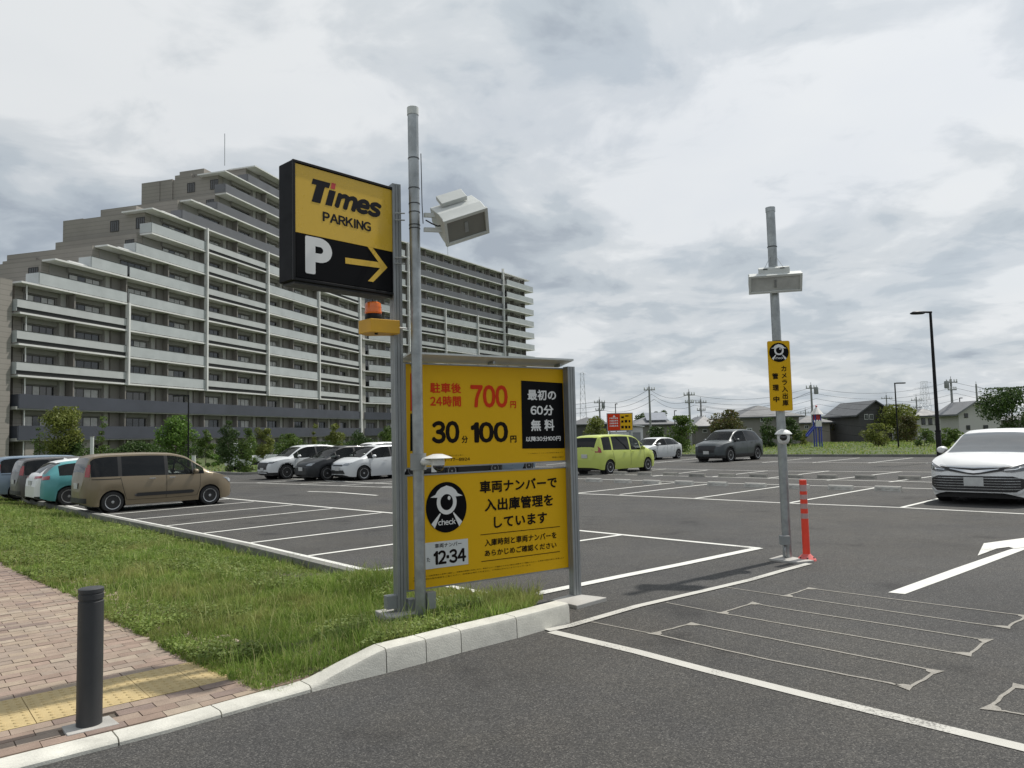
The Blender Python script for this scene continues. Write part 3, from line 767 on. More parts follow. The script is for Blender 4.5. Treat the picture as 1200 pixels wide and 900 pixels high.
# round mast with floodlight and dome camera
Mx = atY(493, 724, 6.36)
me_ = empty('mast', (Mx.x, Mx.y, 0.02), 0, 'tall round galvanised mast in front of the yellow boards with floodlight near its top', 'pole')
mtop = atY(488.5, 126, 6.36).z
b = MB(); o_ = Vector((Mx.x, Mx.y, 0))
b.lathe([(0.047, 0.02), (0.047, mtop - 0.05)], o_, n=28); b.build('pole', M_GALV, me_, smooth=True, angle=40)
b = MB(); b.lathe([(0.051, mtop - 0.07), (0.051, mtop - 0.004), (0.045, mtop)], o_, n=28); b.build('cap', M_WPAINT, me_, smooth=True, angle=40)
for yy in (186, 221, 239, 249, 264, 268):
    b = MB(); z_ = atY(490, yy, 6.36).z; b.lathe([(0.0475, z_ - 0.004), (0.0500, z_ - 0.004), (0.0500, z_ + 0.004), (0.0475, z_ + 0.004)], o_, n=24); b.build('band_clamp', M_DARK, me_)
bracket(me_, atY(504, 703, 6.40), bu, (0.04, 0.035, 0.07)); 
b = MB(); b.obox(o_ + UPZ * 0.06, bu * 0.10, bn * 0.07, UPZ * 0.025); b.build('base_plate', M_GALV, me_)
b = MB(); b.path([atY(493.2, 180, 6.34), atY(494.6, 240, 6.34), atY(495.8, 262, 6.32)], 0.004, 6); b.build('cable', M_BLACK, me_)

def floodlight(e, c, fdir, up, w, h, d, lens=None):
    """angular housing; c centre of the lens, fdir the way it shines, up its own up"""
    f = Vector(fdir).normalized(); r = f.cross(Vector(up)).normalized(); u_ = r.cross(f).normalized()
    prof = [(-h / 2, 0), (-h / 2, -d * 0.25), (-h * 0.28, -d), (h * 0.30, -d), (h / 2, -d * 0.35), (h / 2, 0.0)]
    b = MB(); b.prism([c - r * w / 2 + u_ * a_ + f * q for a_, q in prof], r * w)
    o = b.build('housing', M_WPAINT, e, bevel=0.006)
    bm = bmesh.new(); bm.from_mesh(o.data); bmesh.ops.recalc_face_normals(bm, faces=bm.faces); bm.to_mesh(o.data); bm.free()
    b = MB()
    for s_ in (-1, 1):
        b.obox(c + r * s_ * (w / 2 - 0.008) + f * 0.012, r * 0.014, u_ * (h / 2 + 0.006), f * 0.014)
        b.obox(c + u_ * s_ * (h / 2 - 0.008) + f * 0.012, r * (w / 2 - 0.02), u_ * 0.014, f * 0.0135)
    b.build('lens_frame', M_WPAINT, e, bevel=0.002)
    b = MB(); b.obox(c + f * 0.006, r * (w / 2 - 0.022), u_ * (h / 2 - 0.022), f * 0.004); b.build('lens', lens or mat("lamp_glass", (0.20, 0.20, 0.18), 0.12, var=0.1, coat=0.8), e)
    b = MB(); b.obox(c - f * (d * 0.5), r * 0.012, u_ * h * 0.2, f * 0.02); b.obox(c + f * 0.012, r * 0.016, u_ * 0.05, f * 0.004); b.build('latch', M_GALV, e)
    b = MB(); b.obox(c - f * (d * 0.9) + u_ * (h * 0.5), r * w * 0.30, u_ * 0.02, f * d * 0.22); b.build('gear_box', M_WPAINT, e, bevel=0.004)
    return r, u_, f
fc = atY(546, 265, 6.32)
fe = empty('floodlight', fc, 0, 'white angular floodlight tilted down on an arm of the tall round mast', 'light')
fdir = Vector((0.45, -0.60, -0.72))
fr, fu, ff = floodlight(fe, fc, fdir, Vector((-0.32, -0.25, 1)), 0.40, 0.25, 0.31)
b = MB()
for dy in (0, 17): b.obox((atY(497, 252 + dy, 6.36) + atY(519, 253 + dy, 6.34)) / 2, (atY(519, 253 + dy, 6.34) - atY(497, 252 + dy, 6.36)) / 2, bn * 0.012, UPZ * 0.018)
b.build('bracket', M_WPAINT, fe)
b = MB(); b.path([atY(499, 258, 6.32), atY(506, 262, 6.3), atY(513, 265, 6.3), atY(519, 264, 6.3)], 0.006, 6); b.build('cable', M_BLACK, fe)

# dome camera on the mast
dc = atY(513, 541, 6.22)
de = empty('dome_camera', dc, 0, 'white dome camera with peaked hood clamped to the round mast between the yellow boards', 'camera')
b = MB(); b.lathe([(0.0, 0.035), (0.04, 0.033), (0.10, 0.012), (0.125, 0.0), (0.12, -0.004), (0.055, 0.0)], dc + UPZ * 0.03, n=28); b.build('hood', M_WPLAST, de, smooth=True, angle=50)
b = MB(); b.lathe([(0.055, 0.03), (0.058, -0.01), (0.055, -0.03)], dc, n=28); b.build('body', M_WPLAST, de, smooth=True, angle=50)
b = MB(); b.lathe([(0.053, -0.028), (0.050, -0.05), (0.035, -0.075), (0.0, -0.085)], dc, n=24); b.build('dome', M_GLASSD, de, smooth=True)
b = MB(); b.tube(dc + Vector((-0.01, 0.0, 0.0)), Vector((Mx.x, Mx.y - 0.0, dc.z)), 0.032, n=16); b.obox(dc - Vector((0.03, 0, 0.03)), (0.02, 0, 0), (0, 0.035, 0), (0, 0, 0.055)); b.build('mount_arm', M_WPLAST, de)
b = MB(); b.lathe([(0.056, -0.07), (0.068, -0.07), (0.068, 0.07), (0.056, 0.07)], Vector((Mx.x, Mx.y, dc.z)), n=28); b.build('clamp', M_GBOX, de, smooth=True, angle=40)

# beacon box
bc = atY(444, 383, 6.28)
be = empty('warning_light', atY(444, 391, 6.28), 0, 'orange rotating beacon on a yellow steel box, bracketed to the square post', 'light')
q = [atY(420, 374.5, 6.30), atY(434.5, 375, 6.18), atY(468.5, 376.5, 6.34), atY(462, 372.5, 6.46), atY(430, 373, 6.44)]
P = [Vector((p.x, p.y, bc.z - 0.055)) for p in q]
b = MB(); b.prism(P, (0, 0, 0.115)); o = b.build('box', M_YBOX, be, bevel=0.004)
bm = bmesh.new(); bm.from_mesh(o.data); bmesh.ops.recalc_face_normals(bm, faces=bm.faces); bm.to_mesh(o.data); bm.free()
bb = atY(437.5, 374, 6.31); bb.z = bc.z + 0.06
b = MB(); b.lathe([(0.068, 0.0), (0.072, 0.02), (0.070, 0.05), (0.066, 0.055)], bb, n=24); b.build('beacon_base', M_BLACK, be, smooth=True, angle=40)
b = MB(); b.lathe([(0.069, 0.055), (0.072, 0.07), (0.067, 0.145), (0.055, 0.155), (0, 0.157)], bb, n=24); b.build('beacon_lens', M_ORANGE, be, smooth=True, angle=40)
b = MB(); b.lathe([(0.074, 0.066), (0.074, 0.074)], bb, n=24); b.lathe([(0.071, 0.11), (0.071, 0.115)], bb, n=24); b.build('beacon_ring', M_ORANGE, be)
b = MB(); b.tube(atY(468, 384, 6.36), atY(477, 385, 6.40), 0.006, n=6); b.build('bolt', M_WPLAST, be)
b = MB(); b.tube(bc + Vector((-0.02, -0.02, -0.056)), bc + Vector((-0.02, -0.02, -0.068)), 0.014, n=10); b.build('cable_gland', M_BLACK, be)

# ------------------------------------------------------------ light box with the arrow
Yl = 5.70
t0 = atY(342, 186.5, Yl); t1 = atY(342, 328, Yl)
tr = atY(461.5, 217, 6.44)
tu = Vector((tr.x - t0.x, tr.y - t0.y, 0)).normalized(); TW = Vector((tr.x - t0.x, tr.y - t0.y, 0)).length
tn = tu.cross(UPZ); TZ0, TZ1 = t1.z, t0.z; TD = 0.20
te = empty('parking_sign', (t0.x, t0.y, TZ0), 0, 'large black and yellow light box sign with white P and yellow arrow', 'sign')
c0 = Vector((t0.x, t0.y, TZ0)); H = TZ1 - TZ0
b = MB(); b.obox(c0 + tu * TW / 2 - tn * TD / 2 + UPZ * H / 2, tu * TW / 2, tn * TD / 2, UPZ * H / 2); b.build('case', M_SIGNBLK, te, bevel=0.008)
TP = Plane(c0, tu, te)
zs = TP.uv(342, 271)[1]
TP.poly([(0.024, zs), (TW - 0.02, zs), (TW - 0.02, H - 0.026), (0.024, H - 0.026)], M_YELB, 'yellow_face', 0.003, 0.004, pix=False)
TP.poly([(0.03, 0.03), (TW - 0.02, 0.03), (TW - 0.02, zs - 0.005), (0.03, zs - 0.005)], M_SIGNBLK, 'black_face', 0.003, 0.004, pix=False)
b = MB(); t = 0.020
for q in (t / 2, H - t / 2): b.obox(c0 + tu * TW / 2 + UPZ * q + tn * 0.006, tu * TW / 2, tn * 0.012, UPZ * t / 2)
for q in (t / 2, TW - t / 2): b.obox(c0 + tu * q + UPZ * H / 2 + tn * 0.006, tu * t / 2, tn * 0.0115, UPZ * (H / 2 - t))
b.build('face_frame', M_BLACK, te, bevel=0.002)
# lettering sizes from the picture, on the face
def fitpix(P, l, r, top, bot, xm):
    u0 = P.uv(l, (top + bot) / 2)[0]; u1 = P.uv(r, (top + bot) / 2)[0]; z1 = P.uv(xm, top)[1]; z0 = P.uv(xm, bot)[1]
    return u0, z0, u1 - u0, z1 - z0
M_LOGO = mat("logo_charcoal", (0.016, 0.016, 0.020), 0.5, var=0.03, spec=0.1)
def put2(P, body, u, z, w, h, mt, off, bold, shear=0.0):
    me = text_mesh(body, w, h, bold=bold, shear=shear); me.materials.append(mt); me.name = 'lettering'
    o = bpy.data.objects.new('lettering', me); COL.objects.link(o); o.parent = P.parent
    mw = Matrix((P.u, -P.n, P.z)).transposed().to_4x4(); mw.translation = P.P(u, z, off) - wloc(P.parent); o.matrix_local = mw
    return o
uT, zT = TP.uv(360.5, 236.2)                       # lower left of the T
uT1 = TP.uv(385.5, 214)[0]; hT = TP.uv(370, 210.5)[1] - TP.uv(370, 237.5)[1]
LZ = TP.uv(372, 238)[1]
xh = hT * 0.70
def italic_cap_T(u, z, w, h):
    s_ = 0.30 * h / 1.0; t_ = h * 0.24; st = w * 0.36
    top = [(u + 0.02 * w + s_ * 0.70, z + h - t_), (u + 0.02 * w + s_ * 0.92, z + h), (u + w, z + h), (u + w - s_ * 0.25, z + h - t_)]
    TP.poly(top, M_LOGO, 'logo_letter', 0.0075, 0.001, pix=False)
    m0 = u + w * 0.20
    TP.poly([(m0, z), (m0 + st, z), (m0 + st + s_ * 0.78, z + h - t_ + 0.002), (m0 + s_ * 0.78, z + h - t_ + 0.002)], M_LOGO, 'logo_letter', 0.0078, 0.001, pix=False)
wl = TP.uv(447.5, 245)[0] - TP.uv(360.5, 236)[0]
italic_cap_T(uT - 0.012, LZ, wl * 0.30, hT)
i1 = uT + wl * 0.215
TP.poly([(i1, LZ), (i1 + wl * 0.085, LZ), (i1 + wl * 0.085 + xh * 0.30, LZ + xh), (i1 + xh * 0.30, LZ + xh)], M_LOGO, 'logo_letter', 0.0075, 0.001, pix=False)
put2(TP, 'mes', uT + wl * 0.335, LZ - 0.004, wl * 0.655, xh * 1.02, M_LOGO, 0.0085, 0.062, 0.30)
i0 = uT + wl * 0.30
TP.poly([(i0 - 0.010, LZ + xh + 0.014), (i0 + 0.030, LZ + xh + 0.014), (i0 + 0.040, LZ + hT + 0.008), (i0, LZ + hT + 0.008)], mat("logo_red", (0.50, 0.03, 0.03), 0.4), 'logo_dot', 0.0075, 0.001, pix=False)
uP = TP.uv(377.5, 257)[0]; uP1 = TP.uv(434, 262)[0]; zP0 = TP.uv(385, 261)[1]; zP1 = TP.uv(385, 249.5)[1]
put2(TP, 'PARKING', uP, zP0, uP1 - uP, zP1 - zP0, M_LOGO, 0.0085, 0.038)
u0, z0_, w_, h_ = fitpix(TP, 357, 388.5, 276.5, 320.5, 360)
put2(TP, '\ue000', u0, z0_, w_, h_, M_SWHITE, 0.0085, 0.028)
# arrow: shaft and two strokes of the head
def line2(pa, pb, w, off, name='arrow_stroke'):
    a_ = Vector(TP.uv(*pa)); c_ = Vector(TP.uv(*pb)); d_ = (c_ - a_).normalized(); n_ = Vector((-d_.y, d_.x)) * w / 2
    TP.poly([tuple(a_ - n_), tuple(c_ - n_), tuple(c_ + n_), tuple(a_ + n_)], M_YELB, name, off, 0.001, pix=False)
line2((404, 305.5), (449, 311.5), 0.050, 0.0075)
a1 = TP.uv(430, 289.5); tip = TP.uv(453.2, 312.5); a2 = TP.uv(430, 329.5)
u_b, z_m = tip[0], (a1[1] + a2[1]) / 2; hh2 = (a1[1] - a2[1]) / 2; wl2 = u_b - a1[0]
TP.poly([(a1[0], z_m + hh2), (a1[0] + 0.055, z_m + hh2), (u_b, z_m), (a1[0] + 0.055, z_m - hh2), (a1[0], z_m - hh2), (u_b - 0.062, z_m)], M_YELB, 'arrow_head', 0.0085, 0.001, pix=False)
b = MB(); b.obox(c0 + tu * TW * 0.5 - tn * TD / 2 + UPZ * (-0.008), tu * TW * 0.47, tn * TD * 0.42, UPZ * 0.01); b.build('underside_tray', M_DARK, te)
for zz in (0.16, 0.62):
    b = MB(); b.obox(c0 + tu * (TW + 0.03) - tn * 0.06 + UPZ * zz, tu * 0.035, tn * 0.025, UPZ * 0.012); b.build('mounting_arm', M_GALV, te)
b = MB(); b.tube(c0 + tu * (TW + 0.01) + UPZ * 0.1 + tn * 0.0, c0 + tu * (TW + 0.01) + UPZ * (H - 0.02), 0.009, n=8); b.lathe([(0.02, 0), (0.022, 0.02), (0.0, 0.03)], c0 + tu * (TW + 0.01) + UPZ * (H - 0.02), n=12); b.build('cable', M_BLACK, te)

# ------------------------------------------------------------ bollard
bp = at(104.5, 849, ZP)
bo = empty('bollard', bp, 0, 'black steel bollard set in a small concrete pad on the brick pavement', 'bollard')
hb = atY(108.5, 688.5, bp.y).z - ZP; r_ = 0.066
b = MB(); b.lathe([(r_, 0.0), (r_, hb - 0.075), (r_ - 0.005, hb - 0.072), (r_ - 0.005, hb - 0.064), (r_, hb - 0.061), (r_, hb - 0.034), (r_ - 0.004, hb - 0.032), (r_ - 0.004, hb - 0.026), (r_, hb - 0.024), (r_, hb - 0.004), (r_ - 0.006, hb), (0, hb + 0.002)], bp, n=40)
b.build('shaft', M_DARK, bo, smooth=True, angle=35)
b = MB(); P = [Vector((p.x, p.y, ZP - 0.03)) for p in pads]; b.prism(P, (0, 0, 0.034)); o = b.build('base_pad', M_CONC, bo, bevel=0.004)
bm = bmesh.new(); bm.from_mesh(o.data); bmesh.ops.recalc_face_normals(bm, faces=bm.faces); bm.to_mesh(o.data); bm.free()

# ------------------------------------------------------------ right-hand camera mast
Cb = at(923, 655)
ce = empty('mast', (Cb.x, Cb.y, 0), 0, 'round galvanised mast with yellow strip sign and twin floodlight beside the red marker post', 'pole')
ctop = atY(903.5, 243, Cb.y).z
b = MB(); b.lathe([(0.055, 0.02), (0.055, ctop - 0.05)], Cb, n=28); b.build('pole', M_GALV, ce, smooth=True, angle=40)
b = MB(); b.lathe([(0.060, ctop - 0.06), (0.060, ctop - 0.004), (0.050, ctop)], Cb, n=28); b.build('cap', M_GALV, ce, smooth=True, angle=40)
b = MB(); P = [at(*p) for p in ((901, 657), (935, 661), (954, 659), (916, 652.5))]; b.prism([Vector((p.x, p.y, -0.05)) for p in P], (0, 0, 0.075)); o = b.build('base_pad', M_CONC, ce, bevel=0.005)
bm = bmesh.new(); bm.from_mesh(o.data); bmesh.ops.recalc_face_normals(bm, faces=bm.faces); bm.to_mesh(o.data); bm.free()
b = MB(); jc = atY(919.5, 633, Cb.y - 0.09); b.obox(jc, (0.055, 0, 0), (0, 0.045, 0), (0, 0, 0.055)); b.build('junction_box', M_GBOX, ce, bevel=0.004)
b = MB(); b.tube(jc - UPZ * 0.05, Vector((jc.x, jc.y, 0.03)), 0.014, n=10); b.build('conduit', M_GALV, ce, smooth=True)
for yy in (289.5, 400, 480):
    b = MB(); z_ = atY(905, yy, Cb.y).z; b.lathe([(0.056, z_ - 0.005), (0.060, z_ - 0.005), (0.060, z_ + 0.005), (0.056, z_ + 0.005)], Cb, n=20); b.build('band_clamp', M_DARK, ce)
# flood lamp on it
cf = atY(908.5, 332, Cb.y - 0.16)
fe2 = empty('floodlight', cf, 0, 'white box floodlight facing the road near the top of the right-hand mast', 'light')
toC = Vector((-cf.x, -cf.y, 0)).normalized(); rr = Vector((-toC.y, toC.x, 0))
fd = (toC + Vector((0.10, 0, -0.62))).normalized()
floodlight(fe2, cf, fd, UPZ, 0.62, 0.23, 0.20, mat('reflection_lamp_glass', (0.46, 0.47, 0.46), 0.12, var=0.2, vscale=6, coat=0.8))  # reflection on this lens is put into its pale base colour
b = MB(); gb = atY(907, 320, Cb.y - 0.12); b.obox(gb, rr * 0.185, toC * 0.06, UPZ * 0.055); b.build('gear_box', M_WPAINT, fe2, bevel=0.004)
b = MB()
for s_ in (-1, 1): b.tube(atY(906 + s_ * 3, 300, Cb.y - 0.03), gb + rr * s_ * 0.12 + UPZ * 0.05, 0.003, n=5)
b.build('safety_wire', M_GALV, fe2)
for s_ in (-1, 1):
    b = MB(); b.obox(gb + rr * s_ * 0.10 + UPZ * 0.045 + toC * 0.062, rr * 0.026, toC * 0.004, UPZ * 0.006); b.build('latch', M_DARK, fe2)
# yellow strip sign
ys = atY(914, 440, Cb.y - 0.085)
yl = atY(903, 480, Cb.y - 0.085); yr = atY(929.5, 480, Cb.y - 0.085)
yu = (yr - yl); yu.z = 0; YW = yu.length; yu.normalize()
yz1 = atY(913, 399.5, Cb.y - 0.085).z; yz0 = atY(914, 481.5, Cb.y - 0.085).z; YH = yz1 - yz0
yo = Vector((atY(914, 440, Cb.y - 0.085).x - YW / 2, Cb.y - 0.085, yz0))
ye = empty('strip_sign', yo, 0, 'tall narrow yellow sign with round eye badge strapped to the right-hand mast', 'sign')
YP = Plane(yo, yu, ye); rc = 0.02; pts = []
for cx_, cy_, a_ in ((YW - rc, rc, -90), (YW - rc, YH - rc, 0), (rc, YH - rc, 90), (rc, rc, 180)):
    for k in range(5): t = R(a_ + 22.5 * k); pts.append((cx_ + rc * math.cos(t), cy_ + rc * math.sin(t)))
YP.poly(pts, M_YEL, 'panel', -0.004, 0.004, pix=False)
emblem(YP, (YW * 0.50, YH * 0.835), YW * 0.43, YH * 0.137)
put(YP, 'カ\nメ\nラ\n入\n出\n庫', YW * 0.55, YH * 0.07, YW * 0.27, YH * 0.57, M_INK, 0.004, 0.02)
for k, ch in enumerate('管理中'): put(YP, ch, YW * 0.15, YH * (0.455 - 0.165 * k), YW * 0.27, YH * 0.085, M_INK, 0.004, 0.03)
# dome camera
dc2 = atY(918, 510, Cb.y - 0.16)
de2 = empty('dome_camera', dc2, 0, 'white dome camera under a round hood on the right-hand mast below the strip sign', 'camera')
b = MB(); b.lathe([(0, 0.075), (0.03, 0.072), (0.075, 0.05), (0.10, 0.02), (0.105, 0.012), (0.06, 0.012)], dc2, n=28); b.build('hood', M_WPLAST, de2, smooth=True, angle=50)
b = MB(); b.lathe([(0.068, 0.03), (0.072, 0.0), (0.075, -0.03), (0.068, -0.07), (0.05, -0.10), (0.0, -0.115)], dc2, n=28); b.build('body', M_WPLAST, de2, smooth=True, angle=50)
b = MB()
nn_ = Vector((-dc2.x, -dc2.y, -0.0)).normalized()
b.lathe([(0.0, 0.062), (0.03, 0.055), (0.047, 0.035), (0.055, 0.0)], (0, 0, 0), n=24)
o = b.build('lens_dome', M_GLASSD, de2, world=False, smooth=True); o.rotation_euler = (nn_ + Vector((0, 0, -0.25))).to_track_quat('Z', 'Y').to_euler(); o.location = nn_ * 0.022 + Vector((0, 0, -0.025))
b = MB(); b.tube(dc2 + Vector((0, 0.02, 0.0)), Vector((Cb.x, Cb.y, dc2.z)), 0.03, n=12); b.build('mount_arm', M_WPLAST, de2)
tag(ye, group=None)

# red marker post
Db = at(945.5, 656.5)
dl = empty('marker_post', Db, 0, 'red flexible marker post with pale reflective bands at the foot of the right-hand mast', 'marker post')
dh = atY(937, 562.5, Db.y).z
lean = Vector((-0.015, 0, 1))
b = MB(); b.lathe([(0.043, 0.03), (0.042, dh)], Db, n=20); b.build('post', M_POSTRED, dl, smooth=True, angle=40)
b = MB(); b.lathe([(0.115, 0.0), (0.11, 0.018), (0.075, 0.05), (0.05, 0.075), (0.046, 0.078)], Db, n=12); b.build('base', M_POSTPINK, dl)
for k in range(6):
    a_ = R(60 * k + 15); b = MB(); b.lathe([(0.010, 0.0), (0.010, 0.012), (0, 0.014)], Db + Vector((0.088 * math.cos(a_), 0.088 * math.sin(a_), 0.032)), n=8); b.build('bolt', M_DARK, dl)
for y0_, y1_ in ((568, 575.5), (579.5, 585), (590, 596), (601.5, 607.5)):
    za, zb_ = atY(940, y1_, Db.y).z, atY(940, y0_, Db.y).z
    b = MB(); b.lathe([(0.0428, za), (0.0435, za), (0.0435, zb_), (0.0428, zb_)], Db, n=20); b.build('reflective_band', M_REFL, dl, smooth=True, angle=40)
# ------------------------------------------------------------ grass verge between the pavement and the bays
kd = []
for px in (665, 640, 607, 575, 541.8, 520, 500.8, 480, 454, 430, 410, 390, 372):
    p, nn = kerb_frame(px); kd.append((p + nn * 0.175, nn, kerb_h(px)))
edge_lot = [ab(-60, B_K - 0.15), at(10, 578) - GV * 0.15, at(124.6, 603.4) - GV * 0.15, at(238, 625.3) - GV * 0.15, at(360.7, 651.8) - GV * 0.15, at(434, 670) - GV * 0.15, at(446, 673.5), at(520.6, 688.5), at(600, 704.3), at(634, 711)]
verge_poly = [(p.x, p.y) for p in edge_lot] + [(p.x, p.y) for p, _, _ in kd[1:]] + [(v.x - 0.09, v.y - 0.18) for v in gew[::-1]] + [(gew[0].x - 14, gew[0].y + 9)]
EK = [toab(p) for p in edge_lot[:6]]; EKA = [e[0] for e in EK]; EKB = [e[1] for e in EK]
def dip(x, y):
    """the verge lies lower than the bays along the dark kerb"""
    a = x * GU.x + y * GU.y; b_ = x * GV.x + y * GV.y
    d_ = np.interp(a, EKA, EKB) - b_
    return -0.15 * np.clip(1 - d_ / 1.3, 0, 1) * np.clip((EKA[-1] + 0.1 - a) / 0.5, 0, 1)
vg = MB()
lo_ = [(x, y, float(dip(x, y)) - 0.004) for x, y in verge_poly]
inner = [(x - GV.x * 1.35, y - GV.y * 1.35, 0.0) for x, y, z in lo_[:6]]
vg.add(lo_[:6] + inner, [(i, i + 1, 7 + i, 6 + i) for i in range(5)])
vg.add([(x, y, 0.0) for x, y, z in inner] + [(x, y, -0.004) for x, y, z in lo_[5:]], [tuple(range(6 + len(lo_) - 5))])
vs = []
for p, nn, h in kd[1:]:
    vs += [p + Vector((0, 0, h - 0.03)), p + nn * 0.35 + Vector((0, 0, h * 0.75)), p + nn * 1.1 + Vector((0, 0, 0.01))]
vg.add(vs, [(3 * i + j, 3 * i + j + 1, 3 * i + j + 4, 3 * i + j + 3) for i in range(len(kd) - 2) for j in (0, 1)])
bmv = bmesh.new(); mev = vg.mesh('grass_verge', M_SOILN); bmv.from_mesh(mev); bmesh.ops.triangulate(bmv, faces=bmv.faces)
bmesh.ops.recalc_face_normals(bmv, faces=bmv.faces)
for f in bmv.faces:
    if f.normal.z < 0: f.normal_flip()
bmv.to_mesh(mev); bmv.free()
verge = bpy.data.objects.new('grass_verge', mev); COL.objects.link(verge); verge['kind'] = 'structure'

def leaf_mat(name, cols, trans=0.35, rough=0.55, patch=1.2, dry=0.0):
    """per-leaf random colour between cols, drier and greener patches, light passing through"""
    m = bpy.data.materials.new(name); m.use_nodes = True; t = m.node_tree; b = t.nodes['Principled BSDF']
    gi = t.nodes.new('ShaderNodeNewGeometry'); r = t.nodes.new('ShaderNodeValToRGB'); t.links.new(gi.outputs['Random Per Island'], r.inputs[0])
    cr = r.color_ramp
    while len(cr.elements) > 1: cr.elements.remove(cr.elements[-1])
    cr.elements[0].position = 0; cr.elements[0].color = (*cols[0], 1)
    for i, c in enumerate(cols[1:]):
        e = cr.elements.new((i + 1) / (len(cols) - 1)); e.color = (*c, 1)
    c = t.nodes.new('ShaderNodeTexCoord'); n = t.nodes.new('ShaderNodeTexNoise'); t.links.new(c.outputs['Object'], n.inputs['Vector'])
    n.inputs['Scale'].default_value = patch; n.inputs['Detail'].default_value = 4
    mr = t.nodes.new('ShaderNodeMapRange'); t.links.new(n.outputs['Fac'], mr.inputs[0]); mr.inputs[1].default_value = 0.3; mr.inputs[2].default_value = 0.7
    mr.inputs[3].default_value = 0.70; mr.inputs[4].default_value = 1.3
    v = t.nodes.new('ShaderNodeVectorMath'); v.operation = 'SCALE'; t.links.new(r.outputs[0], v.inputs[0]); t.links.new(mr.outputs[0], v.inputs['Scale'])
    if dry:
        n3_ = t.nodes.new('ShaderNodeTexNoise'); t.links.new(c.outputs['Object'], n3_.inputs['Vector']); n3_.inputs['Scale'].default_value = 0.9; n3_.inputs['Detail'].default_value = 6; n3_.inputs['Roughness'].default_value = 0.7
        m3 = t.nodes.new('ShaderNodeMapRange'); t.links.new(n3_.outputs['Fac'], m3.inputs[0]); m3.inputs[1].default_value = 0.47; m3.inputs[2].default_value = 0.66; m3.inputs[4].default_value = dry
        x3 = t.nodes.new('ShaderNodeMix'); x3.data_type = 'RGBA'; t.links.new(m3.outputs[0], x3.inputs['Factor']); t.links.new(v.outputs[0], x3.inputs['A']); x3.inputs['B'].default_value = (0.40, 0.38, 0.15, 1)
        class _o: outputs = [x3.outputs['Result']]
        v = _o
    t.links.new(v.outputs[0], b.inputs['Base Color']); b.inputs['Roughness'].default_value = rough; b.inputs['Specular IOR Level'].default_value = 0.3
    tr = t.nodes.new('ShaderNodeBsdfTranslucent'); t.links.new(v.outputs[0], tr.inputs['Color'])
    ms = t.nodes.new('ShaderNodeMixShader'); ms.inputs[0].default_value = trans
    t.links.new(b.outputs[0], ms.inputs[1]); t.links.new(tr.outputs[0], ms.inputs[2]); t.links.new(ms.outputs[0], t.nodes['Material Output'].inputs[0])
    return m
M_GRASS = leaf_mat("grass_blades", [(0.10, 0.18, 0.03), (0.185, 0.29, 0.05), (0.265, 0.36, 0.08), (0.14, 0.23, 0.04), (0.22, 0.32, 0.065), (0.33, 0.41, 0.12), (0.44, 0.42, 0.20)], 0.38, patch=1.6, dry=0.7)
M_CLOVER = leaf_mat("clover_leaves", [(0.12, 0.175, 0.035), (0.16, 0.22, 0.045), (0.21, 0.26, 0.065)], 0.35, patch=2.2)

def np_mesh(name, V, Fq, mt):
    me = bpy.data.meshes.new(name); nv, nf = len(V), len(Fq); k = Fq.shape[1]
    me.vertices.add(nv); me.vertices.foreach_set('co', V.astype(np.float32).ravel())
    me.loops.add(nf * k); me.loops.foreach_set('vertex_index', Fq.astype(np.int32).ravel())
    me.polygons.add(nf); me.polygons.foreach_set('loop_start', np.arange(0, nf * k, k, dtype=np.int32))
    me.polygons.foreach_set('loop_total', np.full(nf, k, dtype=np.int32))
    me.materials.append(mt); me.update(calc_edges=True); return me
def in_poly(X, Y, P):
    r = np.zeros(len(X), bool); j = len(P) - 1
    for i in range(len(P)):
        xi, yi = P[i]; xj, yj = P[j]
        c = ((yi > Y) != (yj > Y)) & (X < (xj - xi) * (Y - yi) / (yj - yi + 1e-12) + xi); r ^= c; j = i
    return r
def vnoise(X, Y, s, seed=0):
    """smooth value noise"""
    x, y = X / s, Y / s; xi, yi = np.floor(x).astype(int), np.floor(y).astype(int); fx, fy = x - xi, y - yi
    fx, fy = fx * fx * (3 - 2 * fx), fy * fy * (3 - 2 * fy)
    def hsh(a, b): return np.modf(np.abs(np.sin(a * 127.1 + b * 311.7 + seed * 17.3) * 43758.5453))[0]
    return (hsh(xi, yi) * (1 - fx) + hsh(xi + 1, yi) * fx) * (1 - fy) + (hsh(xi, yi + 1) * (1 - fx) + hsh(xi + 1, yi + 1) * fx) * fy
def blades(X, Y, Z, Hh, Wd, rng, lean=0.45, la=None):
    n = len(X); a = rng.uniform(0, 2 * np.pi, n); l = rng.uniform(0.08, 1.0, n) * lean * Hh; la = rng.uniform(0, 2 * np.pi, n) if la is None else la + rng.normal(0, 0.7, n)
    dx, dy = np.cos(a) * Wd / 2, np.sin(a) * Wd / 2; lx, ly = np.cos(la) * l, np.sin(la) * l
    V = np.zeros((n, 5, 3))
    V[:, 0] = np.stack([X - dx, Y - dy, Z], 1); V[:, 1] = np.stack([X + dx, Y + dy, Z], 1)
    V[:, 2] = np.stack([X + dx * .8 + lx * .32, Y + dy * .8 + ly * .32, Z + Hh * .58], 1); V[:, 3] = np.stack([X - dx * .8 + lx * .32, Y - dy * .8 + ly * .32, Z + Hh * .58], 1)
    V[:, 4] = np.stack([X + lx, Y + ly, Z + Hh * (1 - 0.25 * (l / Hh) ** 2)], 1)
    b0 = np.arange(n)[:, None] * 5
    T = np.concatenate([b0 + [0, 1, 2], b0 + [0, 2, 3], b0 + [3, 2, 4]])
    return V.reshape(-1, 3), T
rng = np.random.default_rng(3)
kx = np.array([p.x for p, _, _ in kd]); ky = np.array([p.y for p, _, _ in kd]); kh = np.array([h for _, _, h in kd])
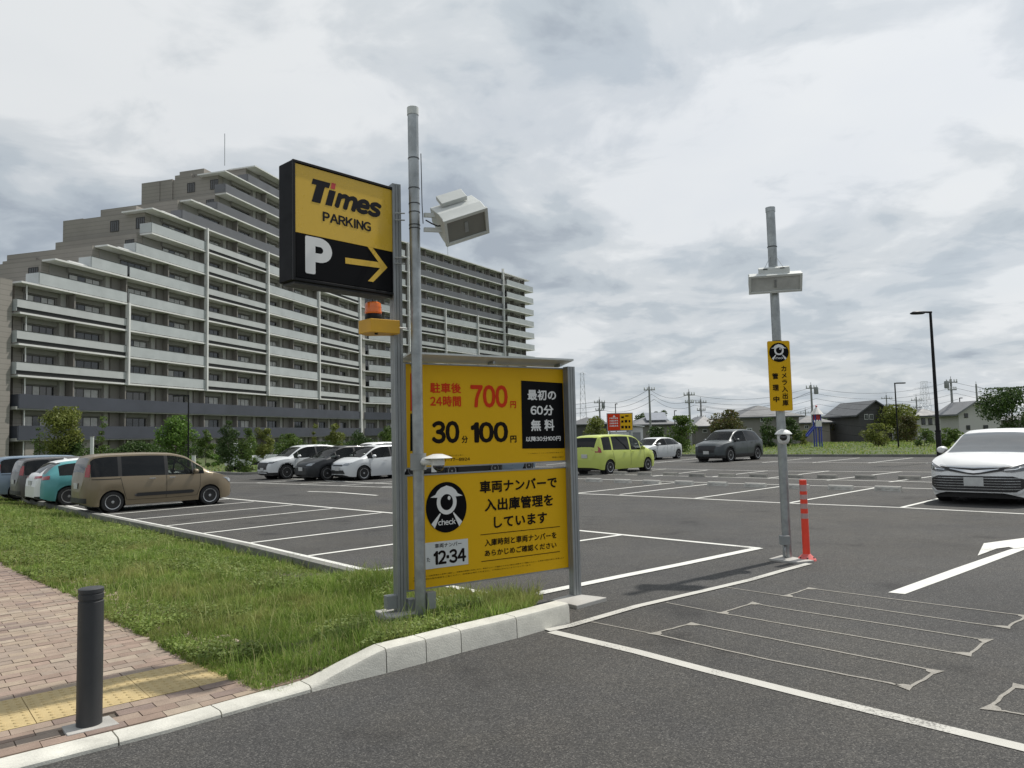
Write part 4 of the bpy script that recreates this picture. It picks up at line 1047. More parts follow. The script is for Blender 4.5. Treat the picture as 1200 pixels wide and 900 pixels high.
def pave_d(X, Y):
    """distance outside the bricks' polygon edge (0 on the bricks)"""
    ins = in_poly(X, Y, poly2); d = np.full(len(X), 9.0); gx_ = [v.x + 0.12 for v in gew]; gy_ = [v.y + 0.20 for v in gew]
    for i in range(len(gew) - 1):
        ax, ay, bx, by = gx_[i], gy_[i], gx_[i + 1], gy_[i + 1]; t = np.clip(((X - ax) * (bx - ax) + (Y - ay) * (by - ay)) / ((bx - ax) ** 2 + (by - ay) ** 2), 0, 1)
        d = np.minimum(d, np.hypot(X - ax - t * (bx - ax), Y - ay - t * (by - ay)))
    return np.where(ins, 0.0, d)
def base_z(X, Y):
    d = np.full(len(X), 9.0); h = np.zeros(len(X))
    for i in range(len(kd) - 1):
        ax, ay, bx, by = kx[i], ky[i], kx[i + 1], ky[i + 1]; t = np.clip(((X - ax) * (bx - ax) + (Y - ay) * (by - ay)) / ((bx - ax) ** 2 + (by - ay) ** 2), 0, 1)
        q = np.hypot(X - ax - t * (bx - ax), Y - ay - t * (by - ay)); m_ = q < d; d[m_] = q[m_]; h[m_] = (kh[i] + t * (kh[i + 1] - kh[i]))[m_]
    return 0.004 + 0.03 * np.clip(1 - pave_d(X, Y) / 0.12, 0, 1) + (h - 0.03) * np.clip(1 - d / 1.1, 0, 1) + dip(X, Y), d
def sample(n, ymax, powr, y0=5.0):
    out = []
    tot = 0
    while tot < n:
        X = rng.uniform(-20, 1.0, 400000); Y = rng.uniform(4.8, ymax, 400000)
        ok = (rng.uniform(0, 1, 400000) < np.minimum(1, (y0 / Y) ** powr)) & (X > -0.80 * Y - 1.2)
        X, Y = X[ok], Y[ok]; ok = in_poly(X, Y, verge_poly); out.append(np.stack([X[ok], Y[ok]])); tot += ok.sum()
    o = np.concatenate(out, 1)[:, :n]; return o[0], o[1]
NB = 13
Xc, Yc = sample(32000, 32, 1.9); nt_ = len(Xc)
tr_ = rng.uniform(0.010, 0.034, nt_) * np.clip(Yc / 9, 1, 2.2); th_ = rng.gamma(2.6, 0.38, nt_).clip(0.35, 2.6)
ta_ = rng.uniform(0, 2 * np.pi, (nt_, NB)); tq_ = np.sqrt(rng.uniform(0, 1, (nt_, NB))) * tr_[:, None]
X = (Xc[:, None] + np.cos(ta_) * tq_).ravel(); Y = (Yc[:, None] + np.sin(ta_) * tq_).ravel(); TH = np.repeat(th_, NB); TA = ta_.ravel()
Z, dk_ = base_z(X, Y)
# ragged edge against the bricks, thinner there
gx = np.array([v.x for v in gew]); gy = np.array([v.y for v in gew])
dg_ = np.full(len(X), 9.0)
for i in range(len(gew) - 1):
    ax, ay, bx, by = gx[i], gy[i], gx[i + 1], gy[i + 1]; t = np.clip(((X - ax) * (bx - ax) + (Y - ay) * (by - ay)) / ((bx - ax) ** 2 + (by - ay) ** 2), 0, 1)
    dg_ = np.minimum(dg_, np.hypot(X - ax - t * (bx - ax), Y - ay - t * (by - ay)))
cl = vnoise(X, Y, 0.55, 1) * 0.6 + vnoise(X, Y, 0.17, 2) * 0.4
keep = dg_ > -1
X, Y, Z, cl, dg_, dk_, TH, TA = X[keep], Y[keep], Z[keep], cl[keep], dg_[keep], dk_[keep], TH[keep], TA[keep]
Hh = (0.024 + 0.058 * cl ** 1.6) * rng.uniform(0.6, 1.25, len(X)) * TH * np.clip(0.45 + dg_ / 1.2, 0.45, 1)
# tall tufts: along the lot edge right of the posts, near the mast foot
mz = np.array([[0.0, 7.05], [-0.5, 6.9], [-0.2, 7.3], [-3.0, 10.6], [-2.6, 10.2], [-3.4, 11.0], [-1.7, 8.3]])
tall = np.zeros(len(X))
for (tx, ty), rad in zip(mz, (0.5, 0.4, 0.5, 0.4, 0.5, 0.6, 0.6)): tall = np.maximum(tall, np.exp(-((X - tx) ** 2 + (Y - ty) ** 2) / rad ** 2))
Hh *= 1 + 1.15 * tall * rng.uniform(0.5, 1, len(X))
Wd = 0.0042 * np.clip(Y / 6.0, 1, 3.5) * rng.uniform(0.7, 1.4, len(X))
V, T3 = blades(X, Y, Z, Hh, Wd, rng, 0.75, TA)
# a few long arching stems
n2 = 5200; X2, Y2 = sample(n2, 20, 1.2); Z2, _ = base_z(X2, Y2); V2, T2 = blades(X2, Y2, Z2, rng.uniform(0.12, 0.26, n2), np.full(n2, 0.006), rng, 0.9)
gme = np_mesh('grass', np.vstack([V, V2]), np.vstack([T3, T2 + len(V)]), M_GRASS)
go = bpy.data.objects.new('grass', gme); COL.objects.link(go)
tag(go, 'rough green grass growing on the verge between brick pavement and parking bays', 'grass', kind='stuff')
# low broad-leaved weeds
n3 = 90000; X3, Y3 = sample(n3, 20, 1.9); Z3, _ = base_z(X3, Y3)
kk = vnoise(X3, Y3, 0.7, 9) > 0.45; X3, Y3, Z3 = X3[kk], Y3[kk], Z3[kk]; n3 = len(X3)
s3 = rng.uniform(0.007, 0.014, n3) * np.clip(Y3 / 7, 1, 2.5); a3 = rng.uniform(0, 6.283, n3); h3 = Z3 + rng.uniform(0.01, 0.075, n3); tl = rng.uniform(-0.6, 0.6, (n3, 2))
V3 = np.zeros((n3, 4, 3))
for k in range(4):
    ca, sa = np.cos(a3 + k * np.pi / 2), np.sin(a3 + k * np.pi / 2)
    V3[:, k] = np.stack([X3 + ca * s3, Y3 + sa * s3, h3 + (ca * tl[:, 0] + sa * tl[:, 1]) * s3], 1)
wo_ = bpy.data.objects.new('weeds', np_mesh('weeds', V3.reshape(-1, 3), np.arange(n3 * 4).reshape(-1, 4), M_CLOVER)); COL.objects.link(wo_)
tag(wo_, 'low clover and broad-leaved weeds among the grass of the verge', 'weeds', kind='stuff')
# ------------------------------------------------------------ the apartment block
def facade_mat(name, col, line=2.92 / 6, dark=0.8):
    """small tiles: faint courses running round the building"""
    m = mat(name, col, 0.8, var=0.08, vscale=0.25, stain=0.10)
    t = m.node_tree; b = t.nodes['Principled BSDF']; src = b.inputs['Base Color'].links[0].from_socket
    c = t.nodes.new('ShaderNodeTexCoord'); s = t.nodes.new('ShaderNodeSeparateXYZ'); t.links.new(c.outputs['Object'], s.inputs[0])
    a = t.nodes.new('ShaderNodeMath'); a.operation = 'DIVIDE'; t.links.new(s.outputs[2], a.inputs[0]); a.inputs[1].default_value = line
    f = t.nodes.new('ShaderNodeMath'); f.operation = 'FRACT'; t.links.new(a.outputs[0], f.inputs[0])
    g = t.nodes.new('ShaderNodeMath'); g.operation = 'LESS_THAN'; t.links.new(f.outputs[0], g.inputs[0]); g.inputs[1].default_value = 0.14
    mr = t.nodes.new('ShaderNodeMapRange'); t.links.new(g.outputs[0], mr.inputs[0]); mr.inputs[3].default_value = 1.0; mr.inputs[4].default_value = dark
    v = t.nodes.new('ShaderNodeVectorMath'); v.operation = 'SCALE'; t.links.new(src, v.inputs[0]); t.links.new(mr.outputs[0], v.inputs['Scale'])
    t.links.new(v.outputs[0], b.inputs['Base Color']); return m
M_TILE = facade_mat("brown_tile", (0.28, 0.26, 0.235))
M_BACKW = mat("taupe_wall", (0.29, 0.28, 0.265), 0.85, var=0.07, vscale=0.4, stain=0.12)
M_PILLAR = mat("beige_wall", (0.41, 0.40, 0.375), 0.85, var=0.06, vscale=0.4, stain=0.12)
M_PART = mat("brown_partition", (0.20, 0.185, 0.17), 0.85, var=0.07, vscale=0.4)
M_SLABW = mat("white_edge", (0.72, 0.72, 0.71), 0.75, var=0.06, vscale=0.5, stain=0.18)
M_SOFF = mat("slab_grey", (0.36, 0.355, 0.34), 0.8, var=0.06, vscale=0.5)
M_RAILG = mat("frosted_glass_rail", (0.44, 0.465, 0.47), 0.14, var=0.10, vscale=0.5, spec=0.6)
M_RAILA = mat("grey_panel_rail", (0.46, 0.475, 0.475), 0.45, var=0.07, vscale=0.6)
M_RAILN = mat("navy_panel_rail", (0.055, 0.060, 0.078), 0.4, var=0.12, vscale=0.4, stain=0.1)
M_RAILD = mat("dark_grey_panel_rail", (0.125, 0.128, 0.14), 0.4, var=0.12, vscale=0.4, stain=0.1)
M_FRAMED = mat("dark_window_frame", (0.028, 0.026, 0.024), 0.5)
M_PANE = mat("window_glass", (0.022, 0.026, 0.028), 0.06, var=0.3, vscale=0.8, spec=0.8)
M_CURT = mat("curtained_glass", (0.42, 0.42, 0.40), 0.15, var=0.25, vscale=1.2, spec=0.6)
M_GAP = mat("shadow_gap_black", (0.015, 0.015, 0.015), 0.6)

ZK = [-0.4 + 2.92 * k for k in range(0, 16)]
def depthY(px): return FPX * 3.0 / (0.0459 * (857 - px)) if px <= 423.5 else FPX * 3.0 / (0.0267 * (1155 - px))
def wing(pa, pb):
    A = atY(pa, 515, depthY(pa)); B = atY(pb, 515, depthY(pb)); A.z = B.z = 0
    u = (B - A).normalized(); n = Vector((-u.y, u.x, 0)); return A, u, n
A1, u1, n1_ = wing(15, 423)
A2, u2, n2_ = wing(423.6, 618)
def tpx(px, A, u):
    """distance along the facade line at picture column px (level with the eye)"""
    d = ray(px, 526 - 0.0257 * px); e = Vector((0, 0, 0))
    # A + u t parallel to d in plan
    den = u.x * d.y - u.y * d.x
    return (A.y * d.x - A.x * d.y) / den
bl = empty('apartment_building', (A1.x, A1.y, 0), 0, 'long stepped fourteen-storey apartment block with glass balconies and navy lower floors', 'building')
def fb(b, A, u, n, t0, t1, d0, d1, z0, z1):
    """box in facade coordinates"""
    c = A + u * (t0 + t1) / 2 + n * (d0 + d1) / 2 + Vector((0, 0, (z0 + z1) / 2))
    b.obox(c, u * (t1 - t0) / 2, n * (d1 - d0) / 2, Vector((0, 0, (z1 - z0) / 2)))
T1 = lambda px: tpx(px, A1, u1)
T2 = lambda px: tpx(px, A2, u2)
END1 = T1(423)
wall_px = {1: 15, 2: 15, 3: 15, 4: 15, 5: 15, 6: 17, 7: 48, 8: 108, 9: 160, 10: 170, 11: 208, 12: 252, 13: 256, 14: 288}
slab_px = {1: 19, 2: 19, 3: 21, 4: 22, 5: 23.5, 6: 25.3, 7: 65, 8: 126, 9: 178, 10: 178.8, 11: 224, 12: 265, 13: 264, 14: 299}
# tops project a little inwards, so convert at the height of the level
def Tz(px, z, dp=0.0):
    """t on the wing-1 facade, dp metres behind its front, where picture column px crosses height z"""
    lo, hi = -20.0, END1
    for _ in range(50):
        mid = (lo + hi) / 2; P = A1 + u1 * mid + n1_ * dp + Vector((0, 0, z - EYE)); q = 600 + FPX * P.dot(RIGHT) / P.dot(FWD)
        if q < px: lo = mid
        else: hi = mid
    return lo
def Tz2(px, z):
    lo, hi = -5.0, 90.0
    for _ in range(50):
        mid = (lo + hi) / 2; P = A2 + u2 * mid + Vector((0, 0, z - EYE)); q = 600 + FPX * P.dot(RIGHT) / P.dot(FWD)
        if q < px: lo = mid
        else: hi = mid
    return lo
def part(name, mt, fn, bev=0):
    b = MB(); fn(b); return b.build(name, mt, bl)
cols1 = [T1(15), Tz(150, 12), Tz(242, 15), Tz(314, 15), Tz(374, 15), END1]
c2px = [423.6, 480, 523, 561, 592, 618]
cols2 = [Tz2(p, 18) for p in c2px]
WD = 1.7
for s_ in range(1, 15):
    z0, z1 = ZK[s_ - 1], ZK[s_]
    t0 = Tz(wall_px[s_], (z0 + z1) / 2, WD)
    back = 13.5
    part('storey_wall', M_TILE, lambda b: fb(b, A1, u1, n1_, t0, END1 + 0.5, WD, back, z0, z1 - 0.003))
    # lighter inner face behind the balconies
    part('balcony_back_wall', M_BACKW, lambda b: fb(b, A1, u1, n1_, t0 + 0.9, END1, WD - 0.06, WD - 0.003, z0 + 0.005, z1 - 0.21))
    part('storey_wall', M_TILE, lambda b: fb(b, A2, u2, n2_, 0.2, cols2[5] - 0.6, WD, 13, z0, z1 - 0.003))
    part('balcony_back_wall', M_BACKW, lambda b: fb(b, A2, u2, n2_, 0.2, cols2[5] - 0.7, WD - 0.06, WD - 0.003, z0 + 0.005, z1 - 0.21))
# brown end wall flush with the balconies on the far left, storeys 1 to 6
for s_ in range(1, 7):
    part('end_wall', M_TILE, lambda b: fb(b, A1, u1, n1_, cols1[0] - 1.2, cols1[0] + 0.02, 0.5, 13.4, ZK[s_ - 1] + 0.002, ZK[s_]))
for s_, q in ((6, 0.5), (7, 2.2)):
    pass
for k in range(1, 15):
    z = ZK[k]; t0 = Tz(slab_px[k], z)
    navy = k <= 2
    e0 = 0.0 if not navy else 0.05
    dd = 4.4 if k in (6, 7, 8, 9, 10, 11, 12, 13, 14) else WD
    part('balcony_slab', M_SOFF if navy else M_SLABW, lambda b: fb(b, A1, u1, n1_, t0, END1 + 0.15, e0, dd, z - (0.17 if not navy else 0.28), z + 0.002))
    part('balcony_slab', M_SOFF if navy else M_SLABW, lambda b: fb(b, A2, u2, n2_, 0.6, cols2[4] + 0.1, e0, WD, z - 0.2, z + 0.002))
    if k > 1: part('balcony_slab', M_SOFF if navy else M_SLABW, lambda b: fb(b, A2, u2, n2_, cols2[4] + 0.1, cols2[5] + (2.4 if k < 14 else 1.7), -0.9 if k < 14 else -0.3, 3.5, z - 0.2, z + 0.001))
# parapets and set-back masses on the steps
for k in (6, 7, 8, 9, 10, 11, 12, 13, 14):
    z = ZK[k]; t0 = Tz(slab_px[k], z); t1 = Tz(slab_px[k + 1], z) if k < 14 else END1
    if t1 - t0 > 1.0: part('parapet', M_SLABW, lambda b: fb(b, A1, u1, n1_, t0 + 2.0, min(t1 + 1, END1), 0.5, 0.75, z, z + 0.28))
def tower(pxl, ytop, d0, d1, w, zb):
    """block whose rear left corner stands at picture column pxl, its top edge there at row ytop"""
    z = 30.0
    for _ in range(4):
        t = Tz(pxl, z, d1); P = A1 + u1 * t + n1_ * d1; z = atY(pxl, ytop, P.y).z
    part('service_tower', M_TILE, lambda b: fb(b, A1, u1, n1_, t, t + w, d0, d1, zb, z))
tower(74, 259, 11.0, 14.0, 7, 18); tower(98.5, 256.5, 8, 11.2, 9, 18); tower(120, 246.5, 4.0, 9.0, 10, 18)
tower(166, 215, 11.0, 14.0, 8, 27); tower(187, 212, 9, 11.1, 9, 27); tower(205, 206, 6.5, 9.2, 9, 27); tower(210.5, 201.5, 5.0, 9.0, 14, 27)
tower(65, 289, 9.5, 13.8, 9, 14); tower(19, 300, 7.5, 13.6, 8, 12); tower(3, 306.5, 9, 13.7, 8, 10); tower(41, 296.5, 9.0, 13.5, 8, 12)
part('roof_parapet', M_SOFF, lambda b: fb(b, A2, u2, n2_, 0.5, cols2[4], 2.0, 13, ZK[14], ZK[14] + 0.35))
for A, u, n, t, dd in ((A1, u1, n1_, Tz(292, ZK[14]), 4), (A2, u2, n2_, Tz2(542, ZK[14]), 4)):
    b = MB(); p = A + u * t + n * dd; b.tube(p + UPZ * ZK[14], p + UPZ * (ZK[14] + 4.6), 0.05, n=6); b.build('lightning_rod', M_GALV, bl)

def rail(A, u, n, t0, t1, z, kind, d=0.0):
    """one balcony front between columns"""
    if t1 - t0 < 0.8: return
    if kind == 'A':
        part('balcony_rail', M_RAILA, lambda b: (fb(b, A, u, n, t0, t1, d + 0.06, d + 0.12, z + 0.42, z + 1.18)))
        part('rail_gap', M_GAP, lambda b: fb(b, A, u, n, t0, t1, d + 0.16, d + 0.20, z + 0.02, z + 0.43))
        part('handrail', M_FRAMED, lambda b: fb(b, A, u, n, t0, t1, d + 0.04, d + 0.14, z + 1.181, z + 1.23))
    elif kind == 'B':
        part('balcony_rail', M_RAILG, lambda b: fb(b, A, u, n, t0, t1, d + 0.04, d + 0.10, z + 0.06, z + 1.18))
        part('handrail', M_FRAMED, lambda b: fb(b, A, u, n, t0, t1, d + 0.02, d + 0.12, z + 1.181, z + 1.23))
    elif kind == 'N':
        part('balcony_rail', M_RAILN, lambda b: fb(b, A, u, n, t0, t1, d - 0.02, d + 0.04, z - 0.18, z + 1.15))
    elif kind == 'D':
        part('balcony_rail', M_RAILD, lambda b: fb(b, A, u, n, t0, t1, d + 0.02, d + 0.08, z - 0.005, z + 1.15))
rail_px = {3: 20, 4: 20.5, 5: 21, 6: 47, 7: 108, 8: 160, 9: 178.5, 10: 214, 11: 255, 12: 264.5, 13: 291}
for k in range(1, 14):
    z = ZK[k]
    if k <= 2:
        rail(A1, u1, n1_, cols1[0] + 0.5, END1, z, 'N')
        rail(A2, u2, n2_, 0.8, cols2[4], z, 'N')
        part('side_rail', M_RAILN, lambda b: fb(b, A1, u1, n1_, cols1[0] + 0.42, cols1[0] + 0.47, 0.0, WD, z - 0.15, z + 1.12))
        continue
    ts = Tz(rail_px[k], z + 1)
    for i in range(5):
        a, b_ = max(cols1[i], ts), cols1[i + 1]
        if k >= 10: kd_ = 'D'
        elif i == 0: kd_ = 'A' if k < 6 else 'B'
        else: kd_ = 'BABA'[i - 1]
        g = 0.18 if k < 10 else 0.0
        rail(A1, u1, n1_, a + (g if a > ts else 0), b_ - g, z, kd_)
    part('side_rail', M_RAILD if k >= 10 else M_RAILG, lambda b: fb(b, A1, u1, n1_, ts - 0.05, ts - 0.005, 0.1, WD, z + 0.06, z + 1.17))
    for i in range(4):
        kd_ = 'D' if k >= 10 and i > 0 else 'BABA'[i]
        g = 0.16 if k < 10 else 0.0
        rail(A2, u2, n2_, cols2[i] + (g if i else 2.0), cols2[i + 1] - (g if i else 0.9), z, kd_)
    part('balcony_rail', M_RAILG, lambda b: fb(b, A2, u2, n2_, cols2[4] + 0.25, cols2[5] + 2.3, -0.88, -0.82, z - 0.05, z + 1.18))
    part('side_rail', M_RAILG, lambda b: fb(b, A2, u2, n2_, cols2[5] + 2.26, cols2[5] + 2.32, -0.80, 1.7, z - 0.05, z + 1.18))
# white columns in front of the balconies
def column(A, u, n, t, z0, z1, w=0.24):
    part('column', M_SLABW, lambda b: fb(b, A, u, n, t - w / 2, t + w / 2, -0.22, 0.28, z0, z1))
column(A1, u1, n1_, cols1[1], ZK[3] - 0.21, ZK[6] + 0.01)
for i in (2, 3, 4): column(A1, u1, n1_, cols1[i], ZK[3] - 0.21, ZK[10] + 0.01)
column(A1, u1, n1_, END1 + 0.05, ZK[0], ZK[14] + 0.02, 0.4)
part('corner_wall', M_PILLAR, lambda b: fb(b, A2, u2, n2_, 0.30, 1.5, 0.3, WD, ZK[0], ZK[14] - 0.01))
for i in (2, 3): column(A2, u2, n2_, cols2[i], ZK[1], ZK[10] + 0.01)
column(A2, u2, n2_, cols2[1], ZK[1], ZK[14] + 0.01)
column(A2, u2, n2_, cols2[4], ZK[1], ZK[14] + 0.9, 0.42)
# ground floor piers
for i in range(10):
    t = cols1[0] + 1.5 + (END1 - cols1[0] - 2) * i / 10
    part('pier', M_TILE, lambda b: fb(b, A1, u1, n1_, t, t + 0.9, 0.3, WD - 0.08, ZK[0], ZK[1] - 0.29))
b = MB(); b.tube(A1 + u1 * (cols1[0] + 1.35) + n1_ * 0.35 + UPZ * ZK[0], A1 + u1 * (cols1[0] + 1.35) + n1_ * 0.35 + UPZ * ZK[6], 0.06, n=6); b.build('downpipe', M_SLABW, bl)

# windows: dark frames with glass, some curtained; a hundred-odd flats
def win_meshes(w, h):
    f = MB(); t = 0.07
    f.box(-t, -0.05, -t, w + t, 0.0, 0); f.box(-t, -0.05, h, w + t, 0.0, h + t); f.box(-t, -0.05, 0, 0, 0, h); f.box(w, -0.05, 0, w + t, 0, h)
    for q in (0.27, 0.52, 0.76): f.box(w * q - 0.03, -0.045, 0, w * q + 0.03, 0.0, h)
    p = [MB(), MB(), MB()]
    p[0].box(0, -0.022, 0, w * 0.27 - 0.03, -0.012, h); p[1].box(w * 0.27 + 0.03, -0.022, 0, w * 0.52 - 0.03, -0.012, h); p[2].box(w * 0.52 + 0.03, -0.022, 0, w - 0.0, -0.012, h)
    fm = f.mesh('window', M_FRAMED)
    pm = {(i, m.name): p[i].mesh('pane', m) for i in range(3) for m in (M_PANE, M_CURT)}
    return fm, pm
WH = 1.95
fmA, pmA = win_meshes(3.8, WH); fmB, pmB = win_meshes(3.1, WH); fmS, pmS = win_meshes(1.1, 1.2)
wr = random.Random(5)
def window(A, u, n, t, z, fm, pm, d=WD - 0.07, nrm=None):
    p = A + u * t + n * d + Vector((0, 0, z)) - wloc(bl)
    o = inst('window', fm, bl); rot = Matrix((u, n, UPZ)).transposed().to_4x4(); rot.translation = p; o.matrix_local = rot
    for i in range(3):
        cur = wr.random() < (0.70, 0.22, 0.42)[i]
        inst('pane', pm[(i, (M_CURT if cur else M_PANE).name)], o)
def flat_front(A, u, n, t0, t1, z0, s_):
    w = t1 - t0; top = z0 + 2.72
    fm, pm = (fmA, pmA) if w > 6.2 else (fmB, pmB)
    ww = 3.8 if w > 6.2 else 3.1
    window(A, u, n, t0 + 0.5, z0 + 0.12, fm, pm)
    pill = t0 + 0.5 + ww + 0.35
    for a, b_, d0, mt, nm in ((pill, pill + 0.6, WD - 0.55, M_PILLAR, 'pillar'), (pill + 0.63, t1 - 0.12, WD - 0.75, M_PART, 'partition'), (t1 - 0.1, t1 + 0.06, 0.25, M_PART, 'party_screen')):
        if b_ - a > 0.1: P_[nm].cur = 0; fb(P_[nm], A, u, n, a, b_, d0, WD - 0.062, z0 + 0.003, top - 0.003)
    fb(P_['lintel'], A, u, n, t0 + 0.2, t0 + 0.8 + ww, WD - 0.35, WD - 0.062, z0 + 2.25, top - 0.002)
for s_ in range(1, 15):
    z0 = ZK[s_ - 1]; t0 = Tz(wall_px[s_], z0 + 1.5, WD)
    P_ = {'pillar': MB(), 'partition': MB(), 'party_screen': MB(), 'lintel': MB()}
    for i in range(5):
        for h in range(2):
            a = cols1[i] + (cols1[i + 1] - cols1[i]) * h / 2; b_ = cols1[i] + (cols1[i + 1] - cols1[i]) * (h + 1) / 2
            if i == 0 and h == 0: a += 0.9
            if a < t0 - 0.1:
                if b_ - t0 > 4.4: a = t0 + 0.6
                else: continue
            if s_ == 1 and i == 0 and h == 0: continue
            flat_front(A1, u1, n1_, a, b_, z0, s_)
    for i in range(5):
        for h in range(2):
            a = cols2[i] + (cols2[i + 1] - cols2[i]) * h / 2; b_ = cols2[i] + (cols2[i + 1] - cols2[i]) * (h + 1) / 2
            if i == 0: a, b_ = a + 1.2 * (1 - h) , b_
            if i < 2 and s_ > 14: continue
            flat_front(A2, u2, n2_, a, b_, z0, s_)
    for nm, mt in (('pillar', M_PILLAR), ('partition', M_PART), ('party_screen', M_PART), ('lintel', M_BACKW)):
        o = P_[nm].build(nm, mt, bl); o['kind'] = 'stuff'
# small windows in the stepped end walls
for s_, dl_ in ((10, 2.9), (10, 6.6), (13, 2.9), (13, 6.6), (7, 3.2), (12, 3.0), (9, 3.2)):
    t0 = Tz(wall_px[s_], ZK[s_] - 1.4, WD)
    o = inst('window', fmS, bl); rot = Matrix((-n1_, u1, UPZ)).transposed().to_4x4(); rot.translation = A1 + u1 * (t0 - 0.01) + n1_ * dl_ + Vector((0, 0, ZK[s_ - 1] + 0.95)) - wloc(bl); o.matrix_local = rot
    for i in range(3): inst('pane', pmS[(i, M_PANE.name)], o)
# ------------------------------------------------------------ cars
M_TYRE = mat("tyre_rubber", (0.015, 0.015, 0.016), 0.8, var=0.15, vscale=20)
M_RIM = mat("alloy_rim", (0.42, 0.43, 0.44), 0.3, metal=0.8, var=0.08, vscale=10)
M_RIMD = mat("dark_rim", (0.05, 0.05, 0.055), 0.35, metal=0.6, var=0.08)
M_CGLASS = mat("car_glass", (0.008, 0.009, 0.010), 0.03, var=0.3, vscale=1.5, spec=0.28)
M_TRIM = mat("black_trim", (0.016, 0.016, 0.017), 0.5, var=0.1)
M_LAMP = mat("headlamp_lens", (0.20, 0.22, 0.24), 0.06, var=0.5, vscale=25, spec=0.8, coat=1.0)
M_LAMPD = mat("headlamp_dark", (0.05, 0.055, 0.06), 0.06, var=0.5, vscale=25, spec=0.8, coat=1.0)
M_TAIL = mat("tail_lamp", (0.30, 0.012, 0.018), 0.12, var=0.3, vscale=20, coat=0.8)
M_CHROME = mat("chrome", (0.65, 0.66, 0.67), 0.12, metal=1.0, var=0.05)
M_SEAM = mat("panel_seam", (0.01, 0.01, 0.01), 0.8)
M_PLATEW = mat("number_plate", (0.50, 0.51, 0.50), 0.5, var=0.08, vscale=12)
def clear_glass():
    m = mat("clear_car_glass", (0.010, 0.012, 0.013), 0.03, var=0.3, vscale=1.5, spec=0.5); t = m.node_tree
    tr = t.nodes.new('ShaderNodeBsdfTransparent'); tr.inputs[0].default_value = (0.62, 0.66, 0.64, 1); ms = t.nodes.new('ShaderNodeMixShader'); ms.inputs[0].default_value = 0.62
    t.links.new(t.nodes['Principled BSDF'].outputs[0], ms.inputs[1]); t.links.new(tr.outputs[0], ms.inputs[2]); t.links.new(ms.outputs[0], t.nodes['Material Output'].inputs[0]); return m
M_CLEAR = clear_glass(); M_SEAT = mat("seat_fabric", (0.07, 0.068, 0.065), 0.8, var=0.15, vscale=8)
def paint(name, c, metal=0.25): return mat(name, c, 0.38, metal=metal, var=0.02, vscale=0.8, spec=0.4, coat=0.25)

def smoothcurve(pts):
    xs = np.array([p[0] for p in pts]); ys = np.array([p[1] for p in pts]); h = np.diff(xs); d = np.diff(ys) / h
    m = np.zeros(len(xs)); m[1:-1] = np.where(d[:-1] * d[1:] > 0, 2 * d[:-1] * d[1:] / (d[:-1] + d[1:] + 1e-12), 0); m[0], m[-1] = d[0], d[-1]
    def f(x):
        i = int(np.clip(np.searchsorted(xs, x) - 1, 0, len(h) - 1)); t = (min(max(x, xs[0]), xs[-1]) - xs[i]) / h[i]
        return float((2 * t ** 3 - 3 * t * t + 1) * ys[i] + (t ** 3 - 2 * t * t + t) * h[i] * m[i] + (-2 * t ** 3 + 3 * t * t) * ys[i + 1] + (t ** 3 - t * t) * h[i] * m[i + 1])
    return f

def cast_patch(bvh, poly, axis, sign, mt, name, parent, off=0.006, step=0.07, thick=0.0):
    """flat outline pressed onto the body along axis ('x' front/rear: poly in (y,z); 'y' side: poly in (x,z); 'z' top: poly in (x,y))"""
    bm = bmesh.new()
    vs = [bm.verts.new((p[0], p[1], 0)) for p in poly]; bm.faces.new(vs)
    lo = [min(p[i] for p in poly) for i in (0, 1)]; hi = [max(p[i] for p in poly) for i in (0, 1)]
    for i in (0, 1):
        q = lo[i] + step
        while q < hi[i] - 1e-4:
            co = [0, 0, 0]; no = [0, 0, 0]; co[i] = q; no[i] = 1
            bmesh.ops.bisect_plane(bm, geom=bm.verts[:] + bm.edges[:] + bm.faces[:], plane_co=co, plane_no=no); q += step
    bmesh.ops.triangulate(bm, faces=bm.faces)
    bad = []
    last = None
    for v in bm.verts:
        a, b_ = v.co.x, v.co.y
        if axis == 'x': o = Vector((sign * 6, a, b_)); d = Vector((-sign, 0, 0))
        elif axis == 'y': o = Vector((a, sign * 3, b_)); d = Vector((0, -sign, 0))
        else: o = Vector((a, b_, 4)); d = Vector((0, 0, -1))
        hit = bvh.ray_cast(o, d)
        if hit[0] is None: bad.append(v); continue
        n = hit[1] if hit[1].dot(d) < 0 else -hit[1]
        v.co = hit[0] - d * off * 0.7 + n * off * 0.5
    bmesh.ops.delete(bm, geom=bad, context='VERTS')
    if not bm.faces: bm.free(); return None
    bmesh.ops.recalc_face_normals(bm, faces=bm.faces)
    me = bpy.data.meshes.new(name); bm.to_mesh(me); bm.free(); me.materials.append(mt); me.shade_smooth()
    o = bpy.data.objects.new(name, me); COL.objects.link(o); o.parent = parent
    if thick:
        s = o.modifiers.new('thickness', 'SOLIDIFY'); s.thickness = thick; s.offset = 0
    return o
def band(pts, w):
    """polyline to outline of width w (2-D)"""
    L_, R_ = [], []
    for i, p in enumerate(pts):
        a = Vector(pts[max(i - 1, 0)]); b_ = Vector(pts[min(i + 1, len(pts) - 1)]); d = (b_ - a).normalized(); n = Vector((-d.y, d.x)) * w / 2
        L_.append((p[0] + n.x, p[1] + n.y)); R_.append((p[0] - n.x, p[1] - n.y))
    return L_ + R_[::-1]

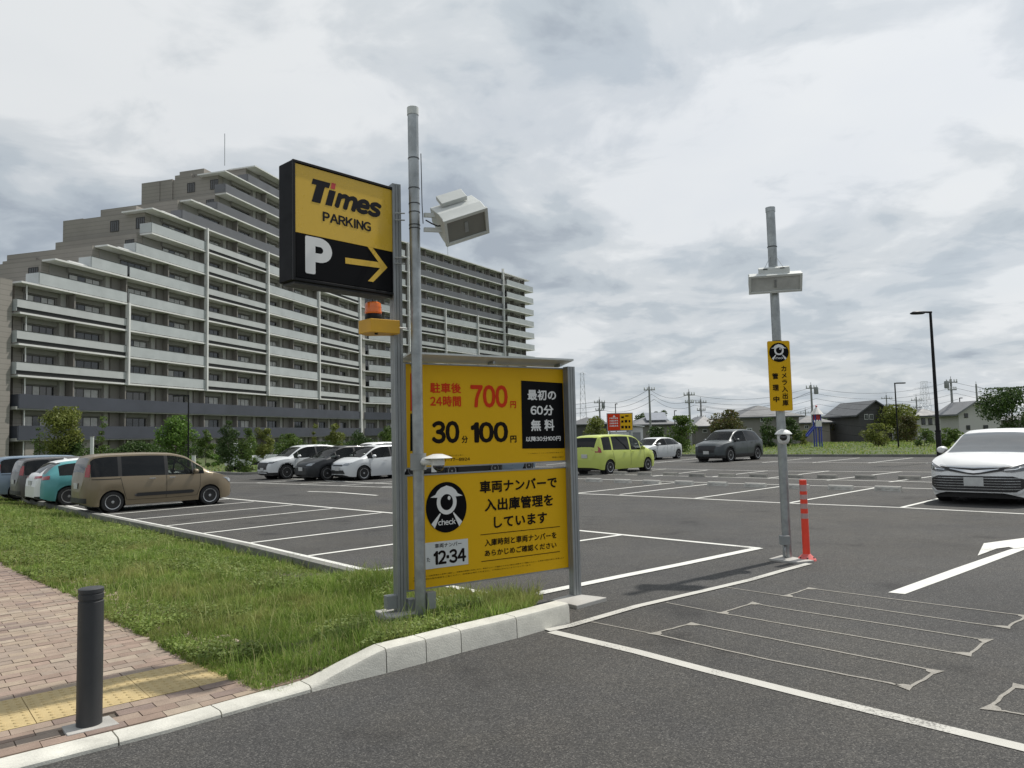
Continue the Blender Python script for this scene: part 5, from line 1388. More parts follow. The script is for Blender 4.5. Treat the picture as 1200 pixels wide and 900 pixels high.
WHEELS = {}
def wheel_meshes(r, kind):
    key = (round(r, 3), kind)
    if key in WHEELS: return WHEELS[key]
    w = 0.20; rr = r * 0.68
    b = MB(); b.lathe([(rr, -w / 2), (r * 0.93, -w / 2), (r * 0.985, -w / 2 + 0.02), (r, -w / 2 + 0.05), (r, w / 2 - 0.05), (r * 0.985, w / 2 - 0.02), (r * 0.93, w / 2), (rr, w / 2)], axis='Y', n=36)
    ty = b.mesh('wheel', M_TYRE, smooth=True); ty.set_sharp_from_angle(angle=R(40))
    b = MB(); b.cur = 0
    # y = +w/2 is the outer face
    b.lathe([(rr + 0.006, w / 2 - 0.002), (rr + 0.004, w / 2 + 0.006), (rr - 0.018, w / 2 + 0.002), (rr - 0.03, w / 2 - 0.05)], axis='Y', n=36)
    b.cur = 1; b.lathe([(rr - 0.01, w / 2 - 0.055), (0.0, w / 2 - 0.05)], axis='Y', n=24)
    b.cur = 0
    nsp = {'five': 5, 'ten': 10, 'cap': 9, 'twin': 5}[kind]
    for k in range(nsp):
        for s_ in ((-1, 1) if kind == 'twin' else (0,)):
            t = 2 * math.pi * k / nsp + s_ * 0.17; ca, sa = math.cos(t), math.sin(t)
            hw = {'five': 0.032, 'ten': 0.016, 'cap': 0.030, 'twin': 0.014}[kind]
            a = [(0.03, -hw * 0.8), (rr - 0.012, -hw * 1.25), (rr - 0.012, hw * 1.25), (0.03, hw * 0.8)]
            if kind == 'cap': a = [(rr * 0.60, -hw * 1.3), (rr - 0.012, -hw * 1.9), (rr - 0.012, hw * 1.9), (rr * 0.60, hw * 1.3)]
            b.prism([Vector((x_ * ca - y_ * sa, w / 2 - 0.035, x_ * sa + y_ * ca)) for x_, y_ in a], (0, 0.03, 0))
    b.lathe([(0.055, w / 2 - 0.04), (0.052, w / 2 - 0.003), (0.03, w / 2 + 0.002), (0, w / 2 + 0.002)], axis='Y', n=16)
    rm = b.mesh('rim', [M_RIM if kind != 'five' else M_RIM, M_RIMD])
    WHEELS[key] = (ty, rm); return WHEELS[key]

def make_car(name, S, label, cat='car', group=None):
    """x forward, y left, z up; S holds the outlines of one body style"""
    L_, Wd, Ht = S['len'], S['wid'], S['hgt']
    xf, xr = L_ / 2 - S['fo'], -L_ / 2 + S['ro']; rw = S['rw']; arch = rw + S.get('arch', 0.045)
    top = smoothcurve(S['top']); belt = smoothcurve(S['belt']); plan = smoothcurve(S['plan']); roofw = smoothcurve(S['roofw'])
    clr = S.get('clr', 0.17)
    xs = set(np.round(np.linspace(-L_ / 2 + 0.001, L_ / 2 - 0.001, 44), 3))
    for xc in (xf, xr):
        for q in np.linspace(-arch, arch, 17): xs.add(round(float(xc + q), 3))
    for q in (0.0, 0.012, 0.03, 0.06, 0.1, 0.16): xs.add(round(-L_ / 2 + q, 3)); xs.add(round(L_ / 2 - q, 3))
    for p in S['top']: xs.add(round(p[0], 3))
    for a in S['glass_side']: xs.add(round(a[0], 3)); xs.add(round(a[1], 3))
    xs = sorted(xs); q = [xs[0]]
    for x in xs[1:]:
        if x - q[-1] > 0.008: q.append(x)
    xs = q
    rows = []
    def zbot(x):
        z = clr + 0.10 * max(0, (abs(x) - (L_ / 2 - 0.35)) / 0.35) ** 2
        for xc in (xf, xr):
            d = abs(x - xc)
            if d < arch: z = max(z, rw + math.sqrt(arch * arch - d * d) - 0.0)
        return z
    for x in xs:
        w = plan(x); zb = zbot(x); zs = belt(x); zt = max(top(x), zs + 0.004); yr = min(roofw(x), w * 0.955); cab = min(1.0, max(0.0, (zt - zs - 0.05) / 0.25))
        ze = zt - (0.05 * cab + (zt - zs) * 0.35 * (1 - cab)); ze = max(ze, zs + 0.003)
        inarch = zb > clr + 0.12
        z1 = max(min(clr + 0.14, zs - 0.1), zb + 0.02); z2 = max(0.52 * (zs + clr) - 0.02, zb + 0.05); z3 = max(zs - 0.13, z2 + 0.03); z3 = min(z3, zs - 0.02); z2 = min(z2, z3 - 0.01); z1 = min(z1, z2 - 0.01); zb = min(zb, z1 - 0.005)
        P = [(w * (0.955 if not inarch else 0.99), zb), (w * 0.99, z1), (w * 1.0, z2), (w * 0.992, z3), (w * 0.962, zs)]
        for f in (0.34, 0.68, 0.93):
            bulge = 0.012 * math.sin(math.pi * f)
            P.append((w * 0.962 + (yr - w * 0.962) * f + bulge, zs + (ze - zs) * f))
        P += [(yr, ze), (yr * 0.93, ze + (zt - ze) * 0.48), (yr * 0.5, zt - (zt - ze) * 0.10), (0.0, zt)]
        rows.append(P)
    n, m_ = len(xs), 12
    def vid(i, j, s_): return (i * (2 * m_ - 1)) + (j if s_ > 0 else 2 * m_ - 2 - j)
    V = []
    for i in range(n):
        P = rows[i]
        for j in range(m_): V.append((xs[i], P[j][0], P[j][1]))
        for j in range(m_ - 2, -1, -1): V.append((xs[i], -P[j][0], P[j][1]))
    ws0, ws1 = S['windshield']; rg = S.get('rear_glass')
    F = {'body': [], 'side': [], 'windshield': [], 'rear_window': [], 'pillar': [], 'roof_black': [], 'lower': []}
    allf = []
    for i in range(n - 1):
        xm = (xs[i] + xs[i + 1]) / 2; cabh = top(xm) - belt(xm)
        for s_ in (1, -1):
            for j in range(m_ - 1):
                f = [vid(i, j, s_), vid(i + 1, j, s_), vid(i + 1, j + 1, s_), vid(i, j + 1, s_)]
                if s_ > 0: f = f[::-1]
                f = tuple(f); allf.append(f); k = 'body'
                if ws0 < xm < ws1 and j >= 9 and cabh > 0.01: k = 'windshield'
                elif ws0 < xm < ws1 and j == 8 : k = 'body'
                elif rg and rg[0] < xm < rg[1] and j >= 9: k = 'rear_window'
                elif 4 <= j <= 6 and cabh > 0.10:
                    for gi, (a, b_) in enumerate(S['glass_side']):
                        if a < xm < b_: k = 'side%d' % gi
                    if k == 'body' and S['glass_side'][0][0] < xm < S['glass_side'][-1][1]: k = 'pillar'
                elif j == 0 and S.get('clad'): k = 'lower'
                F.setdefault(k, []).append(f)
    # nose and tail caps
    for i, sgn in ((0, 1), (n - 1, -1)):
        ring = [i * (2 * m_ - 1) + q for q in range(2 * m_ - 1)]
        F['body'].append(tuple(ring if sgn > 0 else ring[::-1])); allf.append(F['body'][-1])
    bvh = BVHTree.FromPolygons([Vector(v) for v in V], allf)
    root = empty(name, (0, 0, 0), 0, label, cat, group)
    def sub(nm, keys, mt):
        fs = [f for k in keys for f in F.get(k, [])]
        if not fs: return None
        used = sorted({v for f in fs for v in f}); mp = {v: i for i, v in enumerate(used)}
        me = bpy.data.meshes.new(nm); me.from_pydata([V[v] for v in used], [], [tuple(mp[v] for v in f) for f in fs]); me.materials.append(mt); me.shade_smooth()
        me.set_sharp_from_angle(angle=R(38)); me.update()
        o = bpy.data.objects.new(nm, me); COL.objects.link(o); o.parent = root; return o
    body = sub('body', ['body'], S['paint'])
    sub('windshield', ['windshield'], S.get('wsmat', M_CLEAR)); sub('rear_window', ['rear_window'], M_CGLASS)
    sub('pillar', ['pillar'], S.get('pillar_mat', M_TRIM)); sub('sill_cladding', ['lower'], M_TRIM)
    for gi, (a, b_) in enumerate(S['glass_side']):
        fs = F.get('side%d' % gi, [])
        for s_ in (1, -1):
            F['one'] = [f for f in fs if sum(V[v][1] for v in f) * s_ > 0]; sub('side_window', ['one'], M_CLEAR if gi >= len(S['glass_side']) - 2 else M_CGLASS)
    # underside
    b = MB(); b.box(-L_ / 2 + 0.25, -Wd / 2 + 0.22, clr - 0.02, L_ / 2 - 0.25, Wd / 2 - 0.22, clr + 0.42)
    for s_ in (-1, 1): b.box(xr + arch + 0.02, s_ * (Wd / 2 - 0.13) - 0.08, clr + 0.005, xf - arch - 0.02, s_ * (Wd / 2 - 0.13) + 0.08, clr + 0.25)
    b.build('underbody', M_TRIM, root, world=False)
    xs0 = S['windshield'][0]; zb_ = belt(0.0)
    for x_, lab in ((xs0 - 0.55, 'seat'), (xs0 - 1.45, 'seat')):
        for s_ in (-1, 1):
            y_ = s_ * Wd * 0.21; b = MB(); b.box(x_ - 0.22, y_ - 0.25, zb_ - 0.45, x_ + 0.28, y_ + 0.25, zb_ - 0.30)
            b.prism([Vector((x_ - 0.20, y_ - 0.24, zb_ - 0.32)), Vector((x_ - 0.06, y_ - 0.24, zb_ - 0.32)), Vector((x_ - 0.20, y_ - 0.24, zb_ + 0.20)), Vector((x_ - 0.32, y_ - 0.24, zb_ + 0.20))], (0, 0.48, 0))
            b.obox((x_ - 0.27, y_, zb_ + 0.29), (0.045, 0, 0), (0, 0.12, 0), (0.0, 0, 0.085)); b.build('seat', M_SEAT, root, world=False, bevel=0.03)
    b = MB(); b.box(xs0 + 0.25, -Wd * 0.40, zb_ - 0.28, xs0 + 0.55, Wd * 0.40, zb_ - 0.03); b.build('dashboard', M_TRIM, root, world=False, bevel=0.04)
    b = MB(); b.tube((xs0 + 0.20, -Wd * 0.21, zb_ - 0.02), (xs0 + 0.23, -Wd * 0.21, zb_ - 0.005), 0.18, n=20); b.build('steering_wheel', M_TRIM, root, world=False)
    for xc in (xf, xr):
        for s_ in (1, -1):
            yw = plan(xc) - 0.115
            b = MB(); b.lathe([(0.0, -s_ * 0.17), (arch + 0.012, -s_ * 0.17), (arch + 0.012, s_ * 0.06)], (0, 0, 0), 'Y', 28, cap=False); b.build('wheel_well', M_TRIM, root, world=False).location = (xc, s_ * (yw - 0.03), rw)
            ty, rm = wheel_meshes(rw, S.get('rim', 'five'))
            o = inst('wheel', ty, root, (xc, s_ * yw, rw), (0, random.uniform(0, 1), 0 if s_ > 0 else math.pi)); inst('rim', rm, o)
            if S.get('clad'):
                pts = [(xc + (arch + 0.03) * math.cos(t), rw + (arch + 0.03) * math.sin(t)) for t in np.linspace(-0.35, math.pi + 0.35, 19)]
                cast_patch(bvh, band(pts, 0.06), 'y', s_, M_TRIM, 'wheel_arch_trim', root, 0.01, 0.12)
    for nm, pl, w_ in S.get('seams', []):
        for s_ in (1, -1): cast_patch(bvh, band(pl, w_), 'y', s_, M_SEAM, nm, root, 0.003, 0.08)
    for nm, axis, sides, poly, mt, off in S.get('patches', []):
        for s_ in sides:
            pl = poly if axis == 'y' else [(p[0], p[1]) for p in poly]
            cast_patch(bvh, pl, axis, s_, mt, nm, root, off)
    for nm, sgn, poly, mt, off in S.get('ends', []):
        # mirrored left and right unless it crosses the middle
        ys = [p[0] for p in poly]; cross = min(ys) < -0.001
        for s_ in ((1,) if cross else (1, -1)):
            cast_patch(bvh, [(p[0] * s_, p[1]) for p in poly], 'x', sgn, mt, nm, root, off, 0.06)
    # mirrors, handles, wipers, plates
    mxp, mz = S['mirror']
    for s_ in (1, -1):
        hit = bvh.ray_cast(Vector((mxp, s_ * 3, mz)), Vector((0, -s_, 0)))
        y0 = abs(hit[0].y) if hit[0] else Wd / 2 - 0.1
        b = MB(); c = Vector((mxp, s_ * (y0 + 0.12), mz + 0.03))
        b.lathe([(0.0, -0.08), (0.055, -0.07), (0.078, -0.03), (0.082, 0.03), (0.072, 0.05), (0.0, 0.052)], (0, 0, 0), 'X', 14)
        o = b.build('mirror', S.get('mirror_mat', S['paint']), root, world=False, smooth=True, angle=50); o.location = c; o.scale = (-1.0, 1.25, 0.95)
        b = MB(); b.tube(Vector((mxp, s_ * (y0 - 0.02), mz - 0.01)), c + Vector((0, 0, -0.03)), 0.022, n=8); b.build('mirror_stalk', M_TRIM, root, world=False)
    for hx, hz in S.get('handles', []):
        for s_ in (1, -1):
            hit = bvh.ray_cast(Vector((hx, s_ * 3, hz)), Vector((0, -s_, 0)))
            if hit[0]:
                b = MB(); b.obox(hit[0] + Vector((0, s_ * 0.022, 0)), (0.085, 0, 0), (0, 0.009, 0), (0, 0, 0.016)); b.build('door_handle', S.get('handle_mat', S['paint']), root, world=False, bevel=0.006)
    for sgn, pz in S.get('plates', []):
        hit = bvh.ray_cast(Vector((sgn * 6, 0.0, pz)), Vector((-sgn, 0, 0)))
        if hit[0]:
            b = MB(); b.obox(hit[0] + Vector((sgn * 0.02, 0, 0)), (0.008, 0, 0), (0, 0.165, 0), (0, 0, 0.0825)); b.build('number_plate', M_PLATEW, root, world=False, bevel=0.004)
    if S.get('antenna'):
        ax = S['antenna']; b = MB(); z = top(ax); b.prism([(ax - 0.09, -0.02, z - 0.01), (ax + 0.09, -0.012, z - 0.01), (ax - 0.07, -0.006, z + 0.055)], (0, 0.03, 0)); b.build('antenna_fin', S['paint'], root, world=False)
    S['_bvh'] = bvh; S['_top'] = top
    return root

def place_car(root, front_px, heading, s, centre=None):
    """stand the car on the ground with its heading, the given ground point under its middle"""
    root.location = centre; root.rotation_euler = (0, 0, math.atan2(heading.y, heading.x)); root.scale = s

def mini_van(pt, **k):
    S = dict(len=4.26, wid=1.69, hgt=1.69, fo=0.78, ro=0.73, rw=0.30, clr=0.19, paint=pt, rim='cap', clad=False,
        top=[(-2.13, 0.62), (-2.10, 0.98), (-2.06, 1.22), (-1.97, 1.52), (-1.86, 1.64), (-1.5, 1.685), (-0.6, 1.695), (0.2, 1.665), (0.60, 1.58), (1.02, 1.33), (1.40, 1.075), (1.58, 1.005), (1.88, 0.91), (2.04, 0.80), (2.13, 0.60)],
        belt=[(-2.13, 0.60), (-2.09, 0.92), (-1.95, 1.03), (-1.0, 1.02), (0.9, 0.985), (1.42, 0.985), (1.9, 0.86), (2.06, 0.76), (2.13, 0.60)],
        plan=[(-2.13, 0.34), (-2.115, 0.50), (-2.07, 0.66), (-1.97, 0.77), (-1.6, 0.838), (0.0, 0.845), (1.3, 0.838), (1.75, 0.80), (2.0, 0.70), (2.09, 0.60), (2.13, 0.48)],
        roofw=[(-2.13, 0.50), (-2.0, 0.60), (-1.85, 0.645), (-1.0, 0.665), (0.3, 0.66), (0.8, 0.66), (1.4, 0.72), (2.13, 0.4)],
        windshield=(0.66, 1.44), rear_glass=(-2.07, -1.90),
        glass_side=[(-1.95, -1.26), (-1.16, 0.02), (0.12, 0.82), (0.87, 1.18)],
        mirror=(0.88, 1.04), handles=[(-0.35, 0.92), (0.22, 0.92)], handle_mat=M_CHROME,
        seams=[('door_seam', [(-1.2, 1.0), (-1.14, 0.7), (-1.05, 0.36)], 0.012), ('door_seam', [(0.06, 1.0), (0.06, 0.6), (0.04, 0.33)], 0.012), ('door_seam', [(1.06, 0.99), (1.04, 0.6), (0.96, 0.36)], 0.012), ('door_seam', [(-1.05, 0.34), (0.0, 0.32), (0.96, 0.34)], 0.010), ('slide_rail', [(-1.98, 0.965), (-1.2, 0.955)], 0.022)],
        patches=[('side_moulding', 'y', (1, -1), [(-0.78, 0.42), (0.80, 0.42), (0.86, 0.46), (0.84, 0.50), (0.78, 0.52), (-0.74, 0.52), (-0.82, 0.49), (-0.84, 0.45)], M_TRIM, 0.018), ('tail_lamp', 'y', (1, -1), [(-2.07, 1.04), (-1.98, 1.03), (-1.93, 1.50), (-2.00, 1.50)], M_TAIL, 0.016)],
        ends=[('headlamp', 1, [(0.42, 0.66), (0.70, 0.68), (0.78, 0.84), (0.50, 0.82)], M_LAMP, 0.012),
              ('grille', 1, [(-0.55, 0.34), (0.55, 0.34), (0.50, 0.56), (-0.50, 0.56)], M_TRIM, 0.01), ('rear_bumper_trim', -1, [(-0.7, 0.30), (0.7, 0.30), (0.7, 0.44), (-0.7, 0.44)], M_TRIM, 0.01)],
        plates=[(-1, 0.78), (1, 0.46)])
    S.update(k); return S
def hatch(pt, **k):
    S = dict(len=4.0, wid=1.70, hgt=1.50, fo=0.80, ro=0.68, rw=0.31, clr=0.17, paint=pt, rim='five',
        top=[(-2.0, 0.62), (-1.97, 0.92), (-1.90, 1.08), (-1.62, 1.36), (-1.35, 1.445), (-0.6, 1.50), (0.1, 1.50), (0.5, 1.42), (1.0, 1.14), (1.28, 0.995), (1.5, 0.94), (1.82, 0.83), (1.95, 0.72), (2.0, 0.58)],
        belt=[(-2.0, 0.58), (-1.95, 0.86), (-1.8, 0.99), (-1.0, 0.99), (0.8, 0.93), (1.25, 0.915), (1.75, 0.78), (1.92, 0.68), (2.0, 0.54)],
        plan=[(-2.0, 0.36), (-1.98, 0.54), (-1.93, 0.68), (-1.8, 0.78), (-1.4, 0.84), (0, 0.85), (1.2, 0.84), (1.65, 0.79), (1.87, 0.68), (1.96, 0.56), (2.0, 0.45)],
        roofw=[(-2.0, 0.5), (-1.8, 0.58), (-1.4, 0.60), (-0.5, 0.62), (0.4, 0.61), (0.9, 0.66), (1.3, 0.70), (2.0, 0.4)],
        windshield=(0.42, 1.27), rear_glass=(-1.90, -1.50),
        glass_side=[(-1.58, -1.02), (-0.98, -0.24), (-0.16, 0.72), (0.76, 1.0)],
        mirror=(0.74, 0.99), handles=[(-0.72, 0.86), (0.12, 0.84)],
        seams=[('door_seam', [(-1.0, 0.96), (-1.02, 0.75), (-0.93, 0.5)], 0.011), ('door_seam', [(-0.20, 0.95), (-0.20, 0.35)], 0.011), ('door_seam', [(0.92, 0.9), (0.92, 0.6), (0.84, 0.36)], 0.011)],
        patches=[], ends=[('headlamp', 1, [(0.36, 0.66), (0.66, 0.66), (0.74, 0.78), (0.46, 0.75)], M_LAMP, 0.012), ('grille', 1, [(-0.55, 0.30), (0.55, 0.30), (0.46, 0.46), (-0.46, 0.46)], M_TRIM, 0.01), ('upper_grille', 1, [(-0.36, 0.63), (0.36, 0.63), (0.36, 0.69), (-0.36, 0.69)], M_TRIM, 0.01),
              ('tail_lamp', -1, [(0.45, 0.86), (0.76, 0.88), (0.74, 1.0), (0.45, 0.96)], M_TAIL, 0.014)],
        plates=[(-1, 0.72), (1, 0.52)])
    S.update(k); return S
def suv(pt, **k):
    S = dict(len=4.60, wid=1.85, hgt=1.68, fo=0.88, ro=0.90, rw=0.355, clr=0.21, arch=0.05, paint=pt, rim='ten', clad=True,
        top=[(-2.30, 0.70), (-2.26, 1.02), (-2.16, 1.16), (-1.78, 1.50), (-1.5, 1.60), (-0.6, 1.68), (0.1, 1.67), (0.5, 1.58), (1.05, 1.26), (1.28, 1.12), (1.6, 1.07), (2.05, 0.98), (2.22, 0.86), (2.30, 0.66)],
        belt=[(-2.30, 0.66), (-2.24, 0.96), (-2.0, 1.10), (-1.0, 1.07), (0.8, 1.02), (1.28, 1.01), (1.95, 0.92), (2.18, 0.80), (2.30, 0.62)],
        plan=[(-2.30, 0.62), (-2.24, 0.76), (-2.05, 0.86), (-1.6, 0.915), (0, 0.92), (1.3, 0.915), (1.85, 0.87), (2.12, 0.76), (2.25, 0.62), (2.30, 0.5)],
        roofw=[(-2.30, 0.5), (-2.0, 0.60), (-1.6, 0.63), (-0.5, 0.66), (0.4, 0.655), (0.9, 0.70), (1.3, 0.76), (2.3, 0.45)],
        windshield=(0.50, 1.26), rear_glass=(-2.12, -1.72),
        glass_side=[(-1.72, -1.22), (-1.18, -0.30), (-0.22, 0.74), (0.78, 1.02)],
        mirror=(0.78, 1.09), handles=[(-0.78, 0.95), (0.12, 0.93)],
        seams=[('door_seam', [(-1.2, 1.05), (-1.22, 0.85), (-1.08, 0.55)], 0.011), ('door_seam', [(-0.26, 1.03), (-0.26, 0.38)], 0.011), ('door_seam', [(0.98, 0.99), (0.98, 0.6), (0.88, 0.40)], 0.011)],
        patches=[('side_moulding', 'y', (1, -1), [(-1.0, 0.30), (0.86, 0.30), (0.86, 0.40), (-1.0, 0.40)], M_TRIM, 0.012)],
        ends=[('headlamp', 1, [(0.46, 0.80), (0.74, 0.80), (0.84, 0.90), (0.50, 0.87)], M_LAMPD, 0.012), ('grille', 1, [(-0.44, 0.50), (0.44, 0.50), (0.52, 0.84), (-0.52, 0.84)], M_TRIM, 0.012), ('lower_grille', 1, [(-0.6, 0.30), (0.6, 0.30), (0.56, 0.40), (-0.56, 0.40)], M_TRIM, 0.01),
              ('tail_lamp', -1, [(0.40, 0.98), (0.84, 1.0), (0.80, 1.08), (0.42, 1.05)], M_TAIL, 0.014)],
        plates=[(-1, 0.82), (1, 0.50)], antenna=-1.3)
    S.update(k); return S

HV = GV.copy()            # nose away from the road; nose towards it: -HV
def stand(root, px, py, heading, s, along=0.0, side=0.0):
    """px,py: the point of the photograph where the middle of the near side meets the ground"""
    p = at(px, py); r = Vector((-heading.y, heading.x, 0))
    root.location = p + heading * along + r * side
    root.rotation_euler = (0, 0, math.atan2(heading.y, heading.x)); root.scale = s

P_TAN = paint("paint_tan", (0.205, 0.165, 0.11)); P_TEAL = paint("paint_teal", (0.10, 0.32, 0.34)); P_WHITE = paint("paint_white", (0.72, 0.73, 0.73), 0.0)
P_SILV = paint("paint_silver_white", (0.60, 0.62, 0.63), 0.1); P_DGREY = paint("paint_dark_grey", (0.05, 0.055, 0.06)); P_BLACK = paint("paint_black", (0.02, 0.022, 0.025))
P_GREEN = paint("paint_lime", (0.50, 0.58, 0.13), 0.1); P_BLUE = paint("paint_pale_blue", (0.20, 0.26, 0.33)); P_GUN = paint("paint_gunmetal", (0.055, 0.065, 0.07)); P_BROWN = paint("paint_brown_grey", (0.10, 0.095, 0.095))

def car_at(S, name, label, wr, wf, heading, hscale, cat='car', near=-1, group='cars parked in the bays'):
    """wr, wf: picture points where the near rear and near front tyres meet the ground (their spacing sets the length)"""
    c = make_car(name, S, label, cat, group)
    A, B = at(*wr), at(*wf); wb = S['len'] - S['fo'] - S['ro']
    sx = abs((B - A).dot(heading)) / wb if wf else hscale
    return c

# the tan minivan and the row beside it
def row_car(S, name, label, wheel_px, which, heading, sc, near):
    """wheel_px: where the near wheel meets the ground; which: 'f' or 'r'"""
    c = make_car(name, S, label, 'car', 'cars parked in the bays'); p = at(*wheel_px)
    left = Vector((-heading.y, heading.x, 0)); wx = (S['len'] / 2 - S['fo']) if which == 'f' else (-S['len'] / 2 + S['ro'])
    wy = near * (S['wid'] / 2 - 0.02)
    c.location = p - heading * wx * sc[0] - left * wy * sc[1]
    c.rotation_euler = (0, 0, math.atan2(heading.y, heading.x)); c.scale = sc
    return c
tan = row_car(mini_van(P_TAN), 'tan_minivan', 'tan minivan with dark windows and black lower side moulding, nearest car of the left row', (246, 591.5), 'f', HV, (0.85, 0.88, 0.84), -1)
teal = row_car(hatch(P_TEAL, rim='five'), 'teal_hatchback', 'teal hatchback parked just behind the tan minivan', (81, 592.5), 'r', HV, (0.9, 0.9, 0.83), -1)
tealb = tan.location - teal.location
def beside(c0, S, name, label, k, dv, sc, cat='car'):
    c = make_car(name, S, label, cat, 'cars parked in the bays'); c.location = c0 - GU * k + GV * dv; c.rotation_euler = (0, 0, math.atan2(HV.y, HV.x)); c.scale = sc; return c
beside(tan.location, suv(P_WHITE, rim='five'), 'white_hatchback', 'white car with sloping tail between the teal hatchback and a dark van', 3.95, 0.1, (0.9, 0.88, 0.77))
beside(tan.location, mini_van(P_BROWN, len=4.26), 'dark_minivan', 'dark grey-brown van behind the white car at the left edge', 6.1, -0.05, (0.9, 0.9, 0.775))
beside(tan.location, mini_van(P_BLUE, len=4.26), 'pale_blue_van', 'pale blue boxy van farthest along the left row, half out of frame', 8.6, -0.2, (0.9, 0.9, 0.80))
# far row on the left, noses towards the road
nx = row_car(suv(P_SILV), 'silver_suv', 'silver-white sport utility car, leftmost of the far row by the hedge', (336.5, 561.5), 'f', -HV, (0.86, 0.86, 0.86), 1)
blk = row_car(hatch(P_BLACK), 'black_hatchback', 'black car between the silver sport utility car and the white hatchback', (384, 563), 'f', -HV, (0.95, 0.95, 0.92), 1)
fit = row_car(hatch(P_SILV, rim='five'), 'white_hatchback', 'small pale silver hatchback standing just left of the sign posts', (427, 563), 'f', -HV, (0.93, 0.93, 0.92), 1)
wh2 = row_car(suv(P_WHITE), 'white_wagon', 'white tall car seen just behind the pale silver hatchback', (423, 556), 'f', -HV, (0.9, 0.9, 0.88), 1)
d1_ = row_car(hatch(P_BLACK), 'black_hatchback', 'dark car glimpsed through the gap between the two yellow boards', (530, 560), 'f', -HV, (0.93, 0.93, 0.9), 1)
d2_ = row_car(hatch(P_BLUE), 'pale_blue_hatchback', 'pale blue car glimpsed through the gap between the yellow boards, right of a dark one', (575, 556), 'f', -HV, (0.93, 0.93, 0.9), 1)
# right-hand side
FREED = mini_van(P_GREEN, rim='ten', pillar_mat=P_GREEN, seams=[('door_seam', [(-1.2, 1.0), (-1.14, 0.7), (-1.05, 0.36)], 0.012), ('door_seam', [(0.06, 1.0), (0.06, 0.6), (0.04, 0.33)], 0.012), ('door_seam', [(1.06, 0.99), (1.04, 0.6), (0.96, 0.36)], 0.012)], patches=[], handle_mat=P_GREEN)
FREED['patches'] = [('tail_lamp', 'y', (1, -1), [(-2.09, 0.94), (-1.92, 0.92), (-1.93, 1.08), (-2.03, 1.22), (-2.08, 1.22)], M_TAIL, 0.016)]
FREED['glass_side'] = [(-1.80, -1.26), (-1.16, 0.02), (0.12, 0.82), (0.87, 1.18)]
FREED['ends'] = [ ('headlamp', 1, [(0.42, 0.66), (0.70, 0.68), (0.78, 0.86), (0.50, 0.82)], M_LAMP, 0.012)]
fr_ = row_car(FREED, 'lime_minivan', 'lime green minivan parked right of the yellow boards', (760, 551.8), 'f', HV, (0.93, 0.93, 0.93), -1)
mz_ = row_car(hatch(P_SILV, len=4.3, rim='twin', top=[(-2.15, 0.62), (-2.11, 0.90), (-2.0, 1.02), (-1.55, 1.26), (-1.2, 1.38), (-0.6, 1.45), (0.0, 1.45), (0.4, 1.37), (0.95, 1.09), (1.22, 0.97), (1.6, 0.91), (1.95, 0.80), (2.1, 0.70), (2.15, 0.56)],
      belt=[(-2.15, 0.58), (-2.08, 0.86), (-1.8, 0.97), (-1.0, 0.96), (0.8, 0.92), (1.2, 0.90), (1.85, 0.76), (2.06, 0.66), (2.15, 0.52)], plan=[(-2.15, 0.58), (-2.08, 0.72), (-1.9, 0.83), (-1.5, 0.89), (0, 0.89), (1.3, 0.88), (1.8, 0.80), (2.02, 0.68), (2.11, 0.56), (2.15, 0.45)],
      roofw=[(-2.15, 0.5), (-1.9, 0.56), (-1.4, 0.58), (-0.5, 0.62), (0.4, 0.61), (0.9, 0.66), (1.3, 0.72), (2.15, 0.4)]), 'silver_hatchback', 'pale silver hatchback parked nose-in just beyond the lime minivan', (795, 537.5), 'r', -HV, (0.93, 0.93, 0.91), 1)
cx = row_car(suv(P_GUN, rim='ten'), 'dark_suv', 'dark gunmetal sport utility car parked alone beyond the wheel stops', (857, 541.2), 'f', -HV, (1.02, 1.0, 1.0), 1)

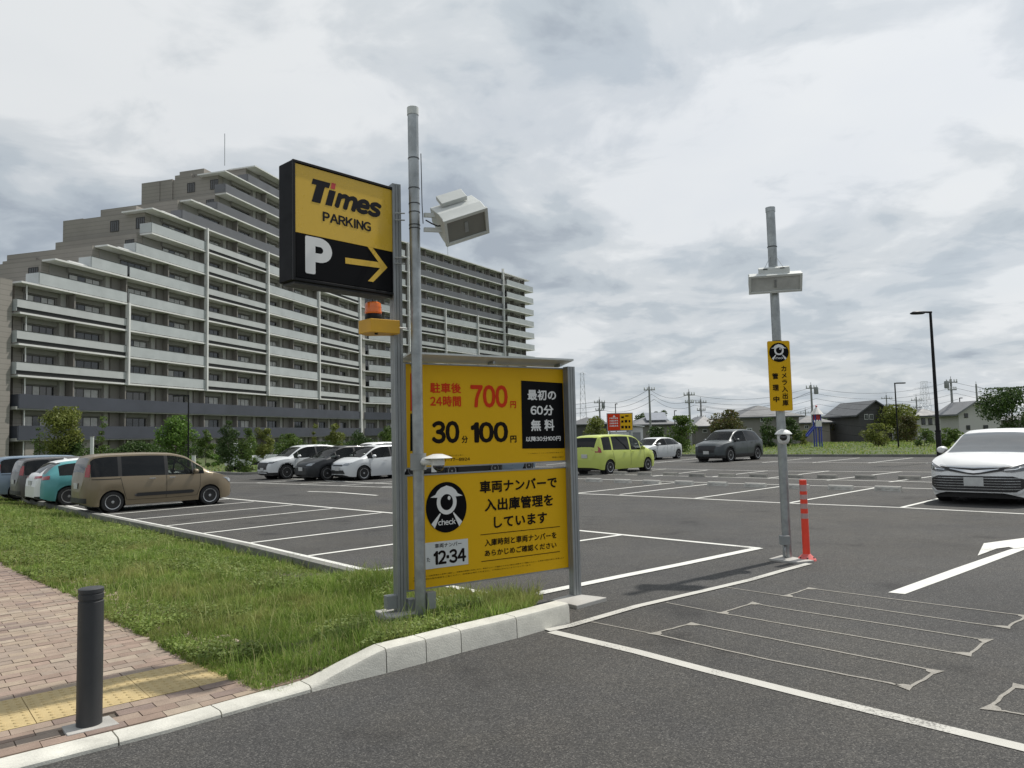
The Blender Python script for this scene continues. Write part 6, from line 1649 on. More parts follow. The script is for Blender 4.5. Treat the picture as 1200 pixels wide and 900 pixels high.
# the white saloon in front on the right
def saloon(pt):
    bars = [('grille_bar', 1, band([(-0.72, z), (0.72, z)], 0.010), M_RIM, 0.020) for z in (0.32, 0.37, 0.42, 0.47, 0.52)]
    return dict(len=4.885, wid=1.84, hgt=1.445, fo=0.97, ro=1.09, rw=0.335, clr=0.15, paint=pt, rim='twin', mirror_mat=pt, wsmat=mat('windshield_glass', (0.03, 0.034, 0.036), 0.02, var=0.2, spec=1.0, coat=1.0),
        top=[(-2.44, 0.66), (-2.40, 0.98), (-2.28, 1.07), (-1.85, 1.11), (-1.35, 1.29), (-0.9, 1.40), (-0.3, 1.445), (0.2, 1.43), (0.55, 1.36), (1.10, 1.11), (1.42, 0.985), (1.8, 0.945), (2.15, 0.87), (2.33, 0.775), (2.41, 0.66), (2.443, 0.52)],
        belt=[(-2.44, 0.62), (-2.38, 0.90), (-2.0, 0.985), (-1.0, 0.95), (0.8, 0.91), (1.4, 0.895), (1.9, 0.83), (2.2, 0.745), (2.36, 0.66), (2.443, 0.48)],
        plan=[(-2.44, 0.60), (-2.36, 0.76), (-2.15, 0.86), (-1.7, 0.91), (0, 0.92), (1.4, 0.915), (1.9, 0.88), (2.15, 0.81), (2.30, 0.72), (2.40, 0.60), (2.443, 0.50)],
        roofw=[(-2.44, 0.5), (-1.8, 0.60), (-1.2, 0.60), (-0.5, 0.62), (0.3, 0.62), (0.7, 0.66), (1.4, 0.76), (1.9, 0.70), (2.443, 0.40)],
        windshield=(0.50, 1.41), rear_glass=(-1.85, -1.05),
        glass_side=[(-1.25, -0.98), (-0.94, -0.10), (-0.02, 0.86), (0.90, 1.1)],
        mirror=(0.86, 0.985), handles=[(-0.62, 0.84), (0.30, 0.82)],
        seams=[('door_seam', [(-0.96, 0.93), (-1.0, 0.75), (-0.88, 0.5)], 0.010), ('door_seam', [(-0.06, 0.93), (-0.06, 0.32)], 0.010), ('door_seam', [(1.06, 0.89), (1.06, 0.6), (0.96, 0.34)], 0.010)],
        patches=[],
        ends=[('headlamp', 1, [(0.44, 0.655), (0.60, 0.635), (0.80, 0.66), (0.87, 0.745), (0.80, 0.80), (0.60, 0.72)], M_LAMPD, 0.014), ('lamp_strip', 1, band([(0.50, 0.672), (0.66, 0.685), (0.82, 0.752)], 0.016), M_CHROME, 0.019),
              ('upper_grille', 1, [(-0.62, 0.74), (-0.45, 0.655), (-0.13, 0.60), (0.0, 0.585), (0.13, 0.60), (0.45, 0.655), (0.62, 0.74), (0.40, 0.715), (0.0, 0.70), (-0.40, 0.715)], M_TRIM, 0.014),
              ('chrome_strip', 1, band([(-0.60, 0.755), (-0.40, 0.728), (0.0, 0.71), (0.40, 0.728), (0.60, 0.755)], 0.014), M_CHROME, 0.020),
              ('badge_wing', 1, [(0.0, 0.66), (0.42, 0.70), (0.40, 0.685), (0.10, 0.622), (0.0, 0.612)], M_CHROME, 0.018),
              ('lower_grille', 1, [(-0.66, 0.27), (0.66, 0.27), (0.80, 0.36), (0.78, 0.50), (0.62, 0.56), (-0.62, 0.56), (-0.78, 0.50), (-0.80, 0.36)], M_TRIM, 0.012),
              ('front_lip', 1, band([(-0.84, 0.335), (-0.72, 0.235), (0.0, 0.222), (0.72, 0.235), (0.84, 0.335)], 0.026), M_SILVERP, 0.022),
              ('chin', 1, [(-0.78, 0.15), (0.78, 0.15), (0.78, 0.20), (-0.78, 0.20)], M_TRIM, 0.010)] + bars,
        plates=[(1, 0.455), (-1, 0.75)])
M_SILVERP = mat("silver_trim", (0.55, 0.56, 0.57), 0.3, metal=0.3)
cs = 1.045
cam_car = make_car('white_saloon', saloon(P_WHITE), 'white saloon car facing the camera at the right edge of the photo', 'car', 'cars parked in the bays')
hd = -HV; pfront = at(1145, 592)
cam_car.location = Vector((pfront.x, pfront.y, 0)) - hd * (4.885 / 2 * cs - 0.12); cam_car.rotation_euler = (0, 0, math.atan2(hd.y, hd.x)); cam_car.scale = (cs, cs, cs * 1.0)
# white light truck by the hedge
def kei_truck():
    r = empty('light_truck', (0, 0, 0), 0, 'small white light truck half hidden behind shrubs left of the silver car', 'truck', 'cars parked in the bays')
    b = MB(); prof = [(1.60, 0.30), (1.66, 0.80), (1.30, 1.45), (1.18, 1.72), (0.35, 1.76), (0.30, 0.45), (0.40, 0.30)]
    b.prism([Vector((x, -0.72, z)) for x, z in prof], (0, 1.44, 0)); b.build('cab', P_WHITE, r, world=False, bevel=0.05)
    b = MB(); b.prism([Vector((x, -0.62, z)) for x, z in ((1.665, 0.92), (1.36, 1.40), (1.345, 1.39), (1.65, 0.90))], (0, 1.24, 0)); b.build('windshield', M_CGLASS, r, world=False)
    for s_ in (-1, 1):
        b = MB(); b.prism([Vector((x, s_ * 0.722, z)) for x, z in ((1.42, 0.95), (1.22, 1.45), (1.12, 1.62), (0.50, 1.64), (0.48, 0.95))], (0, s_ * 0.006, 0)); b.build('side_window', M_CGLASS, r, world=False)
        b = MB(); b.obox((1.45, s_ * 0.84, 1.15), (0.02, 0, 0), (0, 0.06, 0), (0, 0, 0.11)); b.build('mirror', M_TRIM, r, world=False)
    b = MB(); b.box(-1.65, -0.72, 0.55, 0.25, 0.72, 0.62); b.box(-1.65, -0.72, 0.62, -1.61, 0.72, 0.92); b.box(-1.61, -0.72, 0.62, 0.25, -0.68, 0.92); b.box(-1.61, 0.68, 0.62, 0.25, 0.72, 0.92); b.build('load_bed', P_WHITE, r, world=False)
    b = MB(); b.box(-1.5, -0.5, 0.32, 1.3, 0.5, 0.55); b.build('chassis', M_TRIM, r, world=False)
    ty, rm = wheel_meshes(0.27, 'ten')
    for x in (1.05, -0.95):
        for s_ in (1, -1): o = inst('wheel', ty, r, (x, s_ * 0.62, 0.27), (0, 0, 0 if s_ > 0 else math.pi)); inst('rim', rm, o)
    for s_ in (-1, 1):
        b = MB(); b.lathe([(0.09, 0.0), (0.08, 0.02), (0, 0.025)], (1.655, s_ * 0.5, 0.68), 'X', 14); b.build('headlamp', M_LAMP, r, world=False)
    return r
kt = kei_truck(); kt.location = at(297, 550.5, -0.15); kt.rotation_euler = (0, 0, math.atan2(-HV.y, -HV.x) - 0.1); kt.scale = (1.0, 1.0, 1.0)
# ------------------------------------------------------------ wheel stops
def wheel_stop_mesh():
    b = MB(); w, d, h = 0.31, 0.075, 0.12
    b.prism([Vector((-w, y, z)) for y, z in ((-d, 0.0), (d, 0.0), (d * 0.72, h * 0.85), (d * 0.5, h), (-d * 0.5, h), (-d * 0.72, h * 0.85))], (2 * w, 0, 0))
    for x in (-0.2, 0.0, 0.2): b.box(x - 0.055, -d - 0.004, 0.045, x + 0.055, -d * 0.80, 0.085)
    return b.mesh('wheel_stop', mat('pale_concrete', (0.55, 0.54, 0.50), 0.85, var=0.12, vscale=4, fine=0.1, fscale=90, stain=0.25))
wsm = wheel_stop_mesh(); wsd = wsm.copy(); wsd.materials[0] = mat('grey_brown_concrete', (0.33, 0.32, 0.29), 0.85, var=0.15, vscale=4, fine=0.1, fscale=90, stain=0.3); WANG = math.atan2(GU.y, GU.x)  # same stop in a darker grey-brown for the farther row
ORD = ['first', 'second', 'third', 'fourth', 'fifth', 'sixth', 'seventh', 'eighth', 'ninth', 'tenth', 'eleventh', 'twelfth']
for row, lst, g in (('nearer', ((696, 564.5), (730, 566), (764, 567), (802, 568), (841, 569.3), (885.5, 571), (935, 572.6), (985.5, 574), (1041, 575.3)), 'wheel stops of the nearer row'),
                    ('farther', ((697, 555.6), (727, 556), (756, 556.8), (786, 557.3), (817, 558.6), (852, 559), (889, 559.3), (930, 560.3), (969.5, 560.5), (1014.5, 561), (1066, 562)), 'wheel stops of the farther row')):
    for i, (px, py) in enumerate(lst):
        p = at(px, py); o = inst('wheel_stop', wsm if row == 'nearer' else wsd, None, p, (0, 0, WANG + random.uniform(-0.02, 0.02)), (1.0, 1, 1))
        tag(o, '%s concrete wheel stop, %s from the left in the %s row' % ('pale' if row == 'nearer' else 'grey-brown', ORD[i], row), 'wheel stop', g)

# ------------------------------------------------------------ trees and shrubs
M_BARK = mat("bark", (0.10, 0.08, 0.06), 0.9, var=0.25, vscale=6, bump=0.6, bscale=30)
LV = {'green': leaf_mat("leaves_green", [(0.06, 0.11, 0.024), (0.10, 0.16, 0.034), (0.15, 0.21, 0.045)], 0.3, patch=0.6),
      'dark': leaf_mat("leaves_dark", [(0.035, 0.068, 0.018), (0.055, 0.10, 0.026), (0.09, 0.14, 0.036)], 0.25, patch=0.6),
      'yellow': leaf_mat("leaves_yellow_green", [(0.11, 0.14, 0.03), (0.17, 0.20, 0.045), (0.23, 0.25, 0.06)], 0.35, patch=0.6),
      'bright': leaf_mat("leaves_bright", [(0.07, 0.14, 0.025), (0.11, 0.20, 0.035), (0.16, 0.26, 0.05)], 0.35, patch=0.6),
      'rust': leaf_mat("leaves_rusty", [(0.06, 0.075, 0.022), (0.10, 0.10, 0.035), (0.12, 0.14, 0.04), (0.14, 0.08, 0.04)], 0.3, patch=0.6)}
ZG = -0.15
def tree(name, label, cat, px, yb, yt, wpx, kind='green', trunk=0.25, Y=None, n=None, seed=0, group=None, shape=1.0, leafk=1.0):
    r = np.random.default_rng(seed + int(px * 7))
    base = at(px, yb, ZG) if Y is None else atY(px, yb, Y)
    if Y is not None: base.z = ZG
    D = base.y; top = atY(px, yt, D).z; H = top - base.z; Wm = wpx * D / FPX
    e = empty(name, base, 0, label, cat, group)
    pxs_ = D / FPX; ch = H * (1 - trunk); npx = wpx * (ch / pxs_)
    n = n or int(np.clip(npx * 2.6, 700, 9000)); leaf = (1.25 if wpx > 30 else 1.0) * pxs_ * leafk
    leaf = max(leaf, 0.03)
    b = MB(); tr = max(0.035, Wm * 0.022)
    lean = Vector((r.normal(0, 0.04), r.normal(0, 0.04), 0)) * H
    b.tube((0, 0, -0.05), Vector((0, 0, H * (trunk + 0.12))) + lean * 0.4, tr, tr * 0.7, 7)
    tp = Vector((0, 0, H * (trunk + 0.1))) + lean * 0.4
    b.tube(tp, Vector((0, 0, H * 0.9)) + lean, tr * 0.65, tr * 0.15, 6)
    for k in range(6):
        a = r.uniform(0, 6.28); h0 = H * (trunk * 0.8 + 0.12 * k * (1 - trunk)); q = Vector((math.cos(a) * Wm * 0.38, math.sin(a) * Wm * 0.38, h0 + H * 0.2)); b.tube((lean.x * 0.3, lean.y * 0.3, h0), q, tr * 0.4, tr * 0.12, 5)
    b.build('trunk', M_BARK, e, world=False)
    # clumps
    nc = int(np.clip(n / 130, 9, 34)); cz = trunk * H + ch * r.beta(1.6, 1.5, nc); t = (cz - trunk * H) / ch
    rad = Wm / 2 * np.sqrt(np.clip(1 - (2 * (t ** shape) - 0.9) ** 2, 0.08, 1)) * 0.78
    a = r.uniform(0, 6.28, nc); rr = rad * np.sqrt(r.uniform(0.05, 1, nc)); C = np.stack([np.cos(a) * rr + lean.x * t, np.sin(a) * rr + lean.y * t, cz], 1)
    cs_ = r.uniform(0.13, 0.27, nc) * min(Wm, ch * 1.2)
    i = r.integers(0, nc, n); v = r.normal(size=(n, 3)); v /= np.linalg.norm(v, axis=1)[:, None]; q = C[i] + v * (cs_[i] * r.uniform(0.35, 1.05, n) ** 0.6)[:, None] * np.array([1, 1, 0.8])
    q[:, 2] = np.clip(q[:, 2], 0.02 * H, H * 1.01)
    nn = v * 0.6 + r.normal(size=(n, 3)) * 0.7; nn /= np.linalg.norm(nn, axis=1)[:, None]
    t1 = np.cross(nn, r.normal(size=(n, 3))); t1 /= np.linalg.norm(t1, axis=1)[:, None]; t2 = np.cross(nn, t1)
    s = leaf * r.uniform(0.6, 1.5, n)[:, None]
    V = np.stack([q - t1 * s, q - t2 * s * 0.55, q + t1 * s, q + t2 * s * 0.55], 1).reshape(-1, 3)
    o = bpy.data.objects.new('crown', np_mesh('crown', V, np.arange(n * 4).reshape(-1, 4), LV[kind])); COL.objects.link(o); o.parent = e
    return e
G1 = 'young trees along the apartment block'; G2 = 'shrubs and trees beyond the car park'
tree('young_tree', 'yellow-green young tree in front of the navy balconies, far left', 'tree', 72, 536, 478, 54, 'yellow', 0.28, Y=59, seed=1, group=G1)
tree('sapling', 'thin sparse sapling left of the yellow-green tree against the end wall', 'tree', 46, 536, 498, 18, 'green', 0.3, Y=59, n=500, seed=2, group=G1)
tree('sapling', 'slim sapling with thin crown just right of the yellow-green tree', 'tree', 117, 537, 488, 22, 'green', 0.25, Y=59, n=700, seed=3, group=G1)
tree('young_tree', 'bright green spreading young tree left of the slim lamp post', 'tree', 206, 543, 488, 46, 'bright', 0.2, seed=4, group=G1)
tree('shrub', 'narrow upright green shrub just right of the slim lamp post', 'shrub', 241, 546, 503, 20, 'green', 0.06, seed=5, group=G1)
tree('shrub', 'tall dense dark green shrub, left one of the dense pair behind the light truck', 'shrub', 267, 548, 494, 28, 'dark', 0.04, Y=42, seed=6, group=G1)
tree('shrub', 'dense green shrub, right one of the dense pair behind the light truck', 'shrub', 288, 548, 503, 28, 'green', 0.04, Y=41, seed=7, group=G1)
tree('young_tree', 'pale young tree rising above the white light truck', 'tree', 308, 545, 496, 26, 'yellow', 0.3, Y=43, seed=8, group=G1)
tree('shrub', 'low spreading green shrub above the silver sport utility car roof', 'shrub', 340, 546, 509, 44, 'green', 0.05, seed=9, group=G1)
tree('sapling', 'thin yellowish sapling above the silver sport utility car', 'tree', 367, 545, 494, 14, 'yellow', 0.2, n=700, seed=10, group=G1)
tree('young_tree', 'light green young tree above the black car', 'tree', 394, 545, 493, 24, 'yellow', 0.25, seed=11, group=G1)
tree('shrub', 'dark rounded shrub beneath the white corner column', 'shrub', 424, 545, 502, 28, 'dark', 0.08, seed=12, group=G1)
tree('young_tree', 'green young tree just left of the square sign post', 'tree', 450, 545, 499, 26, 'green', 0.15, seed=13, group=G1)
tree('shrub', 'dark low shrub filling behind the tan minivan roof', 'shrub', 163, 541, 517, 60, 'dark', 0.03, Y=59, seed=14, group=G1)
tree('shrub', 'dark hedge shrub at the foot of the end wall under the yellow-green tree', 'shrub', 82, 541, 512, 34, 'dark', 0.03, Y=59, seed=15, group=G1)
for k, (x_, w_) in enumerate(((190, 34), (222, 30), (252, 26), (128, 30))):
    tree('low_shrub', 'low yellow-green shrub, %s of the low clipped row before the block' % ORD[(1, 2, 3, 0)[k]], 'shrub', x_, 547 - (2 if x_ < 200 else 0), 533, w_, 'bright', 0.02, n=900, seed=30 + k, group=G1)
# hedge in front of the ground floor
def hedge(label, pa, pb, h, d, kind, n, seed):
    r = np.random.default_rng(seed); A, B = pa, pb; L_ = (B - A).length; u = (B - A).normalized(); w = Vector((-u.y, u.x, 0))
    t = r.uniform(0, L_, n); s = r.uniform(-d / 2, d / 2, n); z = h * r.uniform(0, 1, n) ** 0.6 * (0.85 + 0.3 * vnoise(t, t * 0, 1.1, seed))
    q = np.array([A.x, A.y, ZG]) + t[:, None] * np.array(u) + s[:, None] * np.array(w) + np.stack([t * 0, t * 0, z], 1); q -= np.array([A.x, A.y, ZG])
    nn = r.normal(size=(n, 3)); nn /= np.linalg.norm(nn, axis=1)[:, None]; t1 = np.cross(nn, r.normal(size=(n, 3))); t1 /= np.linalg.norm(t1, axis=1)[:, None]; t2 = np.cross(nn, t1)
    ls = A.y / FPX * 1.2 * r.uniform(0.6, 1.4, n)[:, None]
    V = np.stack([q - t1 * ls, q - t2 * ls * .6, q + t1 * ls, q + t2 * ls * .6], 1).reshape(-1, 3)
    o = bpy.data.objects.new('hedge', np_mesh('hedge', V, np.arange(n * 4).reshape(-1, 4), LV[kind])); COL.objects.link(o); o.location = (A.x, A.y, ZG); tag(o, label, 'hedge')
hedge('long dark hedge running in front of the ground floor of the apartment block', A1 + u1 * 2 - n1_ * 4.5, A1 + u1 * 62 - n1_ * 4.5, 1.5, 1.2, 'dark', 16000, 3)
hedge('low hedge along the foot of the right wing, behind the yellow boards', A2 + u2 * 2 - n2_ * 6, A2 + u2 * 50 - n2_ * 6, 1.6, 1.2, 'green', 7000, 4)
# right-hand side, in front of the houses
tree('shrub', 'light green tree behind the lime minivan, next to the yellow boards', 'tree', 699, 516, 488, 30, 'yellow', 0.15, Y=85, seed=40, group=G2)
tree('shrub', 'low dark hedge shrub between the background sign and the silver hatchback', 'shrub', 772, 519, 501, 34, 'dark', 0.03, Y=70, seed=41, group=G2)
tree('shrub', 'dark rounded bush right behind the pale silver hatchback', 'shrub', 799, 521, 488, 34, 'green', 0.05, seed=42, Y=66, group=G2)
tree('young_tree', 'tan-green tree beside the dark roof, just above the gunmetal car', 'tree', 852, 519, 481, 42, 'rust', 0.12, seed=43, Y=72, group=G2)
tree('shrub', 'dark bush immediately left of the right-hand mast', 'shrub', 902, 519, 490, 30, 'dark', 0.04, Y=75, seed=44, group=G2)
tree('shrub', 'dark bush immediately right of the right-hand mast', 'shrub', 926, 518, 487, 26, 'dark', 0.04, Y=78, seed=45, group=G2)
tree('shrub', 'small yellow-green bush on the lawn left of the playground slide', 'shrub', 938, 521, 504, 22, 'yellow', 0.02, seed=46, group=G2)
tree('young_tree', 'reddish dark leafy tree right of the playground tower', 'tree', 990, 517, 480, 38, 'rust', 0.12, seed=47, group=G2)
tree('shrub', 'round feathery light green bush in the middle of the lawn', 'shrub', 1029, 523, 497, 40, 'yellow', 0.0, seed=48, group=G2, leafk=0.8)
tree('young_tree', 'large light green tree beside the thin lamp post', 'tree', 1054, 517, 475, 52, 'yellow', 0.10, seed=49, group=G2)
tree('shrub', 'tawny brown-green shrub below the large light green tree', 'shrub', 1063, 518, 488, 30, 'rust', 0.02, seed=50, group=G2)
tree('shrub', 'green shrub on the lawn left of the tall black street lamp', 'shrub', 1084, 523, 503, 24, 'green', 0.0, seed=51, group=G2)
tree('shrub', 'green shrub on the lawn right of the tall black street lamp', 'shrub', 1113, 524, 502, 36, 'green', 0.0, seed=52, group=G2)
tree('broad_tree', 'broad dark green tree above the white saloon at the right edge', 'tree', 1186, 512, 455, 86, 'dark', 0.22, Y=60, n=7000, seed=53, group=G2)
tree('distant_tree', 'distant dark tree, left one of two above the low roofs', 'tree', 752, 508, 480, 26, 'dark', 0.2, Y=170, seed=54, group='distant trees')
tree('distant_tree', 'distant dark tree, right one of two above the low roofs', 'tree', 777, 508, 479, 24, 'dark', 0.2, Y=180, seed=55, group='distant trees')
tree('distant_tree', 'distant green tree beyond the houses right of the thin lamp post', 'tree', 1113, 505, 486, 30, 'green', 0.1, Y=120, seed=56, group='distant trees')
tree('distant_tree', 'distant tree between the dark-roofed houses behind the playground', 'tree', 968, 508, 488, 30, 'dark', 0.1, Y=110, seed=57, group='distant trees')
# rough lawn beyond the lot
def lawn():
    n = 60000; a = rng.uniform(A_STEP - 25, 62, n); b_ = rng.uniform(16.6, 95, n); X = GU.x * a + GV.x * b_; Y = GU.y * a + GV.y * b_
    ok = (Y > 20) & (np.abs(X / Y) < 0.9) & ~((a > A_STEP - 0.3) & (b_ < B_FAR + 0.25)); X, Y = X[ok], Y[ok]
    c_ = vnoise(X, Y, 3.0, 4) * 0.6 + vnoise(X, Y, 0.9, 6) * 0.4
    Hh = (0.05 + 0.30 * c_ ** 2.5) * rng.uniform(0.5, 1.3, len(X)); V, T_ = blades(X, Y, np.full(len(X), ZG - 0.01), Hh, 0.0016 * Y * rng.uniform(0.7, 1.4, len(X)), rng, 0.6)
    o = bpy.data.objects.new('lawn_grass', np_mesh('lawn_grass', V, T_, M_GRASS)); COL.objects.link(o)
    tag(o, 'uneven grass of the lawns beyond the car park kerb', 'grass', kind='stuff')
lawn()

# ------------------------------------------------------------ houses
M_ROOFD = mat("dark_roof_tiles", (0.085, 0.09, 0.097), 0.6, var=0.12, vscale=0.6, bump=0.3, bscale=6)
M_ROOFG = mat("grey_roof_tiles", (0.16, 0.165, 0.175), 0.5, var=0.15, vscale=0.5, bump=0.3, bscale=6)
M_WGREY = mat("grey_siding", (0.21, 0.20, 0.185), 0.8, var=0.08, vscale=0.5); M_WDARK = mat("charcoal_siding", (0.09, 0.088, 0.09), 0.8, var=0.08, vscale=0.5)
M_WLIGHT = mat("pale_render", (0.50, 0.49, 0.47), 0.8, var=0.05, vscale=0.5); M_WBEIGE = mat("beige_render", (0.34, 0.31, 0.27), 0.8, var=0.06, vscale=0.5)
def house(label, pl, pr, ye, yr_, Y, wall, roof, kind='hip', wins=(), yb=515, depth=8.0, yaw=0.0):
    A, B = atY(pl, ye, Y), atY(pr, ye, Y); wd = (B.x - A.x); ez = (A.z + B.z) / 2; rz_ = atY((pl + pr) / 2, yr_, Y + depth / 2).z
    e = empty('house', (A.x, Y, ZG), yaw, label, 'house', 'houses beyond the lawn')
    h = ez - ZG; b = MB(); b.box(0, 0, 0, wd, depth, h); b.build('wall', wall, e, world=False)
    o_ = 0.55; rh = rz_ - ez; b = MB()
    if kind == 'hip':
        i_ = min(wd, depth) * 0.5
        v = [(-o_, -o_, h), (wd + o_, -o_, h), (wd + o_, depth + o_, h), (-o_, depth + o_, h), (i_, depth / 2, h + rh), (wd - i_, depth / 2, h + rh)]
        if wd <= depth: v[4] = (wd / 2 - 0.01, i_, h + rh); v[5] = (wd / 2 + 0.01, depth - i_, h + rh)
        b.add(v + [(x, y, z - 0.16) for x, y, z in v[:4]], [(0, 1, 5, 4), (1, 2, 5), (2, 3, 4, 5), (3, 0, 4), (0, 6, 7, 1), (1, 7, 8, 2), (2, 8, 9, 3), (3, 9, 6, 0), (6, 9, 8, 7)])
    else:       # gable towards the viewer, roof slabs with thickness
        apx = wd * (0.5 if kind == 'gable' else 0.38)
        for (x0, z0), (x1, z1) in (((-o_, h - o_ * rh / apx), (apx, h + rh)), ((apx, h + rh), (wd + o_, h - o_ * rh / (wd - apx)))):
            b.prism([Vector((x0, -o_, z0)), Vector((x1, -o_, z1)), Vector((x1, -o_, z1 + 0.18)), Vector((x0, -o_, z0 + 0.18))], (0, depth + 2 * o_, 0))
        g_ = MB(); g_.prism([Vector((0, 0, h)), Vector((wd, 0, h)), Vector((apx, 0, h + rh))], (0, depth, 0)); g_.build('gable', wall, e, world=False)
    b.build('roof', roof, e, world=False)
    for (px, py, wp, hp) in wins:
        w = wp * Y / FPX; hh = hp * Y / FPX; c = atY(px, py, Y) - Vector((A.x, Y, ZG))
        f = MB(); f.box(c.x - w / 2 - 0.08, -0.06, c.z - hh / 2 - 0.08, c.x + w / 2 + 0.08, 0.02, c.z + hh / 2 + 0.08); o = f.build('window', M_WPAINT if wall is not M_WLIGHT else M_FRAMED, e, world=False)
        g_ = MB(); g_.box(c.x - w / 2, -0.075, c.z - hh / 2, c.x - 0.02, -0.055, c.z + hh / 2); g_.build('pane', M_PANE, o, world=False)
        g_ = MB(); g_.box(c.x + 0.02, -0.075, c.z - hh / 2, c.x + w / 2, -0.055, c.z + hh / 2); g_.build('pane', M_PANE, o, world=False)
    return e
house('low house with dark roof directly right of the yellow boards', 668, 712, 497, 489, 120, M_WDARK, M_ROOFD, wins=((690, 502, 4, 3),))
hs = house('house with grey roof carrying pale solar panels behind the silver hatchback', 744, 790, 497, 487, 105, M_WGREY, M_ROOFG, wins=((770, 502, 5, 3),))
b = MB(); b.obox((3.2, 1.15, 4.05), (1.5, 0, 0), (0, 1.0, 0.55), (0, -0.03, 0.05)); b.build('solar_panel', mat("solar_panel", (0.28, 0.30, 0.34), 0.2), hs, world=False)
house('small house with brown-grey roof left of the tan-green tree', 815, 842, 499, 488, 100, M_WGREY, M_ROOFG, wins=((826, 505, 4, 3),))
house('large grey two-storey house with hipped dark roof behind the mast', 866, 936, 488, 475, 90, M_WGREY, M_ROOFD, wins=((894, 491, 5, 5), (878, 505, 5, 5), (912, 492, 4, 4), (926, 493, 4, 4)), depth=9)
house('house with dark roof and beige wall behind the playground tower', 936, 972, 495, 487, 98, M_WBEIGE, M_ROOFD, wins=((945, 500, 4, 3),))
house('charcoal gabled house with two small windows left of the thin lamp post', 1006, 1044, 484, 472, 92, M_WDARK, M_ROOFD, 'gable', wins=((1015, 488.5, 3, 5), (1021, 488.5, 3, 5)), depth=9)
house('white-walled house under a dark hipped roof left of the tall black lamp', 1074, 1106, 487, 479, 95, M_WLIGHT, M_ROOFD, wins=((1082, 494, 3, 6), (1090, 494, 3, 6), (1098, 495, 3, 6)))
house('pale grey gabled house beyond the right-hand car, partly behind the broad tree', 1123, 1172, 483, 472, 80, M_WLIGHT, M_WLIGHT if False else M_ROOFG, 'lopsided', wins=((1132, 487, 2.5, 3.5), (1134.5, 501, 2.5, 3.5), (1155, 501, 3.5, 4)), depth=3.5)
house('distant low pale house at the right of the white-walled house', 1104, 1124, 493, 488, 130, M_WLIGHT, M_ROOFG)
house('distant dark-roofed house between the charcoal house and the playground', 975, 1004, 493, 486, 120, M_WGREY, M_ROOFD)
house('distant low grey-roofed house left of the small background sign', 786, 816, 500, 494, 140, M_WGREY, M_ROOFD)
house('distant flat dark building beyond the broad tree at the right edge', 1172, 1260, 491, 486, 130, M_WGREY, M_ROOFD)

# ------------------------------------------------------------ street lamps
Bl = at(1101.5, 541.5)
lp = empty('street_lamp', Bl, 0, 'tall black street lamp with short arm standing by the white saloon', 'street lamp')
tl = atY(1088.8, 366, Bl.y)
b = MB(); b.lathe([(0.115, 0), (0.11, 1.35), (0.10, 1.38)], Bl, n=16); b.build('lower_shaft', M_BLACK, lp, smooth=True, angle=40)
b = MB(); b.tube(Vector((Bl.x, Bl.y, 1.36)), Vector((Bl.x, Bl.y, tl.z)), 0.082, 0.055, 14); b.build('upper_shaft', M_BLACK, lp, smooth=True, angle=40)
b = MB(); b.lathe([(0.13, 1.34), (0.13, 1.40)], Bl, n=16); b.build('collar', M_BLACK, lp)
hl = atY(1067, 365, Bl.y) - Vector((Bl.x, Bl.y, 0)); ln = -hl.x
b = MB(); b.tube(Vector((Bl.x + 0.06, Bl.y, tl.z + 0.0)), Vector((Bl.x - ln * 0.45, Bl.y, tl.z + 0.02)), 0.05, 0.04, 8); b.build('arm', M_BLACK, lp)
b = MB(); q = Vector((Bl.x - ln * 0.66, Bl.y, tl.z - 0.01))
b.lathe([(0.0, 0.06), (0.6, 0.045), (0.95, 0.0), (1.0, -0.03), (0.8, -0.05), (0.0, -0.05)], (0, 0, 0), n=18); o = b.build('lamp_head', M_BLACK, lp, world=False, smooth=True); o.location = q - Bl; o.scale = (ln * 0.38, 0.16, 1.3)
def slim_lamp(label, pb, pt, Y, side, hw, mt=M_BLACK, r=0.05):
    B = atY(pb[0], pb[1], Y); T = atY(pt[0], pt[1], Y); e = empty('street_lamp', (B.x, B.y, ZG), 0, label, 'street lamp')
    b = MB(); b.tube((0, 0, 0), (0, 0, T.z - ZG), r * 1.3, r, 10); b.build('shaft', mt, e, world=False)
    w = hw * Y / FPX; b = MB(); z = T.z - ZG - 0.04; b.obox((side * w * 0.55, 0, z), (w * 0.45, 0, 0.0), (0, 0.13, 0), (0, 0, 0.05)); b.build('lamp_head', mt, e, world=False, bevel=0.02)
    b = MB(); b.tube((0, 0, z), (side * w * 0.3, 0, z), r * 0.8, n=6); b.build('arm', mt, e, world=False)
slim_lamp('slim black street lamp on the lawn beside the large light green tree', (1052.5, 515), (1049.5, 448.5), 62, 1, 12)
slim_lamp('slim dark street lamp before the apartment block with a thin arm to the left', (220.5, 545), (219, 463), 56, -1, 18)
slim_lamp('small dark lamp post left of the pale gabled house', (1127, 505), (1127, 466), 85, 1, 3)
slim_lamp('short dark lamp post behind the background sign', (722, 500), (722, 473), 88, 1, 2.5)
slim_lamp('short lamp post above the dark rounded bush', (791, 500), (791, 481), 95, 1, 2.5)

